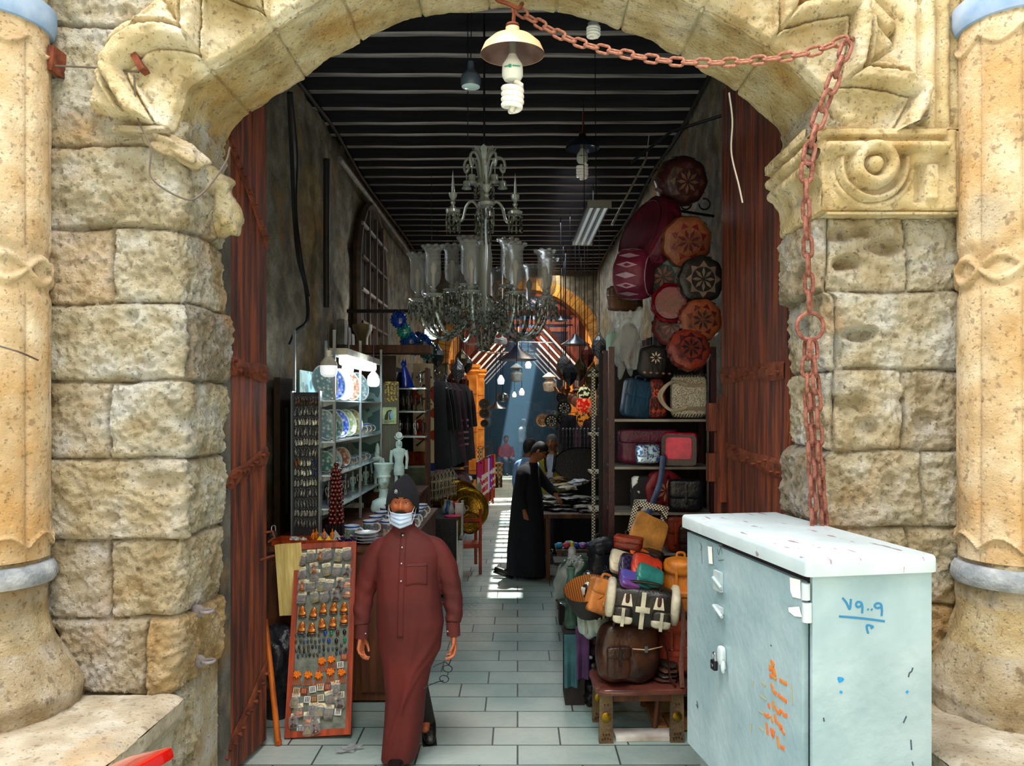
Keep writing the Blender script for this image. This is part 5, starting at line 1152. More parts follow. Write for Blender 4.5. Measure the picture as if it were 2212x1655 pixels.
# gold papyrus picture and sticker
GLD = M('gold_papyrus', 'd9bc3a', '5c4a10', sc=50, rough=.5, kind='vor', lo=.15, hi=.6)
q = P(846, 846, 8.0); t = thing('papyrus_picture', 'gold papyrus picture on the post right of the shelves', 'picture', q); mb = MB(); mb.box((0, 0, 0), (.145, .008, .21)); mb.build('sheet', GLD, t, smooth=False)
mb = MB()
for k in range(4): mb.box((-.05+.033*k, -.006, -.01), (.008, .003, .12)); mb.ball((-.05+.033*k, -.006, .06), .009, 6, 4)
mb.build('printed_figures', LE('4a3c14', .5, 0), t)
q = P(841, 898, 7.98); t = thing('sticker_sign', 'pale green square sign with a pharaoh head and the word EGYPT', 'sign', q); mb = MB(); mb.box((0, 0, 0), (.15, .006, .175)); mb.build('plate', LE('c9e6a8', .5, 0), t, smooth=False)
def flat(poly, mt, nm, y=-.0045): m = MB(); m.prism(poly, -.001, Matrix.Translation((0, y, 0))); m.build(nm, mt, t, smooth=False)
flat([(-.05, -.045), (-.045, .0), (-.025, .045), (0, .06), (.025, .06), (.03, .05), (-.005, .04), (-.018, -.045)], LE('183a2c', .5, 0), 'hair_panel')
flat([(-.018, -.045), (-.02, .0), (-.005, .04), (.005, .043), (-.006, .0), (.0, -.045)], LE('f0dc1c', .5, 0), 'yellow_band'); flat([(.0, -.045), (-.006, .0), (.005, .043), (.016, .045), (.006, .0), (.02, -.045)], LE('1450c8', .5, 0), 'blue_band')
flat([(.02, -.045), (.006, .0), (.016, .045), (.035, .045), (.043, .02), (.05, .005), (.042, .0), (.043, -.015), (.035, -.03)], LE('9adbe8', .5, 0), 'face_panel')
fc = bpy.data.curves.new('lettering', 'FONT'); fc.body = 'EGYPT'; fc.size = .034; fc.align_x = 'CENTER'; fc.extrude = .001; fo = bpy.data.objects.new('lettering', fc)
me = bpy.data.meshes.new_from_object(fo); me.materials.clear(); me.materials.append(LE('1c2c1c', .5, 0)); fo = bpy.data.objects.new('lettering', me); C.objects.link(fo); fo.parent = t; fo.location = (0, -.0045, -.078); fo.rotation_euler = (PI/2, 0, 0)
mb = MB(); mb.box((-1.345, 8.02, 1.75), (.2, .02, 1.3)); obj1(mb, 'wooden_post', 'narrow planked post behind the EGYPT sign and gold picture', 'post', mt=M('planked_post', '6c7868', '4a2c24', sc=26, rough=.7, kind='stripe'), smooth=False)
# wall furniture: old door, arched shutter, cables, meters, column
mb = MB(); mb.box((WL+.10, 6.9, 1.2), (.05, 1.1, 2.4)); o = struct(mb.build('door_3', WD2, smooth=False))
for zz in (.6, 1.7): mb = MB(); mb.box((WL+.135, 6.9, zz), (.02, .8, .9)); mb.build('door_panel', LE('3c3a34', .5), o, smooth=False)
t = thing('arched_shutter', 'tall arched lattice shutter high on the left wall', 'shutter', (WL+.08, 10.6, 3.3))
ap = [(-1.0, -1.0)]+[(1.0*math.cos(PI-PI*i/20), .55+1.05*math.sin(PI-PI*i/20)) for i in range(21)]+[(1.0, -1.0)]
mb = MB(); mb.tube([(0, a, b) for a, b in ap], .06, 6, closed=True); mb.build('frame', WD2, t)
mb = MB(); mb.prism(ap, .02, Matrix.Rotation(PI/2, 4, 'Z')); mb.build('screen', M('lattice_dark', '1c1714', '3a3028', sc=40, rough=.8, kind='check'), t, smooth=False)
for k, yy in enumerate((-.5, 0, .5)): mb = MB(); mb.box((.05, yy, .2), (.05, .06, 2.5)); mb.build('mullion', WD2, t, smooth=False)
for k in range(6): mb = MB(); mb.box((.05, 0, -.9+.42*k), (.03, 1.8, .035)); mb.build('cross_bar', M('pale_edge_wood', '8a7c74', rough=.5) if k % 2 else WD2, t, smooth=False)
CAB = M('black_cable', '141416', rough=.5)
def cable(pts, r, label): m = MB(); m.tube(bez(pts, 8), r, 6); obj1(m, 'cable', label, 'cable', mt=CAB)
cable([P(624, 200, 5.85), P(630, 330, 6.3), P(636, 470, 6.6), P(645, 560, 6.6), P(660, 620, 6.9), P(664, 690, 6.9), P(640, 715, 6.9), P(626, 745, 6.9)], .018, 'thick black cable running down the left wall'); 
cable([P(630, 200, 5.9), P(642, 330, 6.5), P(640, 450, 6.75), P(652, 560, 6.75), P(668, 640, 7.0)], .009, 'thin black cable beside the thick one on the left wall')
cable([(WL+.07, y_, ZC-.06-.05*math.sin(y_*2.1)) for y_ in (4.6, 5.5, 6.5, 7.5, 8.5, 10, 12, 14, 16.5)], .022, 'bundle of cables running under the ceiling edge on the left wall')
cable([(WR-.05, y_, ZC-.07-.04*math.sin(y_*1.7)) for y_ in (4.6, 5.5, 6.5, 7.5, 8.5, 10, 12, 14, 16.5)], .018, 'cable running under the ceiling edge on the right wall')
mb = MB(); mb.cyl((WL+.1, 8.0, 3.2), (WL+.1, 8.0, 4.75), .035, n=10); obj1(mb, 'drain_pipe', 'dark vertical pipe on the left wall beside the shutter', 'pipe', mt=LE('2c2a28', .5))
mb = MB(); mb.tube([(WL+.1, 8.6, ZC-.3), (WL+.1, 10, ZC-.28), (WL+.1, 12, ZC-.26), (WL+.1, 14.5, ZC-.25)], .03, 6); obj1(mb, 'light_conduit', 'pale conduit sloping along the top of the left wall', 'pipe', mt=LE('a8a49c', .4))
for k in range(3): mb = MB(); mb.sbox((0, 0, 0), (.1, .16, .3), p=8, n=5); obj1(mb, 'meter_box', ['nearest', 'middle', 'farthest'][k]+' of three grey meter boxes on the left wall', 'box', (WL+.1, 8.7+.2*k, 3.0-.06*k), mt=LE('7c827c', .5))
mb = MB(); mb.lathe([(.09, 2.2), (.075, 2.25), (.07, 3.0), (.09, 3.05), (.12, 3.1), (.12, 3.16), (.09, 3.16)], n=20, caps=True); obj1(mb, 'marble_colonnette', 'slender pale marble colonnette against the left wall above the shelves', 'column', (-1.9, 9.35, 0), mt=LE('8a7f60', .5))
mb = MB(); mb.box((-1.6, 9.3, 3.32), (.95, .05, .04)); obj1(mb, 'iron_bracket', 'dark iron bar projecting from the left wall near the chandelier', 'bracket', mt=BLK, smooth=False)
# hanging beaded bags
SEQ = lambda h, d: M('sequin_'+h, h, d, sc=80, rough=.2, kind='cell', coat=.6)
for i, (px, py, r_, c, d, nm) in enumerate(((861, 690, .09, '1c4fd0', '0c1c60', 'blue pointed'), (872, 714, .08, '3cc4b4', '10605c', 'turquoise'), (884, 738, .11, '1c6ae0', '0c2a70', 'large blue'), (897, 748, .1, '1c5c4c', '0a2c28', 'dark green'), (913, 742, .11, '2460d8', '0c2460', 'bright blue'), (923, 757, .11, '14584c', '0a2420', 'green rimmed'), (903, 732, .08, '18306c', '0a1430', 'navy'))):
    q = P(px, py, 9.0+.12*i); t = thing('beaded_ball', f'{nm} beaded hanging ornament below the iron bar', 'ornament', q); m = MB(); m.ball((0, 0, 0), (r_, r_*.45, r_*1.1), 18, 12); m.use(SEQ(c, d)); m.mi = 0; nb = len(m.f); m.use(SEQ(d, c))
    for k in range(16): a = 2*PI*k/16; m.ball((r_*math.cos(a), 0, r_*1.1*math.sin(a)), .011, 6, 4)
    m.m[:nb] = [0]*nb; m.build('beaded_body', None, t); m = MB(); m.cyl((0, 0, r_), (0, 0, 3.3-q.z), .003, n=4); m.build('string', LE('b8a060', .6, 0), t)
# ================================================================ BAG BUILDERS
def add_buckle(par, x, y, z, w=.02, mt=None): m = MB(); m.tube([(x-w/2, y, z-w/2), (x+w/2, y, z-w/2), (x+w/2, y, z+w/2), (x-w/2, y, z+w/2)], w*.12, 5, closed=True); m.build('buckle', mt or ALU, par)
def satchel(loc, rz, w, h, d, c, label, flap=None, fh=.55, straps=2, handle=True, sc=1, tilt=0, roll=0, r=.4, buck=True, strapc=None):
    mt = c if not isinstance(c, str) else LE(c, r); fm = mt if flap is None else (flap if not isinstance(flap, str) else LE(flap, r)); smt = LE(strapc, r) if strapc else fm
    t = thing('satchel', label, 'bag', loc, (tilt, roll, rz), sc=sc)
    m = MB(); m.sbox((0, 0, h/2), (w, d, h), p=7, n=10, nz=.06, seed=w*9); m.build('body', mt, t)
    m = MB(); m.sbox((0, -d*.06, h*(1-fh/2)+.006), (w*1.02, d*1.06, h*fh), p=8, n=10, nz=.04, seed=h*7); m.build('flap', fm, t)
    for k in range(straps):
        x_ = (k-(straps-1)/2)*w*.5; m = MB(); m.sbox((x_, -d*.62, h*.55), (.022, .012, h*.62), p=8, n=5); m.build('strap', smt, t)
        if buck: add_buckle(t, x_, -d*.68, h*.34)
    if handle: m = MB(); m.tube(bez([(-w*.18, 0, h), (-w*.14, 0, h+.035), (w*.14, 0, h+.035), (w*.18, 0, h)], 5), .009, 6); m.build('handle', smt, t)
    return t
def backpack(loc, rz, w, h, d, c, label, pc=None, tilt=0, roll=0, r=.45, sc=1, trim=None, side=True):
    mt = c if not isinstance(c, str) else LE(c, r); pm = mt if pc is None else (pc if not isinstance(pc, str) else LE(pc, r)); tm = LE(trim, r) if trim else pm
    t = thing('backpack', label, 'bag', loc, (tilt, roll, rz), sc=sc)
    m = MB(); m.sbox((0, 0, h*.47), (w, d, h*.94), p=3.6, n=14, nz=.14, seed=w*31, shape=lambda x_, y_, z: (x_*(1-.16*max(0, z)), y_*(1-.2*max(0, z)), z)); m.build('body', mt, t)
    m = MB(); m.sbox((0, -d*.1, h*.84), (w*.9, d*1.0, h*.3), p=3, n=12, nz=.12, seed=w*17); m.build('flap', pm, t)
    m = MB(); m.sbox((0, -d*.5, h*.28), (w*.52, d*.34, h*.34), p=4.5, n=9, nz=.08, seed=3); fp = m.build('front_pocket', mt, t)
    m = MB(); m.sbox((0, -d*.54, h*.41), (w*.55, d*.34, h*.11), p=4.5, n=8); m.build('pocket_flap', tm, fp)
    if side:
        for s in (-1, 1): m = MB(); m.sbox((s*w*.5, -.01, h*.28), (w*.24, d*.55, h*.34), p=4, n=8, nz=.08, seed=s); m.build('side_pocket', mt, t)
    for s in (-1, 1):
        m = MB(); m.sbox((s*w*.17, -d*.60, h*.62), (.018, .012, h*.36), p=8, n=5); m.build('strap', tm, t); add_buckle(t, s*w*.17, -d*.66, h*.5, .018)
    m = MB(); m.tube(bez([(-w*.1, d*.3, h*.93), (-w*.08, d*.3, h*1.03), (w*.08, d*.3, h*1.03), (w*.1, d*.3, h*.93)], 5), .009, 6); m.build('handle', tm, t)
    return t
def flatbag(loc, rot, w, h, d, c, label, flap=None, r=.4, name='purse'):
    t = thing(name, label, 'bag', loc, rot); mt = c if not isinstance(c, str) else LE(c, r)
    m = MB(); m.sbox((0, 0, 0), (w, h, d), p=6, n=10, nz=.08, seed=w*51); m.build('body', mt, t)
    m = MB(); m.sbox((0, h*.16, d*.12), (w*1.02, h*.72, d*1.02), p=6, n=10, nz=.06, seed=w*11); m.build('flap', mt if flap is None else (LE(flap, r) if isinstance(flap, str) else flap), t)
    m = MB(); m.tube(bez([(-w*.48, h*.45, 0), (-w*.3, h*.7, -.02), (w*.2, h*.68, .0), (w*.48, h*.45, 0)], 6), .006, 5); m.build('strap', LE('2a1a14', .5), t)
    return t
def pouf(loc, rot, R, H, c1, c2, c3, label, pat='star', name='leather_pouf', n_=8, r=.45):
    t = thing(name, label, 'pouf', loc, rot); A = Matrix.Rotation(PI/2, 4, 'X')   # disc faces -Y
    def rad(a): return R*(1+.03*math.cos(a*n_))
    def fn(u, v):
        a = 2*PI*u; q = interp([(0, .01, .5), (.25, .5, .5), (.42, .8, .46), (.5, .95, .33), (.62, 1.0, 0), (.74, .94, -.33), (.82, .78, -.46), (1, .02, -.42)], v); k = rad(a)/R
        return Vector((q[0]*R*k*math.cos(a), -q[1]*H, q[0]*R*k*math.sin(a)))
    m = MB(); m.grid(fn, n_*6, 24, closed=True); m.build('cover', LE(c1, r), t)
    y_ = -H*.5-.003
    def pol(pts, yy=y_): return [Vector((x_, yy-(.0 if math.hypot(x_, z)/R < .55 else -(math.hypot(x_, z)/R-.55)*.2*H), z)) for x_, z in pts]
    def pc(a, r_): return (r_*R*math.cos(a), r_*R*math.sin(a))
    if pat in ('star', 'rosette'):
        for k in range(n_):
            a = 2*PI*k/n_; da = PI/n_
            m = MB(); m.add(pol([pc(a, .06), pc(a-da*.62, .30), pc(a, .50), pc(a+da*.62, .30)]), [(0, 1, 2, 3)]); m.build('petal', LE(c2, r), t, smooth=False)
            m = MB(); m.add(pol([pc(a-da*.8, .56), pc(a+da*.8, .56), pc(a, .76)]), [(0, 1, 2)]); m.build('triangle', LE(c3, r), t, smooth=False)
        if pat == 'rosette':
            m = MB()
            for rr_ in (.53, .78): m.tube([Vector((rr_*R*math.cos(2*PI*i/40), y_+(.004 if rr_ < .6 else .03*H/.1*.4), rr_*R*math.sin(2*PI*i/40))) for i in range(40)], .005, 5, closed=True)
            m.build('stitched_rings', LE(c3, r), t)
    elif pat == 'plain':
        m = MB(); m.tube([Vector((.8*R*math.cos(2*PI*i/30), -.465*H, .8*R*math.sin(2*PI*i/30))) for i in range(30)], .005, 5, closed=True); m.build('piping', LE(c2, r), t)
    # diamonds on the side band
    m = MB()
    for k in range(n_*2):
        a = 2*PI*k/(n_*2); da = PI/(n_*2)*.6; q = R*1.025
        m.add([Vector((q*.985*math.cos(a), -.3*H, q*.985*math.sin(a))), Vector((q*math.cos(a+da), 0, q*math.sin(a+da))), Vector((q*.985*math.cos(a), .3*H, q*.985*math.sin(a))), Vector((q*math.cos(a-da), 0, q*math.sin(a-da)))], [(0, 1, 2, 3)])
    m.build('side_diamonds', LE(c3, r), t, smooth=False)
    return t
# ================================================================ RIGHT STALL
rk = thing('display_rack', 'dark metal rack of bags against the right wall inside the gate', 'rack', (1.15, 6.15, 0))
PUM = LE('3c1a22', .4)
for x_, y_ in ((.37, -.2), (.37, .2), (-.42, -.2), (-.42, .2)): mb = MB(); mb.box((x_, y_, 1.32), (.045, .045, 2.6)); mb.build('post', PUM, rk, smooth=False)
for z in (2.06, 1.69, 1.335, 1.02, .6):
    mb = MB(); mb.box((-.02, 0, z-.012), (.78, .44, .02)); mb.build('shelf_board', M('pale_board', '9a948c', '6c665e', sc=6, rough=.6), rk, smooth=False)
mb = MB(); mb.box((-.02, .24, 1.5), (.9, .02, 2.2)); mb.build('back_sheet', LE('1a1618', .7), rk, smooth=False)
rx = lambda px, Y=5.98: (px-VX)/FP*Y
satchel((rx(1372), 6.0, 2.07), .25, .24, .29, .1, '18405c', 'teal-blue satchel hanging at the left end of the top rack shelf', fh=.5, roll=.18, straps=2, buck=False, tilt=-.05)
mb_ = None
t = thing('embossed_bag', 'red-brown bag embossed with a flower on the top rack shelf', 'bag', (rx(1419), 6.02, 2.07), .1)
mb = MB(); mb.sbox((0, 0, .15), (.15, .07, .31), p=5, n=9, shape=lambda x_, y_, z: (x_*(1-.2*z), y_, z)); mb.build('body', M('embossed_red', '8c2414', '4a0e0a', sc=30, rough=.35, bump=.8, bsc=30, kind='vor', lo=.1, hi=.5), t)
mb = MB(); [mb.ball((.026*math.cos(PI/4*k), -.037, .19+.026*math.sin(PI/4*k)), (.011, .004, .011), 8, 5) for k in range(8)]; mb.ball((0, -.038, .19), (.01, .005, .01)); [mb.add([(-.05+.04*k, -.038, .05), (-.03+.04*k, -.041, .07), (-.01+.04*k, -.038, .05), (-.03+.04*k, -.038, .03)], [(0, 1, 2, 3)]) for k in range(3)]; mb.build('embossed_flower', LE('b8442c', .35), t)
t = thing('tweed_bag', 'speckled beige tweed bag with whip-stitched edge and sideways handles', 'bag', (rx(1480), 5.96, 2.07), -.05)
TW = M('tweed', 'd6cdb8', '6e6658', sc=160, rough=.9, bump=.5, bsc=150, det=1)
mb = MB(); mb.sbox((0.02, 0, .165), (.27, .12, .33), p=7, n=10); mb.build('body', TW, t)
mb = MB(); [mb.box((-.1+.022*k, -.055, zz), (.006, .02, .03), ry=.5) for k in range(12) for zz in (.325, .015)]; mb.build('whip_stitching', LE('1c1814', .6), t, smooth=False)
for z0 in (.07, .25): mb = MB(); mb.box((.06, -.063, z0), (.15, .008, .03)); mb.build('strap_patch', LE('9a8a74', .7), t, smooth=False)
for i_ in (0, 1): mb = MB(); mb.tube(bez([(0, -.065, .26-.01*i_), (-.12, -.08, .275), (-.20-.02*i_, -.09, .17), (-.13, -.08, .06), (0, -.065, .075+.01*i_)], 8), .012, 8); mb.build('handle', LE('b3a48c', .7), t)
satchel((rx(1405), 6.12, 1.70), 0, .46, .27, .12, '5c1438', 'large wine-purple satchel on the second rack shelf', fh=.42, straps=1, buck=False, handle=False)
t = flatbag((rx(1396), 5.93, 1.785), (1.35, 0, .05), .18, .14, .06, M('silver_sequin', 'c4dcec', '3c6ea8', sc=90, rough=.2, metal=.6, kind='cell'), 'small silver-blue glittering purse before the wine-purple satchel', flap=M('silver_sequin', 'c4dcec'))
t = satchel((rx(1466), 5.93, 1.70), -.35, .26, .25, .1, 'b4122c', 'glossy crimson satchel with dark border beside the silver purse', fh=.8, straps=1, buck=False, strapc='1c1216', handle=False, r=.25)
mb = MB(); mb.sbox((0, -.068, .135), (.20, .014, .17), p=8, n=8); mb.build('pink_panel', LE('d8204c', .25), t); mb = MB(); mb.sbox((0, -.062, .12), (.27, .012, .24), p=9, n=8); mb.build('dark_border', LE('3a0e18', .3), t)
t = thing('cowhide_bag', 'black and white cowhide bag with toothed edge on the third rack shelf', 'bag', (rx(1393), 5.98, 1.335), .1)
mb = MB(); mb.sbox((0, 0, .14), (.22, .1, .28), p=6, n=9); mb.build('body', M('cowhide', '14161c', 'dfe8e4', sc=6, rough=.7, lo=.5, hi=.53), t)
mb = MB(); [mb.add([(-.1+.02*k, -.052, .1), (-.08+.02*k, -.052, .1), (-.09+.02*k, -.054, .055)], [(0, 1, 2)]) for k in range(10)]; mb.build('toothed_trim', LE('cfe4dc', .7), t, smooth=False)
satchel((rx(1478), 5.95, 1.345), -.1, .26, .24, .13, '14161e', 'black leather satchel with thick flap on the third rack shelf', fh=.62, straps=1, buck=False, handle=False, r=.3)
mb = MB(); mb.tube(bez([P(1432, 985, 5.86), P(1426, 1040, 5.84), P(1404, 1100, 5.82), P(1391, 1142, 5.80)], 10), .022, 8, flat=(0, -1, 0)); obj1(mb, 'belt', 'long blue-grey leather belt hanging down from the crimson satchel', 'belt', mt=LE('36507c', .35))
pouf((rx(1432), 6.0, 1.5), (0, .2, .3), .17, .12, '7c1c24', 'd89a78', '3c0c14', 'red patterned leather cushion wedged beside the black satchel', name='leather_cushion')
satchel((rx(1470), 5.98, 1.025), .05, .24, .27, .13, '8c3014', 'rust-orange satchel on the fourth rack shelf', fh=.5, buck=False); satchel((rx(1482), 5.84, 1.04), -.1, .17, .2, .06, '2c1614', 'small dark brown pouch bag before the rust-orange satchel', fh=.7, straps=0, handle=False, tilt=.05)
# pile in front of the rack: table
tb = thing('low_table', 'dark table under the heap of bags before the rack', 'table', (1.02, 5.62, 0)); mb = MB(); mb.box((0, 0, .76), (.9, .42, .04)); mb.build('top', BRW, tb, smooth=False)
for x_, y_ in ((-.4, -.17), (.4, -.17), (-.4, .17), (.4, .17)): mb = MB(); mb.box((x_, y_, .37), (.05, .05, .74)); mb.build('leg', BRW, tb, smooth=False)
backpack((rx(1362, 5.75), 5.72, .781), .2, .27, .42, .16, '2e221c', 'dark brown leather backpack with buckled straps at the back of the heap')
backpack((rx(1308, 5.8), 5.72, .781), .35, .24, .40, .16, '14181f', 'black backpack at the left end of the heap', roll=-.12)
backpack((rx(1290, 5.3), 5.33, .55), .5, .22, .42, .15, 'b4c4c0', 'white and black striped backpack at the left of the heap', pc=M('white_black_stripe', 'd8e4e0', '1c2226', sc=9, rough=.4, kind='stripe'), roll=-.1)
backpack((rx(1330, 5.35), 5.42, .60), .1, .25, .34, .15, '191b22', 'black leather bag leaning between the heap and the striped backpack', roll=.1)
flatbag((rx(1398, 5.5), 5.50, 1.22), (1.2, .45, .1), .26, .3, .03, 'c88a3c', 'tan envelope bag standing tilted in the heap', name='envelope_bag')
t = thing('picture', 'dark inlaid picture frame behind the tan envelope bag', 'frame', (rx(1400, 5.6), 5.60, 1.33), (.1, .2, 0)); 
for c, d in (((0, 0, .1), (.26, .02, .04)), ((0, 0, -.1), (.26, .02, .04)), ((-.11, 0, 0), (.04, .02, .24)), ((.11, 0, 0), (.04, .02, .24))): mb = MB(); mb.box(c, d); mb.build('frame_rail', M('inlay_strip', '1c1814', 'd8d0b8', sc=90, rough=.4, kind='check'), t, smooth=False)
satchel((rx(1360, 5.2), 5.28, 1.17), -.3, .19, .085, .12, '8c2c14', 'rust-red box-shaped bag lying on the heap', fh=.5, straps=0, handle=False, roll=.1)
flatbag((rx(1395, 5.15), 5.22, 1.13), (.5, .5, -.2), .2, .1, .03, 'cc5a1e', 'orange wallet lying slanted in the heap', name='wallet')
flatbag((rx(1350, 5.1), 5.16, 1.09), (.95, .35, .2), .2, .16, .05, 'cfc4a8', 'cream purse lying on the heap')
flatbag((rx(1372, 5.0), 5.09, 1.06), (.95, .35, .15), .2, .17, .05, M('woven_purple', '2e2250', '14141c', sc=50, rough=.35, kind='check'), 'woven purple and black purse on the heap', flap=M('woven_purple', '2e2250'))
flatbag((rx(1400, 4.95), 5.03, 1.075), (.9, .35, .15), .2, .19, .06, 'c4381c', 'vermilion purse under the green wallet')
flatbag((rx(1404, 4.92), 4.96, 1.035), (.9, .4, .12), .18, .17, .05, '1f6c60', 'sea-green leather purse on top of the black and white bag', flap='2c7c74', r=.3)
flatbag((rx(1362, 4.9), 4.93, 1.035), (.7, .3, .2), .13, .12, .05, M('blue_purple', '3c4c9c', '7a3c7c', sc=5, rough=.3), 'small blue and purple wallet left of the sea-green purse', flap=M('blue_purple', '3c4c9c'), name='wallet')
backpack((rx(1474, 5.1), 5.12, .76), -.1, .27, .39, .18, 'd07a1e', 'bright tan-orange backpack beside the grey cabinet', r=.45)
backpack((rx(1470, 5.1), 5.15, .36), -.15, .31, .40, .19, 'a03c24', 'brick-red canvas rucksack below the tan-orange backpack', r=.8, side=False)
tb2 = thing('low_bench', 'small dark bench holding the brick-red rucksack', 'bench', (1.11, 5.28, 0)); mb = MB(); mb.box((0, 0, .335), (.42, .5, .04)); mb.build('top', BRW, tb2, smooth=False)
for x_, y_ in ((-.17, -.2), (.17, -.2), (-.17, .2), (.17, .2)): mb = MB(); mb.tube(bez([(x_, y_, .32), (x_*1.05, y_*1.05, .2), (x_*1.2, y_*1.1, 0)], 5), .022, 7); mb.build('leg', BRW, tb2)
mb = MB(); [mb.box((-.27+.09*k, 0, .03), (.08, .5, .03)) for k in range(7)]; obj1(mb, 'pallet', 'low slatted wooden pallet on the floor beside the cabinet', 'pallet', (1.22, 5.3, .0), mt=M('pallet_wood', 'a0703c', '6c4420', sc=5, rough=.7), smooth=False)
# basket with a tan satchel
t = thing('open_basket', 'open quilted tan-lined basket at the left of the heap', 'basket', (rx(1276, 5.05), 5.14, .84), (.35, -.2, 0), sc=.8)
mb = MB(); mb.lathe([(0, -.1), (.13, -.09), (.17, .0), (.19, .10), (.20, .14)], n=28); mb.build('shell', LE('241c18', .5), t); mb = MB(); mb.lathe([(.196, .142), (.18, .09), (.16, .0), (.12, -.07), (0, -.08)], n=28); mb.build('quilted_lining', M('quilted_tan', 'a8682c', '6e3c14', sc=16, rough=.5, kind='stripe'), t)
satchel((rx(1292, 4.95), 5.0, .80), .35, .2, .22, .09, 'c4793a', 'light tan satchel standing in the quilted basket', fh=.45, straps=1, tilt=-.1, roll=.35)
# wooden cart / small table with studded legs
ct2 = thing('studded_table', 'low wooden table with brass-studded legs holding the duffel bags', 'table', (.79, 5.07, 0), .03)
mb = MB(); mb.sbox((0, 0, .335), (.60, .44, .045), p=8, n=10, nz=.03, seed=1); mb.build('top', M('plastic_covered_wood', '6a3a30', '4a241c', sc=5, rough=.25, coat=.5), ct2)
for x_, y_ in ((-.22, -.16), (.22, -.16), (-.22, .16), (.22, .16)):
    mb = MB(); mb.box((x_*1.04, y_*1.04, .155), (.09, .035, .31), taper=.9); lg = mb.build('leg', M('weathered_leg', '6e5c3c', '4a3826', sc=9, rough=.7, bump=.4), ct2, smooth=False)
    mb = MB(); mb.lathe([(0, .006), (.018, .005), (.03, .002), (.03, 0)], n=18, X=Matrix.Translation((x_*1.04, y_*1.04-.019, .17)) @ Matrix.Rotation(PI/2, 4, 'X')); mb.build('brass_disc', M('brass', 'b8912c', '6a4e12', sc=30, rough=.3, metal=.9), lg)
    mb = MB(); [mb.ball((x_*1.04+dx, y_*1.04-.02, dz), .006, 6, 4) for dx, dz in ((-.025, .03), (-.008, .035), (.01, .035), (.027, .03), (-.018, .06), (0, .058), (.018, .06), (-.01, .25), (.01, .25))]; mb.build('studs', LE('4a2018', .4), lg)
for yy in (-.16, .16): mb = MB(); mb.box((0, yy, .29), (.5, .03, .05)); mb.build('apron', BRW, ct2, smooth=False)
mb = MB(); mb.box((0, 0, 0), (.4, .14, .028)); obj1(mb, 'white_board', 'white painted plank lying on the floor under the studded table', 'plank', (.83, 4.98, .016), .03, mt=M('white_plank', 'e6e2da', 'a89c90', sc=4, rough=.6), smooth=False)
for k in range(4): mb = MB(); mb.sbox((0, 0, 0), (.16-.02*k, .3, .03), p=4, n=6, nz=.1, seed=k); obj1(mb, 'leather_sheet', ['lowest', 'second', 'third', 'topmost'][k]+' folded leather sheet on the right of the studded table', 'leather', (.97, 5.1, .372+.03*k), .1*k, mt=LE(['4a2c20', '2c201c', '5a3c2c', '3a3a34'][k], .4))
# brown duffel
t = thing('duffel_bag', 'dark brown leather travel bag on the studded table', 'bag', (.72, 5.02, .362), .12)
BRL = M('glossy_brown_leather', '4a2a1a', '241510', sc=5, rough=.3, bump=.2, bsc=30)
mb = MB(); mb.sbox((0, 0, .19), (.40, .24, .38), p=4.5, n=14, nz=.1, seed=2, shape=lambda x_, y_, z: (x_*(1-.06*max(0, z)), y_*(1-.35*max(0, z)), z)); mb.build('body', BRL, t)
mb = MB(); mb.sbox((-.09, -.125, .15), (.15, .05, .2), p=5, n=9, rz=.0); fp = mb.build('front_pocket', BRL, t); mb = MB(); mb.sbox((-.09, -.14, .225), (.16, .05, .075), p=5, n=8); mb.build('pocket_flap', LE('3a2116', .3), fp); mb = MB(); mb.box((-.09, -.168, .2), (.016, .008, .12)); mb.build('pocket_strap', LE('2a1610', .35), fp, smooth=False)
mb = MB(); mb.tube([(.0, -.128, .24), (.1, -.13, .23), (.2, -.12, .245)], .004, 5); mb.build('zip_seam', LE('c8a888', .5), t); mb = MB(); mb.box((.09, -.133, .235), (.02, .008, .04)); mb.build('zip_pull', ALU, t, smooth=False)
for s in (-1, 1): mb = MB(); mb.tube(bez([(-.1, s*.06, .34), (-.09, s*.07, .40), (.09, s*.07, .40), (.1, s*.06, .34)], 6), .011, 7); mb.build('handle', LE('2c1810', .35), t)
mb = MB(); mb.tube(bez([(.2, 0, .3), (.25, -.06, .2), (.25, -.12, .05), (.27, -.18, .01)], 6), .016, 6, flat=(1, 0, 0)); mb.build('shoulder_strap', LE('4a2418', .35), t)
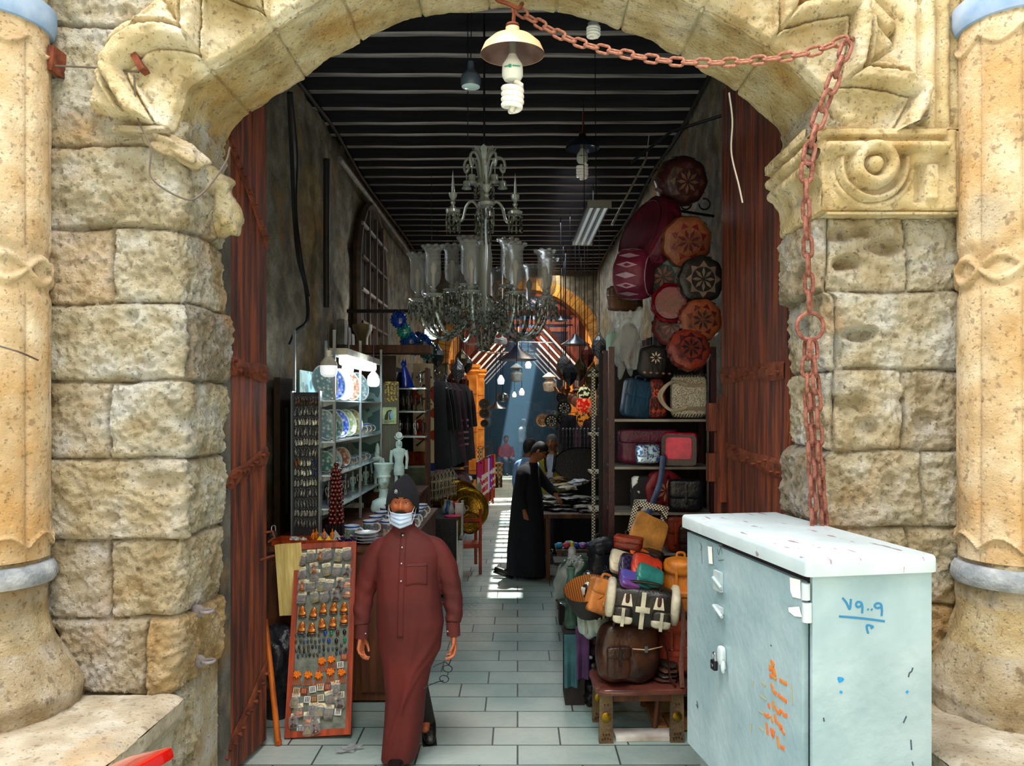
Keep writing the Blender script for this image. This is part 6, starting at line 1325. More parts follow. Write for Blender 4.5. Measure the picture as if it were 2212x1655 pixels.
# black and white duffel
t = thing('duffel_bag', 'black and cream weekend bag with pockets on top of the brown travel bag', 'bag', (.80, 4.98, .745), (.12, .10, -.14))
BLL = M('black_leather', '14120f', '262019', sc=6, rough=.35, bump=.2); CRL = LE('e0d8bc', .45)
mb = MB(); mb.sbox((0, 0, .13), (.46, .24, .26), p=4, n=14, nz=.08, seed=9, shape=lambda x_, y_, z: (x_, y_*(1-.3*max(0, z)), z)); mb.build('body', BLL, t)
for s in (-1, 1):
    mb = MB(); mb.sbox((s*.205, 0, .15), (.07, .25, .23), p=3.5, n=9); mb.build('cream_end', CRL, t)
    mb = MB(); mb.sbox((s*.12, -.125, .085), (.12, .06, .12), p=4, n=9); pk = mb.build('pocket', BLL, t); mb = MB(); mb.sbox((s*.12, -.135, .065), (.125, .06, .055), p=3.5, n=8); mb.build('cream_trim', CRL, pk); mb = MB(); mb.box((s*.12, -.17, .09), (.02, .008, .12)); mb.build('cream_strap', CRL, pk, smooth=False)
    mb = MB(); mb.prism([(s*.10-.035, 0), (s*.10+.035, 0), (s*.10+.02, .075), (s*.10-.02, .075)], .01, Matrix.Translation((0, -.125, .15)) @ Matrix.Rotation(-.25, 4, 'X')); mb.build('cream_tab', CRL, t, smooth=False); mb = MB(); mb.sbox((s*.1, -.118, .2), (.026, .012, .07), p=3, n=5); mb.build('brown_tab', LE('4a241c', .4), t)
mb = MB(); mb.box((0, -.122, .13), (.028, .012, .24)); mb.build('cream_strap', CRL, t, smooth=False); mb = MB(); mb.box((0, -.132, .14), (.09, .01, .035)); mb.build('cream_band', CRL, t, smooth=False)
for s in (-1, 1): mb = MB(); mb.tube(bez([(-.1, s*.05, .24), (-.09, s*.06, .29), (.09, s*.06, .29), (.1, s*.05, .24)], 6), .010, 7); mb.build('handle', LE('241814', .4), t)
mb = MB(); mb.tube(bez([(.23, 0, .2), (.27, -.05, .05), (.28, -.08, -.2), (.30, -.12, -.34)], 8), .017, 6, flat=(0, 1, 0)); mb.build('shoulder_strap', LE('5a3428', .4), t)
for k, (a, b, z) in enumerate(((.78, 5.2, .86), (.98, 5.22, .88), (.86, 5.24, .98), (.92, 5.34, 1.08), (.72, 5.34, .9), (.84, 5.42, 1.0))):
    mb = MB(); mb.sbox((0, 0, 0), (.26, .2, .15), p=3, n=8, nz=.4, seed=k+60); obj1(mb, 'leather_bundle', ['front left', 'front right', 'middle', 'upper right', 'rear left', 'rear middle'][k]+' dark folded leather bundle inside the heap of bags', 'bundle', (a, b, z), (.1, .1, .5*k), mt=LE(['1a1614', '241c18', '14141a', '2a1e18', '1c1c22', '201814'][k], .4))
# plastic-wrapped green things at the left foot of the heap
t = thing('wrapped_pouf', 'dark green leather pouf wrapped in plastic at the foot of the heap', 'pouf', (rx(1245, 5.9), 5.95, .80), (.2, .3, .5)); mb = MB(); mb.sbox((0, 0, 0), (.26, .2, .36), p=2.5, n=14, nz=.35, seed=6); mb.build('cover', M('mottled_green', '24382c', '4c6c58', sc=6, rough=.3, coat=.6), t); mb = MB(); mb.sbox((0, 0, 0), (.28, .22, .38), p=2.5, n=14, nz=.6, seed=2); mb.build('plastic_wrap', PLS, t)
t = thing('green_vase', 'tall patinated green vase standing at the foot of the heap', 'vase', (rx(1232, 5.7), 5.62, .53), sc=.8); mb = MB(); mb.lathe([(0, 0), (.05, .0), (.065, .04), (.05, .2), (.06, .34), (.045, .42), (.03, .48), (.04, .55), (.03, .56)], n=24); mb.build('vase_body', M('verdigris', '22382f', '486a5c', sc=7, rough=.5), t)
mb = MB(); mb.box((0, 0, .26), (.14, .3, .52)); obj1(mb, 'crate', 'narrow dark crate under the green vase', 'crate', (rx(1238, 5.7), 5.66, 0), mt=LE('2a2226', .7), smooth=False)
for c, w_, x0, z0 in (('3c6c78', 'teal', -.03, .14), ('5c3c70', 'purple', .05, .2)): mb = MB(); mb.grid(lambda u, v: Vector((lerp(-.05, .05, u), -.02*math.sin(u*9)*(1-v), lerp(0, .38, v))), 10, 8); obj1(mb, 'draped_cloth', f'{w_} cloth draped over the narrow crate left of the studded table', 'cloth', (rx(1238, 5.7)+x0, 5.48, z0), mt=LE(c, .8))
for k in range(5): mb = MB(); mb.sbox((0, 0, 0), (.16, .2, .16), p=3, n=8, nz=.5, seed=k+20); obj1(mb, 'bundle', ['lowest', 'second', 'third', 'fourth', 'topmost'][k]+' dark wrapped bundle in the gap left of the studded table', 'bundle', (.56+.02*k, 5.55+.03*k, .08+.15*k), (.2*k, .1, .4*k), mt=LE(['1e1c20', '2c3038', '3c2c34', '24282c', '30343c'][k], .35))
# ---- hanging poufs and goods above the rack
def hang(px, py, Y, rot, R, H, c1, c2, c3, label, **k):
    q = P(px, py, Y); o = pouf(q, rot, R, H, c1, c2, c3, label, **k); m = MB(); m.cyl(Vector((0, 0, R*.9)), Vector((0, 0, 1)), .003, n=4)
    return o
mb = MB(); mb.tube([(1.55, 5.75, 4.35), (1.2, 5.95, 4.3), (.95, 6.4, 4.2)], .012, 6); obj1(mb, 'hanging_rail', 'dark rail high on the right from which the poufs hang', 'rail', mt=BLK)
hang(1402, 512, 6.3, (-.35, 0, -1.15), .345, .22, '540e25', '2d0714', '6d1531', 'large magenta leather pouf hanging highest beside the beams', pat='plain')
hang(1372, 592, 6.2, (.1, .2, 1.1), .21, .30, '6d1535', 'a88395', 'ae8f9f', 'pink and purple striped pouf hanging below the magenta one', pat='plain', r=.55)
hang(1470, 392, 6.3, (.3, 0, .2), .20, .3, '391518', '795444', '5f392e', 'dark patterned pouf at the very top of the hanging goods', pat='star')
hang(1482, 522, 6.0, (.25, .4, .2), .20, .14, '894c2d', '600f15', '6d1218', 'red and tan star-patterned pouf below the topmost dark one')
hang(1440, 600, 6.2, (.1, .3, -.5), .19, .16, '152d28', '8f523e', '60736d', 'dark green pouf with a red flower left of the grey rosette')
hang(1513, 605, 5.85, (.05, 0, .15), .185, .12, '201d1c', '897566', '7c665a', 'black and stone-coloured pouf with a wheel rosette', pat='rosette', n_=8)
hang(1450, 655, 5.95, (.1, .5, -.2), .16, .14, '6d0915', '47060c', '891222', 'glossy dark red pouf in the middle of the hanging goods', pat='plain', r=.2)
hang(1512, 692, 5.8, (.05, .3, .1), .165, .12, '894322', '2d1518', '540f12', 'orange pouf with dark star right of the glossy red one')
hang(1487, 756, 5.75, (-.25, .1, .1), .165, .12, '832e1d', '220e12', '470f15', 'brick-red rosette pouf lowest of the hanging goods', pat='rosette')
hang(1455, 705, 6.05, (0, .6, -.4), .17, .15, '541c1a', '835244', '2e0c0f', 'dull red patterned pouf behind the glossy red one')
t = thing('embroidered_bag', 'black bag embroidered with a white flower under the hanging poufs', 'bag', P(1410, 812, 6.05), (0, .05, .1)); mb = MB(); mb.sbox((0, 0, .11), (.24, .12, .26), p=4, n=10, nz=.1); mb.build('body', LE('16120f', .5), t)
mb = MB()
for k in range(8): a = PI/4*k; mb.add([(.012*math.cos(a), -.066, .14+.012*math.sin(a)), (.03*math.cos(a-.25), -.066, .14+.03*math.sin(a-.25)), (.05*math.cos(a), -.066, .14+.05*math.sin(a)), (.03*math.cos(a+.25), -.066, .14+.03*math.sin(a+.25))], [(0, 1, 2, 3)])
mb.build('embroidered_flower', LE('c8b4a4', .7), t, smooth=False); mb = MB(); [mb.add([(-.1+.05*k, -.066, .02), (-.085+.05*k, -.066, .03), (-.07+.05*k, -.066, .02), (-.085+.05*k, -.066, .01)], [(0, 1, 2, 3)]) for k in range(5)]; mb.build('border_diamonds', LE('b07a70', .7), t, smooth=False)
t = thing('wrapped_bag', 'pale bag wrapped in crinkled clear plastic left of the embroidered bag', 'bag', P(1358, 745, 6.1)); mb = MB(); mb.sbox((0, 0, 0), (.14, .1, .34), p=3, n=10, nz=.3, seed=4); mb.build('body', LE('6a5a54', .5), t); mb = MB(); mb.sbox((0, 0, 0), (.18, .13, .42), p=3, n=16, nz=.8, seed=7); mb.build('plastic_wrap', M('crinkled_film', 'd8e0e4', rough=.1, tr=.5, alpha=.45, bump=1, bsc=30), t)
satchel(P(1350, 672, 6.5), .2, .3, .2, .1, '5c3e2c', 'brown satchel hanging below the striped pouf', fh=.5, handle=False); 
t = satchel(P(1333, 800, 6.6), .3, .18, .32, .08, '9cb8ac', 'black and pale green cowhide bag hanging at the left of the rack', flap=M('pale_cowhide', '9cc0b0', '14181a', sc=5, rough=.7, lo=.55, hi=.57), fh=.7, straps=1, buck=False)
for k, (px, py, z_) in enumerate(((1308, 870, 0), (1312, 845, 0), (1325, 930, 0), (1340, 985, 0))):
    t = thing('inlaid_box', ['dark lidded box', 'small grey box', 'tall inlaid case', 'lower inlaid case'][k]+' on the inlaid shelves left of the rack', 'box', P(px, py+22, 6.9), .2); mb = MB(); mb.box((0, 0, .07), (.13, .1, .14)); mb.build('box_body', LE(['1c1c20', '4a4e54', '3a2a1c', '2c2420'][k], .4), t, smooth=False); mb = MB(); mb.box((0, 0, .148), (.14, .11, .02)); mb.build('lid', LE('6a6e72', .4), t, smooth=False)
t = thing('inlaid_shelf', 'mother-of-pearl edged shelves left of the bag rack', 'shelf', (.90, 7.15, 0)); INL = M('pearl_inlay', '1a1614', 'e0dcc8', sc=70, rough=.35, kind='check')
for x_ in (-.2, .24): mb = MB(); mb.box((x_, -.1, 1.25), (.03, .03, 2.5)); mb.build('upright', INL, t, smooth=False)
for z in (.8, 1.2, 1.55, 1.9, 2.13, 2.45): mb = MB(); mb.box((.02, 0, z), (.5, .3, .02)); mb.build('shelf_board', INL, t, smooth=False)
t = thing('octagonal_tray', 'octagonal brown inlaid tray standing on the shelves left of the rack', 'tray', P(1335, 950, 6.75)); mb = MB(); mb.lathe([(0, .01), (.10, .01), (.15, .02), (.16, .03), (.16, 0), (0, 0)], n=8, X=Matrix.Rotation(PI/2-.1, 4, 'X') @ Matrix.Diagonal((.8, 1.25, 1, 1))); mb.build('tray_plate', M('brown_inlay', '4a2810', 'a8783c', sc=40, rough=.35, kind='vor', lo=.1, hi=.4), t, smooth=False)
# iron scroll brackets on the right wall
mb = MB(); mb.tube([(WR, 7.0, 3.9), (1.3, 6.9, 3.95)], .012, 6)
for k in range(3): mb.tube(arc((1.7-.17*k, 6.95, 4.0), .05, PI, PI*2.6, 10), .008, 5)
obj1(mb, 'scroll_bracket', 'black iron scrollwork bracket high on the right wall', 'bracket', mt=BLK)
# ================================================================ MIDDLE GROUND LEFT
# hanging rug
FRG = LE('cfc2a4', .8, .1)
t = thing('hanging_rug', 'long woven rug with zigzag pattern and blue border hanging on the left', 'rug', (-1.18, 9.6, 1.35), .35)
mb = MB(); mb.grid(lambda u, v: Vector((lerp(-.13, .13, u), .03*math.sin(u*5+v*2), lerp(0, 1.35, v))), 10, 20); mb.build('field', M('rug_cream', 'd9c9a8', 'a83c20', sc=7, rough=.9, kind='cell', lo=.6, hi=.75), t)
mb = MB()
for k in range(7): mb.tube([(-.10, -.03, .15+.17*k), (0, -.035, .23+.17*k), (.10, -.01, .15+.17*k)], .012, 4)
mb.build('zigzag', LE('3a2a24', .8), t); mb = MB(); mb.grid(lambda u, v: Vector((lerp(-.135, .135, u), -.008+.03*math.sin(u*5+v*.2), lerp(0, .1, v))), 8, 2); mb.build('blue_border', LE('1c3c9c', .8), t)
mb = MB(); [mb.tube([(-.13+.013*k, 0, 0), (-.13+.013*k+random.uniform(-.01, .01), -.01, -.07)], .004, 4) for k in range(21)]; mb.build('fringe', FRG, t)
t = thing('hanging_textile', 'dark indigo cloth hanging behind the zigzag rug', 'cloth', (-1.35, 9.75, 1.3), .3); mb = MB(); mb.grid(lambda u, v: Vector((lerp(-.2, .2, u), .05*math.sin(u*14), lerp(0, 1.3, v))), 24, 8); mb.build('cloth_fold', LE('14142c', .8), t)
t = thing('hanging_textile', 'rust-orange fringed cloth low behind the zigzag rug', 'cloth', (-1.28, 9.5, 1.1), .2); mb = MB(); mb.grid(lambda u, v: Vector((lerp(-.12, .12, u), .03*math.sin(u*12), lerp(0, .5, v))), 16, 6); mb.build('cloth_fold', LE('a8481c', .8), t); mb = MB(); [mb.tube([(-.12+.012*k, 0, 0), (-.12+.012*k, -.01, -.08)], .004, 4) for k in range(21)]; mb.build('fringe', FRG, t)
# dark garments on hangers
for i, (px, Y, c, w_) in enumerate(((952, 10.2, '121216', 'black'), (962, 10.6, '1a1418', 'dark plum-black'), (975, 11.0, '3a1c2c', 'plum patterned'), (988, 11.4, '16141c', 'black and white striped'), (1000, 11.8, '3c2a2c', 'brown-plum'), (942, 9.9, '24262c', 'charcoal'))):
    q = P(px, 820, Y); t = thing('hanging_garment', f'{w_} garment hanging in the row on the left wall', 'garment', (q.x, Y, 1.35), 1.0)
    mb = MB(); mb.loft([[Vector((math.cos(a)*rx*(1+.18*math.cos(5*a+i)), math.sin(a)*ry, z)) for a in [2*PI*k/22 for k in range(22)]] for z, rx, ry in ((0, .3, .09), (.3, .26, .08), (.75, .2, .07), (1.05, .19, .06), (1.15, .08, .04))]); mb.build('cloth_body', LE(c, .8), t)
    for s in (-1, 1): mb = MB(); mb.tube([(s*.17, 0, 1.05), (s*.26, 0, .8), (s*.3, 0, .5)], [.05, .045, .05], 8); mb.build('sleeve', LE(c, .8), t)
    if i in (2, 3): mb = MB(); [mb.box((0.0, -.095, .25+.09*k), (.3, .01, .03)) for k in range(5)]; mb.build('patterned_bands', LE('b08a7c' if i == 3 else '8c2c4c', .8), t, smooth=False)
    mb = MB(); mb.tube([(0, 0, 1.13), (0, 0, 1.22)]+arc((0, 0, 1.25), .03, -PI/2, PI, 8), .005, 5); mb.build('hanger_hook', BLK, t)
# stack of rugs on a long table
t = thing('rug_table', 'long low table under the heap of folded rugs', 'table', (-1.15, 11.9, 0)); mb = MB(); mb.box((0, 0, .86), (.75, 3.2, .05)); mb.build('top', BRW, t, smooth=False); mb = MB(); mb.box((-.05, 0, .42), (.6, 3.0, .84)); mb.build('skirt', LE('221a16', .8), t, smooth=False)
rc = ['3a2a22', '2a1c18', '4a3428', '221a1c', '4c3a34', '30282c', '5a4236', '241e20']
for k in range(8):
    x0 = -1.15
    def rg(u, v, k=k):
        x_ = lerp(-.36, .44, u); o = .0; z = .92+.035*k-(0 if x_ < .32 else (x_-.32)*2.2)
        return Vector((x0+x_+.02*math.sin(k*2), lerp(10.6, 11.9, v)+.05*math.sin(k), z+.012*math.sin(v*7+k)))
    mb = MB(); mb.grid(rg, 14, 10); o = mb.build('folded_rug', M('rug_%d' % (k % 4), rc[k % 8], ['8a6a50', '6c4434', '9c8a78', '7c2430'][k % 4], sc=22, rough=.9, kind='cell', lo=.7, hi=.8)); md = o.modifiers.new('thick', 'SOLIDIFY'); md.thickness = .028
    tag(o, f'folded dark rug, {["lowest","second","third","fourth","fifth","sixth","seventh","topmost"][k]} of the heap on the left table', 'rug')
for k in range(6):
    x_ = -.72+.02*k; t = thing('rug_fringe', f'cream fringe bundle over the rug table edge, {mn[k]} from the front', 'fringe', (x_, 11.0+.28*k, .55)); mb = MB(); [mb.tube([(0+random.uniform(-.02, .02), .02*j-.12, .38), (.04, .02*j-.12+random.uniform(-.02, .02), .15), (.04+random.uniform(-.02, .02), .02*j-.12, 0)], .006, 4) for j in range(13)]; mb.build('strands', FRG, t)
# colourful scarves
for k, (c, w_) in enumerate((('d83c78', 'pink'), ('c42430', 'red'), ('e0703c', 'orange'), ('d85c9c', 'rose'), ('f0e4dc', 'white'), ('a83cb4', 'purple'), ('c81c3c', 'crimson'), ('e8843c', 'tangerine'))):
    q = P(1036+4*k, 1010, 13.2+.25*k); t = thing('scarf', f'{w_} tasselled scarf in the bright bundle at the aisle edge', 'scarf', (q.x, q.y, .35), 1.2)
    mb = MB(); mb.grid(lambda u, v: Vector((lerp(-.10, .10, u), .03*math.sin(u*18+k), lerp(.22, .85, v)+.03*math.sin(u*9))), 20, 8); mb.build('cloth_fold', M('scarf_'+c, c, 'f4e8e0', sc=12, rough=.85, kind='cell', lo=.7, hi=.8), t)
    mb = MB(); [mb.tube([(-.09+.03*j, 0, .24), (-.09+.03*j+random.uniform(-.01, .01), 0, .02)], [.012, .009], 5) for j in range(7)]; mb.build('tassels', LE(['d8501c', '8c1c24', 'e0641c', 'c8381c'][k % 4], .7), t)
for k in range(4): mb = MB(); mb.sbox((0, 0, 0), (.22, .3, .1), p=4, n=8, nz=.2, seed=k); obj1(mb, 'folded_cloth', ['red and maroon', 'blue and white', 'white', 'black'][k]+' folded cloth lying on the far end of the rug table', 'cloth', (-1.0+.05*k, 12.2+.33*k, .95), .2*k, mt=M('fold_%d' % k, ['7c1420', '2a4c8c', 'd8d8dc', '16161a'][k], ['c02c3c', 'dfe6ee', 'a0a0a8', '303036'][k], sc=20, rough=.85, kind='cell'))
t = thing('hat', 'black hat with a tan crown lying on the rug heap', 'hat', (-.92, 12.0, 1.22)); mb = MB(); mb.lathe([(.16, 0), (.09, .01), (.085, .09), (.04, .12), (0, .12)], n=20); mb.build('crown', LE('16141a', .7), t); mb = MB(); mb.ball((0, 0, .14), .04); mb.build('tan_top', LE('a08060', .7), t)
# brass trays on a red stand
BRS = M('etched_brass', 'b8902c', '6e5218', sc=45, rough=.28, metal=.85, kind='vor', lo=.1, hi=.5); BRR = M('bright_brass', 'd8a82c', rough=.22, metal=.9)
def tray(loc, rot, R, label, par=None):
    t = thing('brass_tray', label, 'tray', loc, rot); X = Matrix.Rotation(PI/2, 4, 'X'); mb = MB(); mb.lathe([(0, 0), (R*.55, .0), (R*.6, .008), (R*.85, .008), (R*.85, 0), (0, -.006)], n=40, X=X); mb.build('plate', BRS, t); mb = MB(); mb.lathe([(R*.85, 0), (R*.97, .02), (R, .03), (R, .02), (R*.86, -.008)], n=40, X=X); mb.build('rim', BRR, t)
    mb = MB(); mb.lathe([(R*.58, .010), (R*.61, .012), (R*.64, .010)], n=40, X=X); mb.build('etched_ring', BRR, t); return t
tray(P(1010, 1100, 10.0), (-.2, 0, .3), .28, 'large round brass tray leaning on the red stand'); tray(P(993, 1082, 10.15), (-.2, 0, .3), .27, 'brass tray partly hidden behind the large round one'); tray(P(1014, 1130, 9.85), (-.25, 0, .25), .145, 'small gold-rimmed brass tray in front of the large round one')
RDS = LE('c4431c', .4, 0); t = thing('tray_stand', 'orange-red wooden stand holding the brass trays', 'stand', (-.66, 9.9, 0), .25)
for x_ in (-.24, .16):
    for y_ in (-.1, .2): mb = MB(); mb.box((x_, y_, .42), (.035, .035, .84 if y_ < 0 else .7)); mb.build('leg', RDS, t, smooth=False)
for z in (.36, .7): mb = MB(); mb.box((-.04, -.1, z), (.4, .03, .04)); mb.build('crossbar', RDS, t, smooth=False)
mb = MB(); mb.box((-.04, .05, .38), (.42, .32, .02)); mb.build('shelf', RDS, t, smooth=False)
# boxes and black counter behind the man
t = thing('black_counter', 'black side counter with a white edge beyond the man in maroon', 'counter', (-.90, 9.1, 0)); mb = MB(); mb.box((0, 0, .44), (.42, .9, .86)); mb.build('body', LE('15151a', .5), t, smooth=False); mb = MB(); mb.box((.215, 0, .44), (.012, .9, .86)); mb.build('white_side', LE('e8e4dc', .5, 0), t, smooth=False); mb = MB(); mb.box((0, 0, .88), (.44, .92, .02)); mb.build('top', LE('24242a', .4), t, smooth=False)
t = thing('gold_pot', 'ribbed gold-brown pot with a pink rim on the black counter', 'pot', (-.74, 8.8, .655)); mb = MB(); mb.lathe([(0, 0), (.07, .0), (.085, .03)]+[(.088+.004*(i % 2), .04+.025*i) for i in range(8)]+[(.085, .24), (0, .24)], n=24); mb.build('pot_body', M('olive_gold', '9c7c24', '5c4810', sc=8, rough=.35, metal=.5), t); mb = MB(); mb.lathe([(0, .24), (.10, .238), (.105, .25), (0, .256)], n=24); mb.build('pink_rim', LE('d8285c', .4, 0), t)
mb = MB(); mb.box((0, 0, -.016), (.22, .24, .02)); mb.box((-.1, 0, -.3), (.02, .2, .6)); obj1(mb, 'pot_shelf', 'small ledge on the counter front under the gold pot', 'shelf', (-.74, 8.79, .665), mt=LE('24242a', .4), smooth=False)
GGB = LE('6c7866', .6); t = thing('storage_box', 'grey-green cardboard box behind the head of the man in maroon', 'box', (-1.25, 9.2, 1.12), .1); mb = MB(); mb.box((0, 0, .1), (.36, .3, .34)); mb.build('box_body', GGB, t, smooth=False); mb = MB(); mb.box((0, 0, .285), (.39, .33, .06)); mb.build('lid', LE('7c8874', .6), t, smooth=False)
t = thing('support_crate', 'dark crate carrying the grey-green box', 'crate', (-1.25, 9.2, 0)); mb = MB(); mb.box((0, 0, .47), (.4, .6, .94)); mb.build('crate_body', LE('1c1a1c', .7), t, smooth=False)
for i, (px, py, c, w_) in enumerate(((975, 1120, 'b0b4b8', 'silver teapot'), (968, 1140, '2c6c9c', 'blue perfume flask'), (982, 1135, 'c0202c', 'red box'), (992, 1140, 'd8d8d4', 'white box'), (998, 1160, 'c8c4b8', 'pale figurine'), (960, 1150, '8ca0ac', 'glass flask'))):
    q = P(px, py, 8.95); o_ = thing('trinket', f'{w_} among the trinkets on the black counter', 'trinket', (q.x, q.y+.06*(i % 3), .891)); mb = MB()
    if i in (2, 3): mb.box((0, 0, .06), (.09, .08, .12)); mb.box((0, 0, .125), (.095, .085, .02))
    else: mb.lathe([(0, 0), (.03, .0), (.045, .05), (.02, .11), (.015, .14), (.02, .16), (0, .165)], n=14); mb.tube(arc((.04, 0, .07), .03, -PI/2, PI/2, 6), .005, 5)
    mb.build('trinket_body', LE(c, .3, 0), o_)
# hanging necklaces / lanterns bundle above the tray stand
for i in range(6):
    q = P(938+8*i, 1060, 9.3+.1*i); t = thing('pearl_lamp', f'openwork pale lantern frame, {mn[i]} of the row over the storage box', 'lantern', (q.x, q.y, 1.02)); mb = MB(); [mb.tube([(.04*math.cos(PI/3*k), .04*math.sin(PI/3*k), 0), (.055*math.cos(PI/3*k), .055*math.sin(PI/3*k), .25), (0, 0, .34)], .005, 4) for k in range(6)]; [mb.tube([(.05*math.cos(PI/3*k), .05*math.sin(PI/3*k), z) for k in range(6)], .005, 4, closed=True) for z in (.02, .12, .22)]; mb.build('lantern_frame', LE('b8b09c', .5, 0), t)
# stools and inlaid drum tables farther on
def stool(loc, label, c='d0601c'):
    t = thing('stool', label, 'stool', loc, .1); mb = MB(); mb.box((0, 0, .5), (.36, .36, .035)); mb.build('seat', LE(c, .4), t, smooth=False)
    for x_, y_ in ((-.14, -.14), (.14, -.14), (-.14, .14), (.14, .14)): mb = MB(); mb.cyl((x_*1.15, y_*1.15, 0), (x_, y_, .49), .02, n=8); mb.build('leg', LE(c, .4), t)
    return t
stool((-.72, 17.2, 0), 'orange wooden stool at the aisle edge past the scarves'); stool((-1.2, 20.5, 0), 'orange wooden bench-stool beyond the first arch', 'b0501c')
def drum(loc, R, H, label):
    t = thing('drum_table', label, 'table', loc); mb = MB(); mb.lathe([(R, 0), (R, H), (R*1.08, H), (R*1.08, H+.03), (0, H+.03)], n=8, caps=False); mb.build('drum_body', M('drum_inlay', '3a2a1c', 'b8a078', sc=16, rough=.5, kind='check'), t, smooth=False)
    mb = MB(); [mb.prism([(-R*.22, 0), (R*.22, 0), (R*.22, H*.4), (0, H*.55), (-R*.22, H*.4)], .012, Matrix.Rotation(PI/4*k+PI/8, 4, 'Z') @ Matrix.Translation((0, -R*.96, 0))) for k in range(8)]; mb.build('arch_shade_panels', LE('15110e', .8), t, smooth=False); return t  # near-black panels paint the shade inside the arches
drum((-.95, 21.5, 0), .26, .62, 'inlaid octagonal drum table in front of the amber wall'); drum((-.66, 20.6, 0), .25, .62, 'inlaid octagonal drum table nearest the aisle in the far bay'); drum((-1.25, 22.4, 0), .25, .95, 'tall inlaid octagonal stand against the amber wall')
# ================================================================ MIDDLE GROUND RIGHT
t = thing('goods_table', 'table heaped with dark leather goods before the man in black', 'table', (.80, 10.3, 0)); mb = MB(); mb.box((0, 0, .80), (.95, 1.7, .05)); mb.build('top', BRW, t, smooth=False)
for x_, y_ in ((-.42, -.78), (.42, -.78), (-.42, .78), (.42, .78)): mb = MB(); mb.box((x_, y_, .39), (.05, .05, .78)); mb.build('leg', BRW, t, smooth=False)
rnd = random.Random(5)
for k in range(30):
    c = rnd.choice(['1c1c20', '2c2a28', '3a342c', '44403a', '15151a', '6c6a64', '8c8878', '30343c']); lay = k//8
    mb = MB(); mb.sbox((0, 0, 0), (.22, .3, .035), p=5, n=7, nz=.25, seed=k); obj1(mb, 'leather_case', 'dark flat leather case in the heap on the goods table', 'leather goods', (.46+.2*(k % 4)+rnd.uniform(-.04, .04), 9.75+.42*((k//4) % 2+0)+rnd.uniform(-.1, .1)+.1*lay, .845+.037*lay), rnd.uniform(-.6, .6), group='leather cases heaped on the goods table', mt=LE(c, .35))
for k, (px, py, c, w_) in enumerate(((1225, 1030, 'd8d0b8', 'cream'), (1215, 1050, 'c4b898', 'sand'), (1240, 1040, 'b8c0c4', 'pale grey'), (1250, 1022, 'e4e6ea', 'white'), (1205, 1062, '8a6a44', 'tan'))):
    q = P(px, py, 10.6+.1*k); mb = MB(); mb.sbox((0, 0, 0), (.24, .2, .07), p=3, n=8, nz=.5, seed=k+40); obj1(mb, 'folded_bag', f'{w_} cloth bag crumpled on top of the goods table heap', 'bag', (q.x, q.y, 1.03+.02*k), .3*k, mt=LE(c, .8))
for k in range(14):
    mb = MB(); mb.cyl((0, 0, 0), (0, 0, .62), .012, n=8); mb.ball((0, 0, .63), .022, 8, 6); obj1(mb, 'metal_rod', 'bright-topped metal rod standing in the row behind the goods table', 'rod', (.70+.055*k, 11.75, 1.18+.0*k), group='metal rods in a row behind the goods table', mt=M('gunmetal', '8a8e94', '24262a', sc=12, rough=.3, metal=.8))
t = thing('rod_rack', 'dark rack holding the row of metal rods', 'rack', (1.06, 11.75, 0)); mb = MB(); mb.box((0, .05, .6), (.86, .2, 1.18)); mb.build('rack_body', LE('121216', .7), t, smooth=False)
t = thing('oval_mirror', 'large dark oval tray standing behind the goods table', 'tray', P(1256, 1003, 11.2), (-.2, 0, 0)); mb = MB(); mb.lathe([(0, 0), (.4, .0), (.42, .02), (.42, -.01)], n=32, X=Matrix.Rotation(PI/2, 4, 'X') @ Matrix.Diagonal((1, .6, 1, 1))); mb.build('tray_plate', LE('1a1a1c', .3), t)
t = thing('purse_table', 'small table of bright purses beside the aisle on the right', 'table', (.62, 8.3, 0)); mb = MB(); mb.box((0, 0, .62), (.42, .4, .03)); mb.build('top', LE('4a3428', .5), t, smooth=False)
for x_, y_ in ((-.18, -.17), (.18, -.17), (-.18, .17), (.18, .17)): mb = MB(); mb.cyl((x_, y_, 0), (x_*.9, y_, .62), .018, n=7); mb.build('leg', LE('6a4c30', .5), t)
for k, (x_, c, w_) in enumerate(((.45, '1c9cc4', 'turquoise'), (.53, 'd84c5c', 'coral pink'), (.62, '2c5cc8', 'blue'), (.70, 'a878c0', 'lilac'), (.78, '3c4cb0', 'indigo'), (.57, '7cb0a4', 'pale green'))):
    mb = MB(); mb.sbox((0, 0, .03), (.085, .1, .06), p=3, n=8, nz=.2, seed=k, shape=lambda a, b, c_: (a*(1-.35*max(0, c_)), b, c_)); obj1(mb, 'coin_purse', f'{w_} coin purse on the small table by the aisle', 'purse', (x_, 8.22+.1*(k == 5)+.0, .637), .2*k, mt=LE(c, .5))
t = thing('bottle', 'white squeeze bottle with a yellow cap below the purse table', 'bottle', P(1236, 1211, 7.6)); mb = MB(); mb.lathe([(0, 0), (.04, 0), (.042, .02), (.042, .11), (.02, .14), (.014, .145)], n=18); mb.build('bottle_body', LE('d8dcd8', .3, 0), t); mb = MB(); mb.lathe([(.016, .14), (.018, .145), (.016, .185), (0, .186)], n=14); mb.build('cap', LE('e8d018', .4, 0), t)
mb = MB(); mb.box((0, 0, -.015), (.4, .3, .03)); mb.box((0, 0, -.34), (.3, .22, .62)); obj1(mb, 'side_crate', 'dark crate carrying the squeeze bottle', 'crate', (P(1240, 1211, 7.6).x, 7.65, P(1236, 1211, 7.6).z), mt=LE('1a1614', .7), smooth=False)
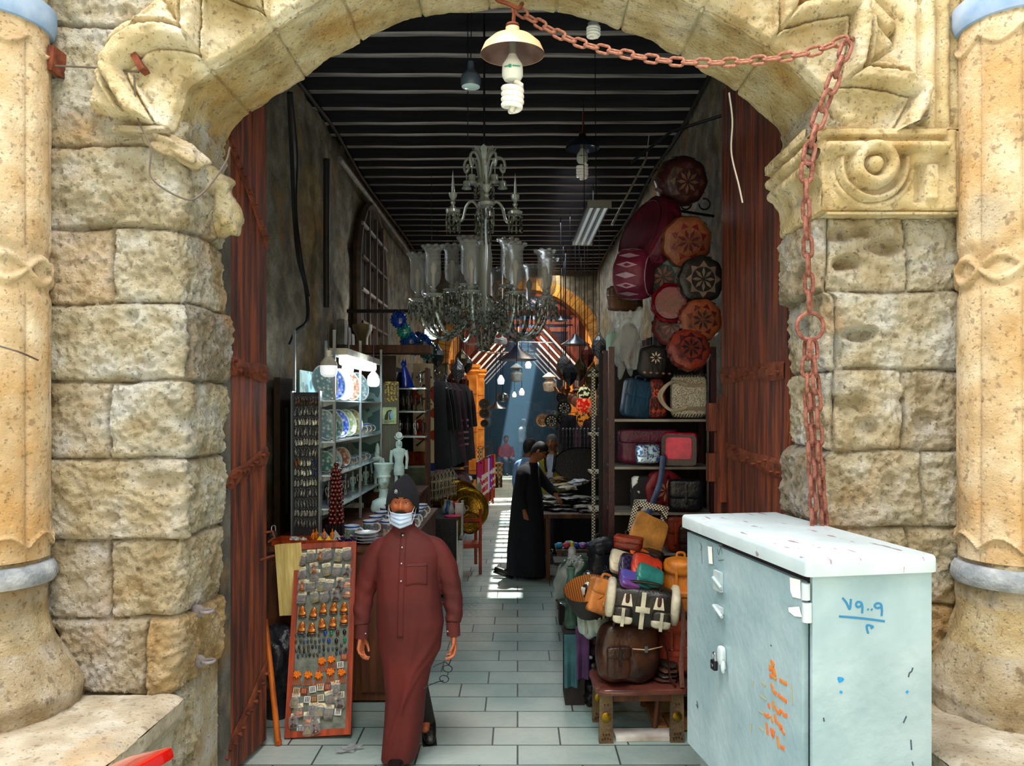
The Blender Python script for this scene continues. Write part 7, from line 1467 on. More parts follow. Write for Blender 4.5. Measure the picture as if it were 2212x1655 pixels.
# ================================================================ PEOPLE
def skin(k, c): return M('skin_'+k, c, ''.join('%02x' % int(int(c[i:i+2], 16)*.82) for i in (0, 2, 4)), sc=9, rough=.5)
def caps(m, a, b, r0, r1):
    a = Vector(a); b = Vector(b); m.cyl(a, b, r0, r1, n=12); m.ball(a, r0, 12, 8); m.ball(b, r1, 12, 8)
def headgrid(m, X, s=1.0):
    """head with jaw, brow, nose, eye sockets, lips, ears; origin at its centre, facing -Y, 0.235 tall"""
    def f(u, v):
        a = 2*PI*u; ph = -PI/2+PI*v; z = .118*math.sin(ph); c = math.cos(ph)**.72 if v not in (0, 1) else 0
        hw = .077*c*(1-.22*sst(0, -.1, z)); ca, sa = math.cos(a), math.sin(a); fr = max(0, -sa)
        dp = (.092 if sa < 0 else .102)*c; dp *= (1-.10*sst(-.02, -.1, z)) if sa < 0 else (1-.38*sst(-.01, -.09, z))
        x_ = hw*math.copysign(abs(ca)**.88, ca); y_ = dp*math.copysign(abs(sa)**.9, sa)
        g = lambda q, w: math.exp(-(q/w)**2)
        if fr > .25:
            y_ -= .026*g(x_, .013)*g(z+.022, .017)+.016*g(x_, .010)*g(z-.003, .022)+.006*g(abs(x_)-.013, .009)*g(z+.030, .009)
            y_ += .013*g(abs(x_)-.031, .015)*g(z-.012, .011)
            y_ -= .006*g(abs(x_)-.03, .022)*g(z-.034, .009)
            y_ -= .007*g(x_, .024)*g(z+.055, .008)+.006*g(x_, .020)*g(z+.070, .008)-.004*g(x_, .024)*g(z+.0625, .003)
            y_ -= .008*g(x_, .02)*g(z+.095, .014)
            y_ -= .005*g(abs(x_)-.045, .018)*g(z+.015, .02)
        return X @ (Vector((x_, y_, z))*s)
    m.grid(f, 64, 48, closed=True, flip=False)
    for q in (-1, 1): m.ball((0, 0, 0), 1, 8, 8, X @ Matrix.Scale(s, 4) @ Matrix.Translation((q*.080, .008, -.002)) @ Matrix.Rotation(q*.35, 4, 'Z') @ Matrix.Diagonal((.010, .021, .033, 1)))
def hand(m, W, side, curl=.7, sc=1.0):
    """W: matrix with wrist origin, fingers along -Z, palm towards +X*side(body); thumb towards -Y"""
    S_ = W @ Matrix.Scale(sc, 4)
    def pt(x_, y_, z): return S_ @ Vector((x_*side, y_, z))
    for y_, r_ in ((-.026, .0125), (-.009, .013), (.009, .013), (.025, .012)): caps(m, pt(0, y_*.6, -.005), pt(0, y_, -.078), r_*sc*1.02, r_*sc*.92)
    for y_, L, z0 in ((-.029, .072, -.080), (-.010, .080, -.084), (.009, .075, -.082), (.027, .058, -.074)):
        a = curl*.6; p = Vector((0, y_, z0)); seg = (L*.45, L*.32, L*.25); r_ = .0088
        for k, l_ in enumerate(seg):
            q = p+Vector((-math.sin(a)*l_, 0, -math.cos(a)*l_)); caps(m, pt(*p), pt(*q), r_*sc, (r_-.0012)*sc); p = q; a += curl; r_ -= .0008
    caps(m, pt(-.004, -.022, -.018), pt(-.014, -.046, -.048), .0125*sc, .0105*sc); caps(m, pt(-.014, -.046, -.048), pt(-.026, -.046, -.072), .0098*sc, .0088*sc); caps(m, pt(-.026, -.046, -.072), pt(-.036, -.038, -.088), .0088*sc, .0075*sc)
def body(label, loc, rz, J, mt, vox=.0048, hands=(1, 1), headrot=(0, 0, 0), curl=.7, hs=1.0):
    """J: joint positions in local metres (feet at z=0, facing -Y)"""
    m = MB(); v = {k: Vector(q) for k, q in J.items()}
    HM = Matrix.Translation(v['head']) @ Euler(headrot).to_matrix().to_4x4()
    headgrid(m, HM, hs)
    caps(m, v['neck'], v['head']+HM.to_3x3() @ Vector((0, .02, -.06)), .056, .054); caps(m, v['chest'], v['neck'], .09, .056)
    for s in (-1, 1): caps(m, v['chest']+Vector((s*.05, 0, 0)), v['pelvis']+Vector((s*.05, 0, 0)), .095, .10)
    for s, c in ((-1, 'r'), (1, 'l')):
        dn = Vector((0, 0, -.03)); caps(m, v['neck']+dn*2, v['sh'+c]+dn, .04, .036); caps(m, v['chest'], v['sh'+c]+dn, .06, .04)
        caps(m, v['sh'+c]+dn, v['el'+c], .042, .034); caps(m, v['el'+c], v['wr'+c], .036, .024)
        caps(m, v['pelvis']+Vector((s*.055, 0, -.02)), v['kn'+c], .072, .044); caps(m, v['kn'+c], v['an'+c], .043, .03); caps(m, v['an'+c], v['an'+c]+Vector((0, -.07, -.05)), .03, .026)
        if hands[0 if s < 0 else 1]:
            d = (v['wr'+c]-v['el'+c]).normalized(); Z = -d; hx = v.get('hx'+c, Vector((s, 0, 0))); hx = (hx-Z*hx.dot(Z)).normalized(); Yv = Z.cross(hx)
            Wm = Matrix((hx, Yv, Z)).transposed().to_4x4(); Wm.translation = v['wr'+c]; hand(m, Wm, 1, curl)
    o = m.build('person', mt, ang=180, loc=loc); o.rotation_euler = (0, 0, rz)
    r = o.modifiers.new('skin', 'REMESH'); r.mode = 'VOXEL'; r.voxel_size = vox; r.use_smooth_shade = True
    s_ = o.modifiers.new('soft', 'SMOOTH'); s_.factor = .5; s_.iterations = 2
    return tag(o, label, 'person'), HM
def eyes(par, HM, hs=1, brow='1a1210', lid=None):
    for s in (-1, 1):
        c = HM @ (Vector((s*.031, -.0745, .012))*hs)
        m = MB(); m.ball(c, .0112*hs, 14, 10); e_ = m.build('eye', M('eye_white', 'e8e0d8', rough=.2), par)
        m = MB(); m.ball(HM @ (Vector((s*.031, -.0835, .011))*hs), (.0068*hs, .0045*hs, .0068*hs), 10, 8); m.build('iris', M('iris_dark', '1a0d08', rough=.1), e_)
        m = MB(); m.tube([HM @ (Vector((s*x_, y_, z))*hs) for x_, y_, z in ((.014, -.090, .032), (.028, -.092, .039), (.042, -.086, .038), (.053, -.074, .030))], [.004*hs, .0052*hs, .0045*hs, .002*hs], 6); m.build('eyebrow', LE(brow, .9), par)
        m = MB(); m.tube([HM @ (Vector((s*x_, y_, z))*hs) for x_, y_, z in ((.018, -.083, .014), (.031, -.0875, .0175), (.044, -.079, .013))], .0042*hs, 6); m.build('eyelid', lid or par.data.materials[0], par)
def ring(z, xc, a, b, yc=0, n=64, f=None):
    out = []
    for i in range(n):
        t = 2*PI*i/n; r = 1+(f(t, z) if f else 0); p = 2.3
        ca, sa = math.cos(t), math.sin(t); k = (abs(ca)**p+abs(sa)**p)**(-1/p); out.append(Vector((xc+a*k*ca*r, yc+b*k*sa*r, z)))
    return out
def robe(par, tab, mt, f, name='robe', nz=110, n=96, sl=None, vox=.007):
    z0, z1 = tab[0][0], tab[-1][0]; m = MB(); R = []
    for i in range(nz+1): z = lerp(z0, z1, i/nz); xc, a, b, yc = interp(tab, z); R.append(ring(z, xc, a, b, yc, n, f))
    m.loft(R, caps=bool(sl))
    for k, (pts, rs) in enumerate(sl or ()): sleeve_in(m, pts, rs, seed=k*4+1)
    o = m.build(name, mt, par, ang=180)
    if sl:
        md = o.modifiers.new('cloth', 'REMESH'); md.mode = 'VOXEL'; md.voxel_size = vox; md.use_smooth_shade = True; q = o.modifiers.new('soft', 'SMOOTH'); q.factor = .6; q.iterations = 5
    else: md = o.modifiers.new('cloth', 'SOLIDIFY'); md.thickness = .005; md.offset = -1
    return o
def sleeve_in(m, pts, rs, wr=.006, seed=0, cp=True):
    pts = bez(pts, 10); N = len(pts); R = []
    for i, p in enumerate(pts):
        t = (pts[min(i+1, N-1)]-pts[max(i-1, 0)]).normalized(); u = t.cross(Vector((0, 1, 0.01))).normalized(); w = t.cross(u); q = i/(N-1)*(len(rs)-1); k = min(int(q), len(rs)-2); r = lerp(rs[k], rs[k+1], q-k)
        R.append([p+(u*math.cos(a)+w*math.sin(a))*(r+wr*noise.noise(Vector((math.cos(a)*1.5, math.sin(a)*1.5+seed, p.z*14)))+wr*.6*math.sin(p.z*70+2*math.cos(a)+seed)*sst(.2, .9, i/N)) for a in [2*PI*j/28 for j in range(28)]])
    m.loft(R, caps=cp)
def sleeve(par, pts, rs, mt, nm='sleeve', wr=.006, seed=0): m = MB(); sleeve_in(m, pts, rs, wr, seed, False); return m.build(nm, mt, par, ang=180)
# ---------------------------------------------------------------- the man in maroon
MX, MY = -.6635, 4.6
J = dict(head=(-.026, -.02, 1.585), neck=(-.02, .01, 1.43), chest=(0, .02, 1.18), pelvis=(.01, .02, .88), shr=(-.165, .01, 1.30), shl=(.178, .01, 1.30), elr=(-.252, .03, 1.04), ell=(.262, .03, 1.04), wrr=(-.268, -.03, .785), wrl=(.280, -.03, .785),
         knr=(-.035, .01, .47), knl=(.01, .07, .47), anr=(-.055, -.02, .10), anl=(.075, .34, .15), hxr=(-1, .35, 0), hxl=(1, .35, 0))
SKM = skin('tan', 'b5633e'); man, HM = body('man in a maroon robe, dark beanie and lowered face mask walking towards the viewer', (MX, MY, 0), 0, J, SKM, vox=.0042, curl=.62, headrot=(.05, .04, .04))
eyes(man, HM)
MAR = M('maroon_cloth', '5c1813', '45110e', sc=2.5, rough=.8)
def mf(t, z):
    x_ = math.cos(t); fr = -math.sin(t); r = 0; k = sst(1.15, .3, z)
    r += .018*k*math.sin(5*t+z*5)+.02*k*noise.noise(Vector((math.cos(t)*2.2, math.sin(t)*2.2, z*2.2)))
    if fr > 0:
        for z1, x1, z2, x2, w, A in ((.80, .75, .18, -.45, .13, .09), (.98, .25, .1, -.1, .12, .055), (.62, -.55, .05, -.75, .12, .05), (.72, .95, .42, .1, .10, .06), (1.25, -.75, .85, -.45, .12, .02), (1.2, .8, .8, .55, .12, .025)):
            if z2-.1 < z < z1+.1: c = lerp(x1, x2, (z1-z)/(z1-z2)); r += A*math.exp(-((x_-c)/w)**2)*sst(z1+.1, z1-.15, z)*sst(z2-.1, z2+.05, z)
    return r
tab = [(.045, -.052, .108, .155, .03), (.255, -.026, .117, .14, .03), (.42, -.012, .120, .13, .02), (.589, -.002, .146, .13, .01), (.70, .013, .186, .135, .01), (.857, .018, .203, .142, 0), (1.0, .010, .192, .145, 0), (1.155, .004, .184, .138, 0), (1.27, .008, .20, .122, .005), (1.33, .006, .185, .108, .01), (1.375, -.005, .135, .09, .012), (1.41, -.015, .085, .075, .01), (1.435, -.02, .066, .066, .01)]
robe(man, tab, MAR, mf, vox=.0052, nz=150, n=128, sl=[([(-.06, .01, 1.33), (-.15, .01, 1.30), (-.212, .015, 1.20), (-.258, .02, 1.04), (-.272, .0, .92), (-.270, -.02, .845)], [.05, .068, .069, .059, .052, .044]), ([(.06, .01, 1.33), (.16, .01, 1.30), (.222, .015, 1.20), (.266, .02, 1.04), (.282, .0, .92), (.280, -.02, .86)], [.05, .068, .069, .060, .053, .044])])
m = MB(); m.loft([ring(z, -.02, a, a, .008, 40) for z, a in ((1.42, .067), (1.445, .065), (1.46, .063), (1.46, .058), (1.43, .057))], caps=False); m.build('collar', MAR, man)
for x_, z, tx in ((-.266, .855, -.268), (.276, .868, .280)):
    m = MB(); m.loft([[Vector((lerp(x_, tx, k_)+.041*math.cos(a), -.022-.008*k_+.036*math.sin(a), z-.082*k_)) for a in [2*PI*j/24 for j in range(24)]] for k_ in (0, .1, .5, .9, 1)], caps=False); cf = m.build('cuff', MAR, man)
    m = MB(); m.ball((x_*.9, -.062, z-.05), .006, 8, 6); m.build('cuff_button', ALU, cf)
def onfront(x_, z, out=.004):
    xc, a, b, yc = interp(tab, z); best = None
    for i in range(200):
        t = PI+PI*i/200; p_ = 2.3; ca, sa = math.cos(t), math.sin(t); k = (abs(ca)**p_+abs(sa)**p_)**(-1/p_)*(1+mf(t, z)); X_ = xc+a*k*ca
        if best is None or abs(X_-x_) < best[0]: best = (abs(X_-x_), yc+b*k*sa)
    return Vector((x_, best[1]-out, z))
m = MB(); m.grid(lambda u, v: onfront(lerp(-.028, .006, u)-.012*(1-v), lerp(.80, 1.405, v), .004), 3, 30); o = m.build('placket', MAR, man); md = o.modifiers.new('t', 'SOLIDIFY'); md.thickness = .003
m = MB(); m.grid(lambda u, v: onfront(lerp(.01, .135, u), lerp(1.105+.012*math.sin(PI*u), 1.235, v), .0035), 10, 10); o = m.build('chest_pocket', MAR, man); md = o.modifiers.new('t', 'SOLIDIFY'); md.thickness = .003
m = MB(); m.tube([onfront(lerp(.01, .135, i/10), 1.222, .006) for i in range(11)], .0018, 5); m.build('pocket_seam', LE('4a1614', .5), man)
for z in (1.392, 1.325, 1.235, 1.135): m = MB(); m.ball(onfront(-.016, z, .009), (.0065, .004, .0065), 10, 6); m.build('button', ALU, man)
# beanie
NV = M('navy_knit', '0b0c14', '12131d', sc=60, rough=1, bump=.4, bsc=160, stretch=(1, 1, .3)); m = MB()
def bn(u, v):
    a = 2*PI*u; front = max(0, -math.sin(a)); back = max(0, math.sin(a)); side = abs(math.cos(a)); lo = .046*front-.050*side*sst(.2, .9, side)-.075*back; z = lerp(lo, .158, v); q = v
    r = 1.12*math.cos(min(1.45, 1.5*q**1.7)) if v < .97 else .02
    rx_, ry_ = .084*r, .106*r; 
    return HM @ Vector((rx_*math.cos(a)+.012*q*q, ry_*math.sin(a)+.006+.02*q*q, z))
m.grid(bn, 56, 26, closed=True); o = m.build('beanie', NV, man, ang=180); md = o.modifiers.new('t', 'SOLIDIFY'); md.thickness = .005; md.offset = 1
m = MB(); m.tube([HM @ Vector(p) for p in ((-.036, -.107, .068), (-.036, -.108, .082), (-.029, -.111, .089), (-.022, -.112, .082), (-.022, -.112, .068))], .0016, 5, closed=True); m.ball(HM @ Vector((-.029, -.112, .078)), .0035, 6, 5); m.build('cap_badge', LE('dcdce4', .4, 0), o)
# moustache and short beard
m = MB(); m.tube([HM @ Vector(p) for p in ((-.034, -.094, -.050), (-.018, -.106, -.044), (0, -.112, -.042), (.018, -.106, -.044), (.034, -.094, -.050))], [.003, .006, .006, .006, .003], 6); m.build('moustache', LE('1a100c', .9), man)
# face mask
MK = M('mask_blue', 'a9c0e0', 'c8d6ea', sc=8, rough=.7); m = MB()
def mk(u, v):
    x_ = lerp(-.066, .066, u); q = abs(x_)/.066; y_ = -.114+.050*q*q-.012*math.sin(PI*v)*(1-q)+.006*(1 if v > .5 else 0); z = lerp(-.142-.004*(1-q), -.052-.006*math.cos(PI*q)*0, v); z += (.018*q*(1-v)); y_ += .02*(1-v)
    y_ -= .0035*math.sin(v*PI*7)*(1-q*.6)
    return HM @ Vector((x_, y_, z))
m.grid(mk, 24, 36); o = m.build('face_mask', MK, man, ang=180); md = o.modifiers.new('t', 'SOLIDIFY'); md.thickness = .002
for s in (-1, 1): m = MB(); m.tube(bez([HM @ Vector((s*.064, -.066, -.055)), HM @ Vector((s*.074, -.04, -.03)), HM @ Vector((s*.084, .0, .012))], 6), .0018, 5); m.tube(bez([HM @ Vector((s*.064, -.05, -.125)), HM @ Vector((s*.078, -.03, -.07)), HM @ Vector((s*.085, .0, -.02))], 6), .0018, 5); m.build('ear_loop', LE('f0f0f0', .5, 0), o)
def shoe(par, p, rz=0, c='14110f', pitch=0, L=.27):
    m = MB(); m.sbox((0, 0, .045), (.095, L, .085), p=3, n=12, shape=lambda x_, y_, z: (x_*(1-.15*abs(y_)), y_, z*(1-.3*max(0, -y_)))); m.box((0, 0, .008), (.088, L*.94, .018)); m.v = [Matrix.Translation(p) @ Euler((pitch, 0, rz)).to_matrix().to_4x4() @ q for q in m.v]; return m.build('shoe', LE(c, .35), par)
shoe(man, Vector((-.052, -.13, 0.0)), -.05); shoe(man, Vector((.085, .36, .045)), .2, pitch=.45)
m = MB(); caps(m, (.03, .12, .5), (.08, .36, .10), .065, .05); m.build('trouser_leg', LE('1c1614', .8), man)
# spectacles in his left hand: a thing of its own
t = thing('spectacles', 'dark folded-open spectacles dangling from the left hand of the man in maroon', 'glasses', (MX+.268, MY-.075, .655), (0, .35, .3))
m = MB()
for s in (0, 1): m.tube([(0+.028*math.cos(a), 0, -.055-.062*s+.02*math.sin(a)) for a in [2*PI*i/16 for i in range(16)]], .0028, 6, closed=True)
m.tube([(0.01, 0, -.078), (.014, 0, -.086), (.01, 0, -.094)], .0024, 5); m.build('rims', BLK, t)
for z, l_ in ((-.02, 1), (-.14, -1)): m = MB(); m.tube([(0.0, 0, z-.012*l_), (-.04, -.03, z+.006), (-.09, -.05, z-.01*0-.02), (-.115, -.055, z-.045)], .0028, 6); m.build('temple', BLK, t)
m = MB(); m.tube([(0.0, 0, -.035), (.0, .0, .02)], .003, 5); m.build('hinge_arm', BLK, t)
# ---------------------------------------------------------------- the man in black, leaning over the goods table
J = dict(head=(-.0, -.155, 1.60), neck=(.0, -.06, 1.44), chest=(0, .02, 1.22), pelvis=(0, .02, .92), shr=(-.19, .02, 1.36), shl=(.19, -.02, 1.36), elr=(-.22, .03, 1.08), ell=(.2, -.18, 1.17), wrr=(-.20, -.02, .86), wrl=(.13, -.34, 1.03), knr=(-.08, .02, .48), knl=(.08, -.02, .48), anr=(-.08, .14, .10), anl=(.08, -.02, .09), hxr=(-1, .2, 0), hxl=(.2, .2, 1))
mb_, HMb = body('man in a long black robe and spectacles bending over the goods table', (.13, 9.6, 0), 1.25, J, skin('brown', 'a0603c'), vox=.006, headrot=(.5, 0, .1), curl=.5)
BKC = M('black_cloth', '090b14', '0e1019', sc=3, rough=.95)
tabb = [(.05, 0, .19, .25, .02), (.4, 0, .19, .235, .02), (.9, 0, .20, .20, .01), (1.15, 0, .205, .165, .01), (1.32, 0, .205, .13, -.005), (1.40, 0, .15, .105, -.02), (1.46, 0, .075, .075, -.05)]
robe(mb_, tabb, BKC, lambda t, z: .03*sst(1.1, .2, z)*math.sin(7*t+z*2)+.012*noise.noise(Vector((math.cos(t)*2, math.sin(t)*2, z*3))), vox=.009, sl=[([(-.08, .0, 1.37), (-.17, .01, 1.34), (-.225, .03, 1.08), (-.205, -.01, .90)], [.06, .085, .07, .055]), ([(.08, .0, 1.37), (.18, -.03, 1.34), (.2, -.18, 1.17), (.145, -.31, 1.06)], [.06, .085, .065, .05])])
def haircap(par, HMx, c, lo=.02, hs=1):
    def f(u, v):
        a = 2*PI*u; fr = max(0, -math.sin(a)); bk = max(0, math.sin(a)); z0 = .068*fr-.0*(1-fr)-.075*bk-.01; ph = lerp(math.asin(max(-1, min(1, z0/.122))), PI/2, v); z = .122*math.sin(ph); c_ = max(0, math.cos(ph))**.72
        return HMx @ (Vector((.083*c_*math.cos(a), (.098 if math.sin(a) < 0 else .108)*c_*math.sin(a), z+.002))*hs*(1+.015*noise.noise(Vector((a*3, v*9, 0)))))
    m = MB(); m.grid(f, 40, 16, closed=True); return m.build('hair', LE(c, .8), par, ang=180)
haircap(mb_, HMb, '0c0a0a'); eyes(mb_, HMb)
m = MB()
for s in (-1, 1): m.tube([HMb @ Vector((s*.032+.022*math.cos(a), -.098, .010+.017*math.sin(a))) for a in [2*PI*i/12 for i in range(12)]], .003, 5, closed=True); m.tube([HMb @ Vector((s*.055, -.096, .012)), HMb @ Vector((s*.083, -.03, .012)), HMb @ Vector((s*.086, .02, .0))], .003, 5)
m.build('spectacles', BLK, mb_)
m = MB(); m.tube([HMb @ Vector(p) for p in ((-.028, -.098, -.048), (0, -.112, -.042), (.028, -.098, -.048))], .006, 6); m.build('moustache', LE('0c0a0a', .9), mb_)
shoe(mb_, Vector((-.08, .30, .035)), .1, pitch=.3); shoe(mb_, Vector((.08, -.06, 0)), 0);
# ---------------------------------------------------------------- the man in the yellow jacket behind the table
J = dict(head=(0, -.03, 1.63), neck=(0, .0, 1.48), chest=(0, .02, 1.24), pelvis=(0, .02, .93), shr=(-.18, .02, 1.38), shl=(.18, .02, 1.38), elr=(-.24, .0, 1.12), ell=(.24, .0, 1.12), wrr=(-.13, -.22, 1.13), wrl=(.08, -.24, 1.10), knr=(-.08, 0, .48), knl=(.08, 0, .48), anr=(-.08, .02, .09), anl=(.08, .02, .09), hxr=(0, -.3, -1), hxl=(0, -.3, -1))
my, HMy = body('grey-haired man in a mustard-yellow jacket behind the goods table', (.52, 11.35, 0), -.35, J, skin('mid', 'a86c48'), vox=.007, headrot=(.15, 0, 0), curl=.8)
YJ = M('mustard_cloth', 'a89a1c', '8a7c14', sc=4, rough=.7)
tj = [(.80, 0, .20, .14, .01), (1.0, 0, .195, .135, .01), (1.25, 0, .2, .13, .01), (1.36, 0, .195, .11, .01), (1.42, 0, .13, .085, .01), (1.48, 0, .07, .065, .01)]
def jf(t, z): return .012*math.sin(9*t+z*6)+.02*noise.noise(Vector((math.cos(t)*2, math.sin(t)*2, z*4)))
robe(my, tj, YJ, jf, 'jacket', 50, vox=.009, sl=[([(-.08, .0, 1.38), (-.18, .02, 1.35), (-.245, .0, 1.12), (-.16, -.18, 1.13)], [.055, .08, .065, .045]), ([(.08, .0, 1.38), (.18, .02, 1.35), (.245, .0, 1.12), (.11, -.2, 1.10)], [.055, .08, .065, .045])])
m = MB(); m.prism([(-.045, 1.02), (.045, 1.02), (.055, 1.46), (-.055, 1.46)], .012, Matrix.Translation((0, -.138, 0))); m.build('shirt_front', LE('c4ccd8', .8), my, smooth=False); m = MB(); m.tube(bez([(-.05, -.142, 1.2), (-.075, -.125, 1.36), (-.06, -.04, 1.48), (0, .05, 1.50), (.06, -.04, 1.48), (.075, -.125, 1.36), (.05, -.142, 1.2)], 6), .02, 6); m.build('dark_lapel', LE('1c1c22', .8), my)
robe(my, [(.06, 0, .14, .12, .02), (.5, 0, .16, .13, .02), (.85, 0, .18, .135, .02)], LE('22242c', .8), lambda t, z: 0, 'trousers', 20, 40); haircap(my, HMy, '6a6460'); eyes(my, HMy, brow='3a3430'); shoe(my, Vector((-.08, -.02, 0))); shoe(my, Vector((.08, -.02, 0)))
m = MB(); m.tube([HMy @ Vector(p) for p in ((-.028, -.098, -.048), (0, -.112, -.042), (.028, -.098, -.048))], .006, 6); m.build('moustache', LE('4a4440', .9), my)
# ---------------------------------------------------------------- person in pale blue beyond the man in black
J0 = dict(head=(0, -.03, 1.60), neck=(0, .0, 1.45), chest=(0, .02, 1.2), pelvis=(0, .02, .9), shr=(-.18, .02, 1.34), shl=(.18, .02, 1.34), elr=(-.23, .03, 1.06), ell=(.23, .03, 1.06), wrr=(-.21, -.06, .82), wrl=(.21, -.06, .82), knr=(-.08, 0, .47), knl=(.08, 0, .47), anr=(-.08, .02, .09), anl=(.08, .02, .09))
def stander(label, loc, rz, sk, c, cname, tab_, hair, vox=.009, sc=1, J=J0, legs=None):
    p_, HMp = body(label, loc, rz, J, skin('s'+sk, sk), vox=vox); p_.scale = (sc, sc, sc); mt = M('cloth_'+c, c, ''.join('%02x' % int(int(c[i:i+2], 16)*.8) for i in (0, 2, 4)), sc=4, rough=.75)
    robe(p_, tab_, mt, jf, cname, 50, 56, vox=.012, sl=[([Vector(J['neck'])*.95, Vector(J['sh'+k])*.99, J['el'+k], Vector(J['wr'+k])+Vector((0, 0, .04))], [.06, .08, .065, .05]) for k in 'rl'])
    haircap(p_, HMp, hair); eyes(p_, HMp); shoe(p_, Vector((-.08, -.03, 0))); shoe(p_, Vector((.08, -.03, 0)))
    if legs: robe(p_, [(.06, 0, .15, .12, .02), (.5, 0, .165, .13, .02), (.9, 0, .18, .135, .02)], LE(legs, .8), lambda t, z: 0, 'trousers', 20, 40)
    return p_
tr = [(.06, 0, .22, .19, .02), (.5, 0, .2, .17, .02), (1.0, 0, .2, .14, .01), (1.25, 0, .2, .13, .01), (1.34, 0, .19, .11, .01), (1.40, 0, .12, .085, .01), (1.46, 0, .07, .065, .01)]
ts = [(.85, 0, .2, .14, .01), (1.0, 0, .2, .14, .01), (1.25, 0, .2, .13, .01), (1.34, 0, .19, .11, .01), (1.40, 0, .12, .085, .01), (1.46, 0, .07, .065, .01)]
stander('person in a pale blue robe half hidden behind the man in black', (.15, 10.55, 0), 2.2, '9a6444', '7ca4d0', 'robe', tr, '1a1614')
stander('distant man in a white shirt standing in the sunbeam', (.20, 28.5, 0), 1.2, '9a6444', 'e4e8ee', 'shirt', ts, '8a8480', legs='4a5c6c', vox=.014)
# seated man in red far away on a low seat
Js = dict(head=(0, -.04, 1.13), neck=(0, 0, .98), chest=(0, .02, .76), pelvis=(0, .04, .48), shr=(-.18, .02, .88), shl=(.18, .02, .88), elr=(-.23, -.05, .64), ell=(.23, -.05, .64), wrr=(-.12, -.28, .56), wrl=(.12, -.28, .56), knr=(-.12, -.40, .48), knl=(.12, -.40, .48), anr=(-.12, -.42, .09), anl=(.12, -.42, .09))
ps, HMs = body('distant man in a dark red shirt sitting at the left of the far passage', (-.38, 24.5, 0), .3, Js, skin('s9a6444', '9a6444'), vox=.012); RS = LE('a01c2c', .8); robe(ps, [(.42, 0, .19, .15, .02), (.6, 0, .19, .14, .02), (.8, 0, .19, .13, .01), (.9, 0, .17, .1, .01), (.97, 0, .08, .07, .01)], RS, jf, 'shirt', 30, 40)
for s, k in ((-1, 'r'), (1, 'l')): sleeve(ps, [Js['sh'+k], Js['el'+k], Js['wr'+k]], [.07, .055, .045], RS); sleeve(ps, [(s*.08, 0, .47), Js['kn'+k], Js['an'+k]], [.09, .075, .05], LE('1c2c44', .8), 'trouser_leg')
haircap(ps, HMs, '14100e'); shoe(ps, Vector((-.12, -.46, 0))); shoe(ps, Vector((.12, -.46, 0)))
t = thing('bench', 'low dark block seat under the distant man in red', 'seat', (-.38, 24.55, 0), .3); mb = MB(); mb.box((0, .05, .19), (.4, .4, .36)); mb.build('seat_block', LE('1c2030', .7), t, smooth=False)
# ================================================================ FAR BAY
AMP = M('amber_pilaster', 'c8761e', 'e8a850', sc=4, rough=.8, bump=.3)
def pil(x_, y_, w, label, h=3.0):
    t = thing('stone_pilaster', label, 'column', (x_, y_, 0)); mb = MB(); mb.box((0, 0, h/2), (w, .45, h)); mb.build('shaft', AMP, t, smooth=False)
    mb = MB(); mb.lathe([(w*.5, 0), (w*.62, .05), (w*.75, .10), (w*.62, .15), (w*.8, .2), (w*.8, .28)], (0, 0, h), 14, caps=True); mb.build('capital', AMP, t)
    for z in (.5, 1.0, 1.5, 2.0, 2.5): mb = MB(); mb.box((0, 0, z), (w+.012, .46, .012)); mb.build('joint_line', LE('7a4818', .8), t, smooth=False)
pil(-1.42, 18.4, .34, 'amber stone pilaster nearest on the left of the far bay'); pil(-1.22, 20.2, .30, 'amber stone pilaster second on the left of the far bay'); pil(-1.12, 22.6, .26, 'amber stone pilaster third on the left of the far bay')
pil(1.72, 18.9, .3, 'amber stone pilaster nearest on the right of the far bay'); pil(1.66, 22.5, .3, 'amber stone pilaster second on the right of the far bay')
TRW = M('truss_red_brown', '6c2c1a', '3a1610', sc=5, rough=.6, stretch=(4, 4, 1)); TUB = M('dim_tube', 'f4e8dc', rough=.3, em=.55)
for i, y_ in enumerate((18.6, 20.6, 22.6, 24.6, 26.6, 28.8, 31)):
    t = thing('roof_truss', f'red-brown roof truss with slanting braces, {["nearest","second","third","fourth","fifth","sixth","farthest"][i]} in the far bay', 'truss', (.1, y_, 0))
    for s in (-1, 1):
        mb = MB(); mb.box((s*1.45, 0, 3.6), (.13, .13, 1.9)); mb.build('post', TRW, t, smooth=False)
        mb = MB(); mb.cyl((s*1.5, 0, 3.05), (s*.35, 0, 4.3), .065, n=4); mb.build('brace', TRW, t, smooth=False)
        mb = MB(); mb.cyl((s*2.0, 0, 4.6), (0, 0, 5.75), .08, n=4); mb.build('rafter', TRW, t, smooth=False)
        tt_ = thing('tube_light', f'slim pale tube lamp along the {"left" if s < 0 else "right"} brace of the {["nearest","second","third","fourth","fifth","sixth","farthest"][i]} truss', 'lamp', (.1, y_-.1, 0))
        mb = MB(); mb.cyl((s*1.40, 0, 3.08), (s*.52, 0, 4.03), .022, n=6); mb.build('tube', TUB, tt_); mb = MB(); mb.cyl((s*1.42, .03, 3.06), (s*.50, .03, 4.06), .03, n=4); mb.build('fitting', LE('d8d0c8', .4, 0), tt_)
    mb = MB(); mb.box((0, 0, 4.45), (3.2, .12, .13)); mb.build('tie_beam', TRW, t, smooth=False)
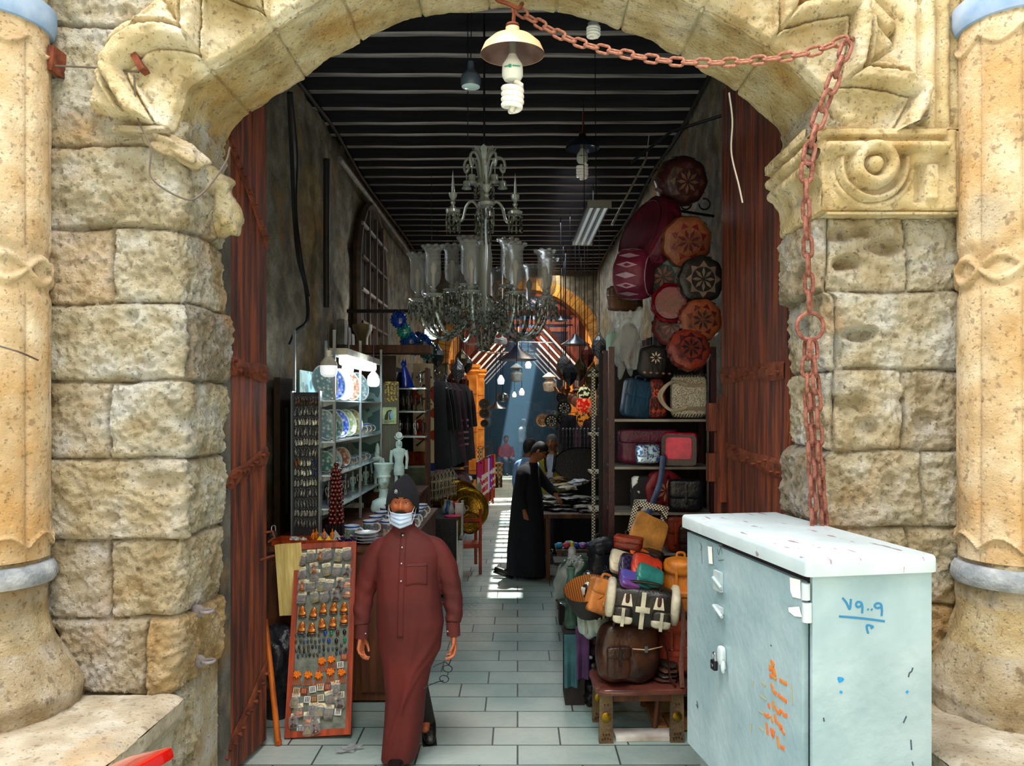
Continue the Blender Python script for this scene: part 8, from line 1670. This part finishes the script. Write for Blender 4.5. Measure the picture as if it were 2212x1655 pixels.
def fan(loc, R, rot, label, zt):
    t = thing('ceiling_fan', label, 'fan', loc, rot); FW = LE('e8e8e4', .35, 0)
    for k in range(3): mb = MB(); mb.box((R*.58, 0, 0), (R*.86, .16, .012), rz=0, rx=.12); o = mb.build('blade', FW, t, smooth=False); o.rotation_euler = (0, 0, 2*PI*k/3)
    mb = MB(); mb.lathe([(0, -.06), (.08, -.05), (.1, 0), (.08, .06), (.02, .08), (.02, .12)], n=20); mb.build('motor', FW, t); mb = MB(); mb.cyl((0, 0, .1), (0, 0, zt-loc[2]), .012, n=6); mb.build('rod', FW, t)
fan(P(1085, 738, 14.5), .98, .25, 'white ceiling fan right behind the chandelier pendant', ZC); fan(P(1120, 762, 20.0), .85, .9, 'white ceiling fan just beyond the lit arch', 5.4)
def hlamp(px, py, Y, kind, label, zt, sc=1):
    q = P(px, py, Y); t = thing('hanging_lamp', label, 'lamp', q, 0)
    if kind == 'bulb': prof = [(0, -.12), (.07, -.11), (.085, -.04), (.085, .0), (.05, .06), (.03, .1), (0, .11)]; mt = M('dim_bulb', 'eef2f6', rough=.3, em=.7)
    elif kind == 'globe': prof = [(0, -.14), (.1, -.12), (.16, -.02), (.14, .08), (.05, .13), (0, .13)]; mt = M('silver_globe', '7c848c', rough=.15, metal=.8)
    elif kind == 'cone': prof = [(.0, -.03), (.2, -.06), (.24, -.05), (.08, .05), (.03, .12), (0, .12)]; mt = M('dark_enamel', '1c2230')
    else: prof = [(.02, -.2), (.09, -.18), (.11, -.05), (.04, .02), (.12, .06), (.10, .08), (.02, .14), (0, .14)]; mt = LE('d8dcd4', .4, 0)
    mb = MB(); mb.lathe([(a*sc, b*sc) for a, b in prof], n=18); mb.build('lamp_body', mt, t); mb = MB(); mb.cyl((0, 0, .1*sc), (0, 0, zt-q.z), .008, n=5); mb.build('cord', BLK, t)
for a in ((1082, 820, 15.2, 'bulb', 'white bulb hanging before the dark recess on the left', ZC, .85), (1116, 802, 16.5, 'lantern', 'pale glass lantern left of the sunbeam', ZC, 1.2), (1127, 846, 19.5, 'bulb', 'white bulb low at the left edge of the sunbeam', 5.5, .85), (1141, 787, 18.5, 'bulb', 'small bulb high in the sunbeam', 5.6, .9),
          (1186, 822, 20.0, 'lantern', 'white two-part lamp right of the sunbeam', 5.6, 1.5), (1243, 738, 13.5, 'cone', 'black cone lamp under the beams right of the sunbeam', ZC, 1.1), (1221, 785, 15.5, 'bulb', 'warm bulb below the black cone lamp', ZC, .8), (1117, 768, 17.0, 'cone', 'black disc lamp left of the skylight', ZC, 1.9),
          (1086, 858, 17.5, 'globe', 'silvery globe lamp among the dark goods on the left', ZC, .8), (1111, 852, 21, 'bulb', 'tiny bulb between the globe lamp and the sunbeam', 5.5, .7), (1072, 878, 18.2, 'cone', 'dark metal lantern under the silvery globe', ZC, 1.0), (1211, 690, 12.5, 'cone', 'small grey lamp near the chandelier on the right', ZC, .5)): hlamp(*a)
# round metal wares, drums and mosaic lamps at the end of the right row
MOS = lambda k, a, b, em: M('mosaic_'+k, a, b, sc=26, rough=.25, kind='cell', em=em)
for px, py, Y, r_, mt, w_ in ((1262, 852, 13.0, .14, MOS('y', 'f0e8b0', '2a2418', .3), 'yellow and black mosaic globe lamp highest of three'), (1262, 876, 13.0, .17, MOS('r', 'd01c10', 'f08050', .35), 'glowing red mosaic globe lamp in the middle of three'), (1262, 904, 13.0, .16, MOS('a', 'd8842c', '4a2410', .25), 'amber mosaic globe lamp lowest of three')):
    q = P(px, py, Y); t = thing('mosaic_lamp', w_, 'lamp', q); mb = MB(); mb.ball((0, 0, 0), (r_*.85, r_*.85, r_), 20, 14); mb.build('glass_globe', mt, t); mb = MB(); mb.lathe([(r_*.4, r_*.9), (r_*.3, r_*1.1), (.01, r_*1.2)], n=12); mb.build('metal_cap', BRS, t)
mb = MB(); mb.cyl(P(1263, 912, 13.05), P(1263, 912, 13.05)+Vector((0, 0, 3.3)), .008, n=5); obj1(mb, 'lamp_cord', 'cord from the beams carrying the three mosaic globe lamps', 'cord', mt=BLK)
for px, py, Y, rx_, rz_, c, w_ in ((1249, 868, 13.6, .13, .11, 'b06a44', 'clay-coloured round drum'), (1238, 862, 13.9, .11, .1, '8a4a34', 'smaller brown round drum'), (1255, 845, 14, .16, .05, '6a4430', 'wide brown pot lid')):
    q = P(px, py, Y); mb = MB(); mb.ball((0, 0, 0), (rx_, .1, rz_), 18, 12); mb.cyl((0, 0, rz_*.8), (0, 0, rz_*1.3), rx_*.4, n=12); obj1(mb, 'clay_drum', w_+' hanging left of the mosaic lamps', 'drum', q, mt=LE(c, .5))
for k, (px, py, Y, r_, c, d, w_) in enumerate(((1219, 882, 16, .15, '16130f', 'd8d0c0', 'black and white inlaid plate left of the clay drum'), (1191, 910, 19, .17, '1a1714', 'c8c0b0', 'black rosette plate right of the sunbeam'), (1172, 908, 20, .17, 'a8885c', '6c5434', 'pale round tray at the right edge of the sunbeam'), (1215, 860, 16.5, .13, '1c1a18', '4a443c', 'dark round plate under the copper chandelier'), (1216, 905, 16.3, .13, '14120f', '8a7860', 'dark inlaid plate under the black and white one'), (1046, 873, 17.9, .13, '8c7a60', '2c2418', 'grey-brown ringed plate on the left post'), (1046, 893, 17.9, .12, '7c6a50', '241c14', 'second ringed plate lower on the left post'), (1046, 915, 18, .09, '6c5c44', '241c14', 'small ringed plate lowest on the left post'))):
    q = P(px, py, Y); t = thing('round_plate', w_, 'plate', q); X = Matrix.Rotation(PI/2, 4, 'X'); mb = MB(); mb.lathe([(0, .0), (r_*.5, .0), (r_, .03), (r_, .02), (0, -.01)], n=24, X=X); mb.build('plate_disc', LE(c, .4), t); mb = MB(); [mb.ball((r_*.62*math.cos(PI/5*j), -.02, r_*.62*math.sin(PI/5*j)), r_*.13, 6, 5) for j in range(10)]; mb.build('inlay_dots', LE(d, .4, 0), t); mb = MB(); mb.lathe([(r_*.3, .008), (r_*.35, .014), (r_*.4, .008)], n=20, X=X); mb.build('inlay_ring', LE(d, .4, 0), t)
mb = MB(); mb.box((-1.22, 18.2, 1.4), (.12, .06, 2.8)); obj1(mb, 'wooden_post', 'reddish post carrying the ringed plates in the far left recess', 'post', mt=TRW, smooth=False)
t = thing('copper_chandelier', 'small copper chandelier with white candles above the round plates', 'chandelier', P(1222, 838, 15)); CPM = M('copper', 'b06a3c', '6c3418', sc=8, rough=.3, metal=.7)
mb = MB(); mb.lathe([(0, -.14), (.07, -.1), (.1, -.02), (.06, .06), (.03, .12), (.07, .2), (.02, .3)], n=16); mb.build('copper_body', CPM, t)
for k in range(6): a = PI/3*k+.3; mb = MB(); mb.tube(bez([(0, 0, -.05), (.14*math.cos(a), .14*math.sin(a), -.1), (.25*math.cos(a), .25*math.sin(a), .02)], 5), .012, 6); am = mb.build('arm', CPM, t); mb = MB(); mb.cyl((.25*math.cos(a), .25*math.sin(a), .02), (.25*math.cos(a), .25*math.sin(a), .14), .014, n=7); mb.build('candle', LE('e8e0d0', .5, 0), am)
mb = MB(); mb.cyl((0, 0, .28), (0, 0, ZC-P(1222, 838, 15).z), .01, n=5); mb.build('chain_rod', BLK, t)
# garments and dark goods along the right side
for k, (px, Y, c, w_) in enumerate(((1268, 13.6, '7a4c5c', 'mauve quilted coat'), (1247, 14.5, '101014', 'black long coat'), (1283, 12.8, '1c181c', 'dark shawl'), (1232, 15.6, '2c2430', 'plum shawl'), (1292, 12.2, '3a1c20', 'maroon shawl'))):
    q = P(px, 930, Y); t = thing('hanging_garment', w_+' hanging on the right side of the passage', 'garment', (q.x, Y, 1.06), -.6, sc=.85)
    mb = MB(); mb.loft([[Vector((math.cos(a)*rx_*(1+.14*math.cos(6*a+k)), math.sin(a)*ry_, z+(.012*math.sin(z*40) if k == 0 else 0))) for a in [2*PI*i/24 for i in range(24)]] for z, rx_, ry_ in ((0, .24, .1), (.25, .22, .11), (.5, .21, .11), (.8, .2, .1), (1.0, .19, .08), (1.1, .07, .05))]); mb.build('cloth_body', LE(c, .8), t)
    for s in (-1, 1): mb = MB(); mb.tube([(s*.17, 0, 1.0), (s*.25, 0, .75), (s*.26, 0, .4)], [.055, .05, .05], 8); mb.build('sleeve', LE(c, .8), t)
    mb = MB(); mb.tube([(0, 0, 1.08), (0, 0, 1.3)], .006, 5); mb.build('hanger_hook', BLK, t)
t = thing('stall_cabinet', 'long dark stall cabinet under the wares on the right side', 'cabinet', (1.42, 14.6, 0)); mb = MB(); mb.box((0, 0, .5), (.72, 4.4, 1.0)); mb.build('body', LE('1a1614', .7), t, smooth=False); mb = MB(); mb.box((0, 0, 1.02), (.76, 4.5, .04)); mb.build('top', LE('2c241e', .6), t, smooth=False)
mb = MB(); mb.box((0, 0, 2.0), (.3, 4.4, .03)); mb.build('shelf_board', LE('2c241e', .6), t, smooth=False)
t = thing('stall_cabinet', 'long dark stall cabinet along the left wall before the lit arch', 'cabinet', (-1.62, 15.1, 0)); mb = MB(); mb.box((0, 0, .5), (.7, 3.6, 1.0)); mb.build('body', LE('1a1614', .7), t, smooth=False); mb = MB(); mb.box((0, 0, 1.02), (.74, 3.7, .04)); mb.build('top', LE('2c241e', .6), t, smooth=False)
rnd = random.Random(11); mats_ = [LE('2c2a28', .35), LE('6c5a34', .35), LE('8a8c90', .3), LE('3a4448', .4), LE('6a2c20', .5), LE('9a7a3c', .3), LE('1c2430', .4), LE('b0a890', .5)]
def vase(kind):
    return {0: [(0, 0), (.06, 0), (.08, .08), (.03, .18), (.045, .24), (0, .24)], 1: [(0, 0), (.05, 0), (.07, .12), (.07, .2), (.02, .26), (.03, .34), (0, .34)], 2: [(0, 0), (.09, .0), (.11, .04), (.1, .1), (0, .1)], 3: [(.05, 0), (.02, .03), (.02, .12), (.06, .18), (.05, .26), (.01, .33), (0, .38)]}[kind]
kn = ['small vase', 'tall bottle', 'round box', 'goblet lamp']; side = 0
protos = {}
for k in range(56):
    kd_ = k % 4; mi = rnd.randrange(8); key = (kd_, mi); L_ = k < 30
    lab = f'small {["vase","bottle","round box","goblet lamp"][kd_]} crowded on the right stall cabinet' if L_ else f'small {["vase","bottle","round box","goblet lamp"][kd_]} crowded on the left stall cabinet'
    grp = ('right' if L_ else 'left')+' stall cabinet '+kn[kd_]+' wares'
    loc = (1.16+.2*(k % 3)+rnd.uniform(-.03, .03), 12.55+.2*(k//3)*2+.0, 1.04) if L_ else (-1.72+.2*(k % 3), 13.45+.35*((k-30)//3), 1.04)
    if key not in protos: mb = MB(); mb.lathe(vase(kd_), n=12); o = obj1(mb, 'vessel', lab, 'vessel', loc, group=grp, mt=mats_[mi]); protos[key] = o
    else: o = dup(protos[key], loc, label=lab, group=grp)
# hanging lanterns, right and left rows
for k in range(16):
    R_s = k < 9; Y = (10.6+.75*k) if R_s else (12.6+.62*(k-9)); X_ = (1.05 if R_s else -1.2)+.22*math.sin(k*2.3); z = 2.55+.5*abs(math.sin(k*1.7)); c = ['6c5a34', '8a8c90', '3a4448', '7a3020'][k % 4]
    t = thing('metal_lantern', f'{["brass", "silvery", "dark green", "copper"][k % 4]} pierced lantern, {["nearest","second","third","fourth","fifth","sixth","seventh","eighth","farthest"][k if R_s else k-9]} in the {"right" if R_s else "left"} hanging row', 'lantern', (X_, Y, z)); mb = MB(); mb.lathe([(0, -.2), (.04, -.16), (.1, -.08), (.12, .02), (.09, .1), (.04, .16), (.01, .22)], n=8); mb.build('lantern_body', M('pierced_'+c, c, '100c0a', sc=60, rough=.35, metal=.5, kind='check'), t, smooth=False); mb = MB(); mb.cyl((0, 0, .2), (0, 0, ZC-z), .005, n=4); mb.build('cord', BLK, t)
for k in range(12):
    Y = 12.2+.42*k; c = ['4a3828', '22282c', '5c2420', '3c3428'][k % 4]; t = thing('wall_textile', f'dark patterned textile on the left wall, {["first","second","third","fourth","fifth","sixth","seventh","eighth","ninth","tenth","eleventh","farthest"][k]} from the garments', 'textile', (-1.98, Y, 1.3)); mb = MB(); mb.grid(lambda u, v: Vector((.03*math.sin(u*15), lerp(-.19, .19, u), lerp(0, 1.5, v))), 14, 6); mb.build('cloth_fold', M('textile_'+c, c, '0f0d0c', sc=18, rough=.85, kind='cell'), t)
for k in range(10):
    Y = 8.4+.85*k; c = ['3a2c24', '1c2228', '4c1c20', '2c2c24', '40342c'][k % 5]; t = thing('wall_textile', f'dark hanging textile high on the right wall, {["first","second","third","fourth","fifth","sixth","seventh","eighth","ninth","farthest"][k]} beyond the rack', 'textile', (1.70, Y, 1.15)); mb = MB(); mb.grid(lambda u, v: Vector((.03*math.sin(u*15), lerp(-.38, .38, u), lerp(0, 1.9, v))), 14, 6); mb.build('cloth_fold', M('textileb_'+c, c, '0f0d0c', sc=14, rough=.85, kind='cell'), t)
# dark shop fronts and goods in the far bay
for s, x_ in ((-1, -1.45), (1, 1.55)):
    for k in range(4):
        Y = 24.5+2.8*k; t = thing('far_stall', f'dark far stall full of wares, {["nearest","second","third","farthest"][k]} on the {"left" if s < 0 else "right"}', 'stall', (x_, Y, 0)); mb = MB(); mb.box((0, 0, 1.5), (.6, 2.4, 3.0)); mb.build('stall_body', LE('14161e', .8), t, smooth=False)
        mb = MB(); mb.box((-s*.4, 0, .45), (.3, 2.2, .9)); mb.build('stall_counter', LE('2c2420', .7), t, smooth=False)
        for j in range(5): mb = MB(); mb.ball((-s*.36, -.9+.45*j, 1.6+.3*(j % 2)), (.12, .14, .16), 8, 6); mb.build('ware', mats_[(j*3+k) % 8], t)
mb = MB(); mb.box((.72, 33, 1.2), (.8, .2, 2.4)); obj1(mb, 'block_wall', 'grey block wall behind the far right wares', 'wall', mt=M('grey_blocks', '9a9ea4', '70747c', sc=3, rough=.8, kind='check'), smooth=False)
# litter on the floor by the board
mb = MB(); mb.sbox((0, 0, .012), (.12, .07, .022), p=2.5, n=10, nz=1.2, seed=8); obj1(mb, 'plastic_scrap', 'crumpled clear plastic scrap on the paving beside the display board', 'litter', (-1.06, 4.78, 0), .4, mt=M('crinkled_film', 'd8e0e4'))
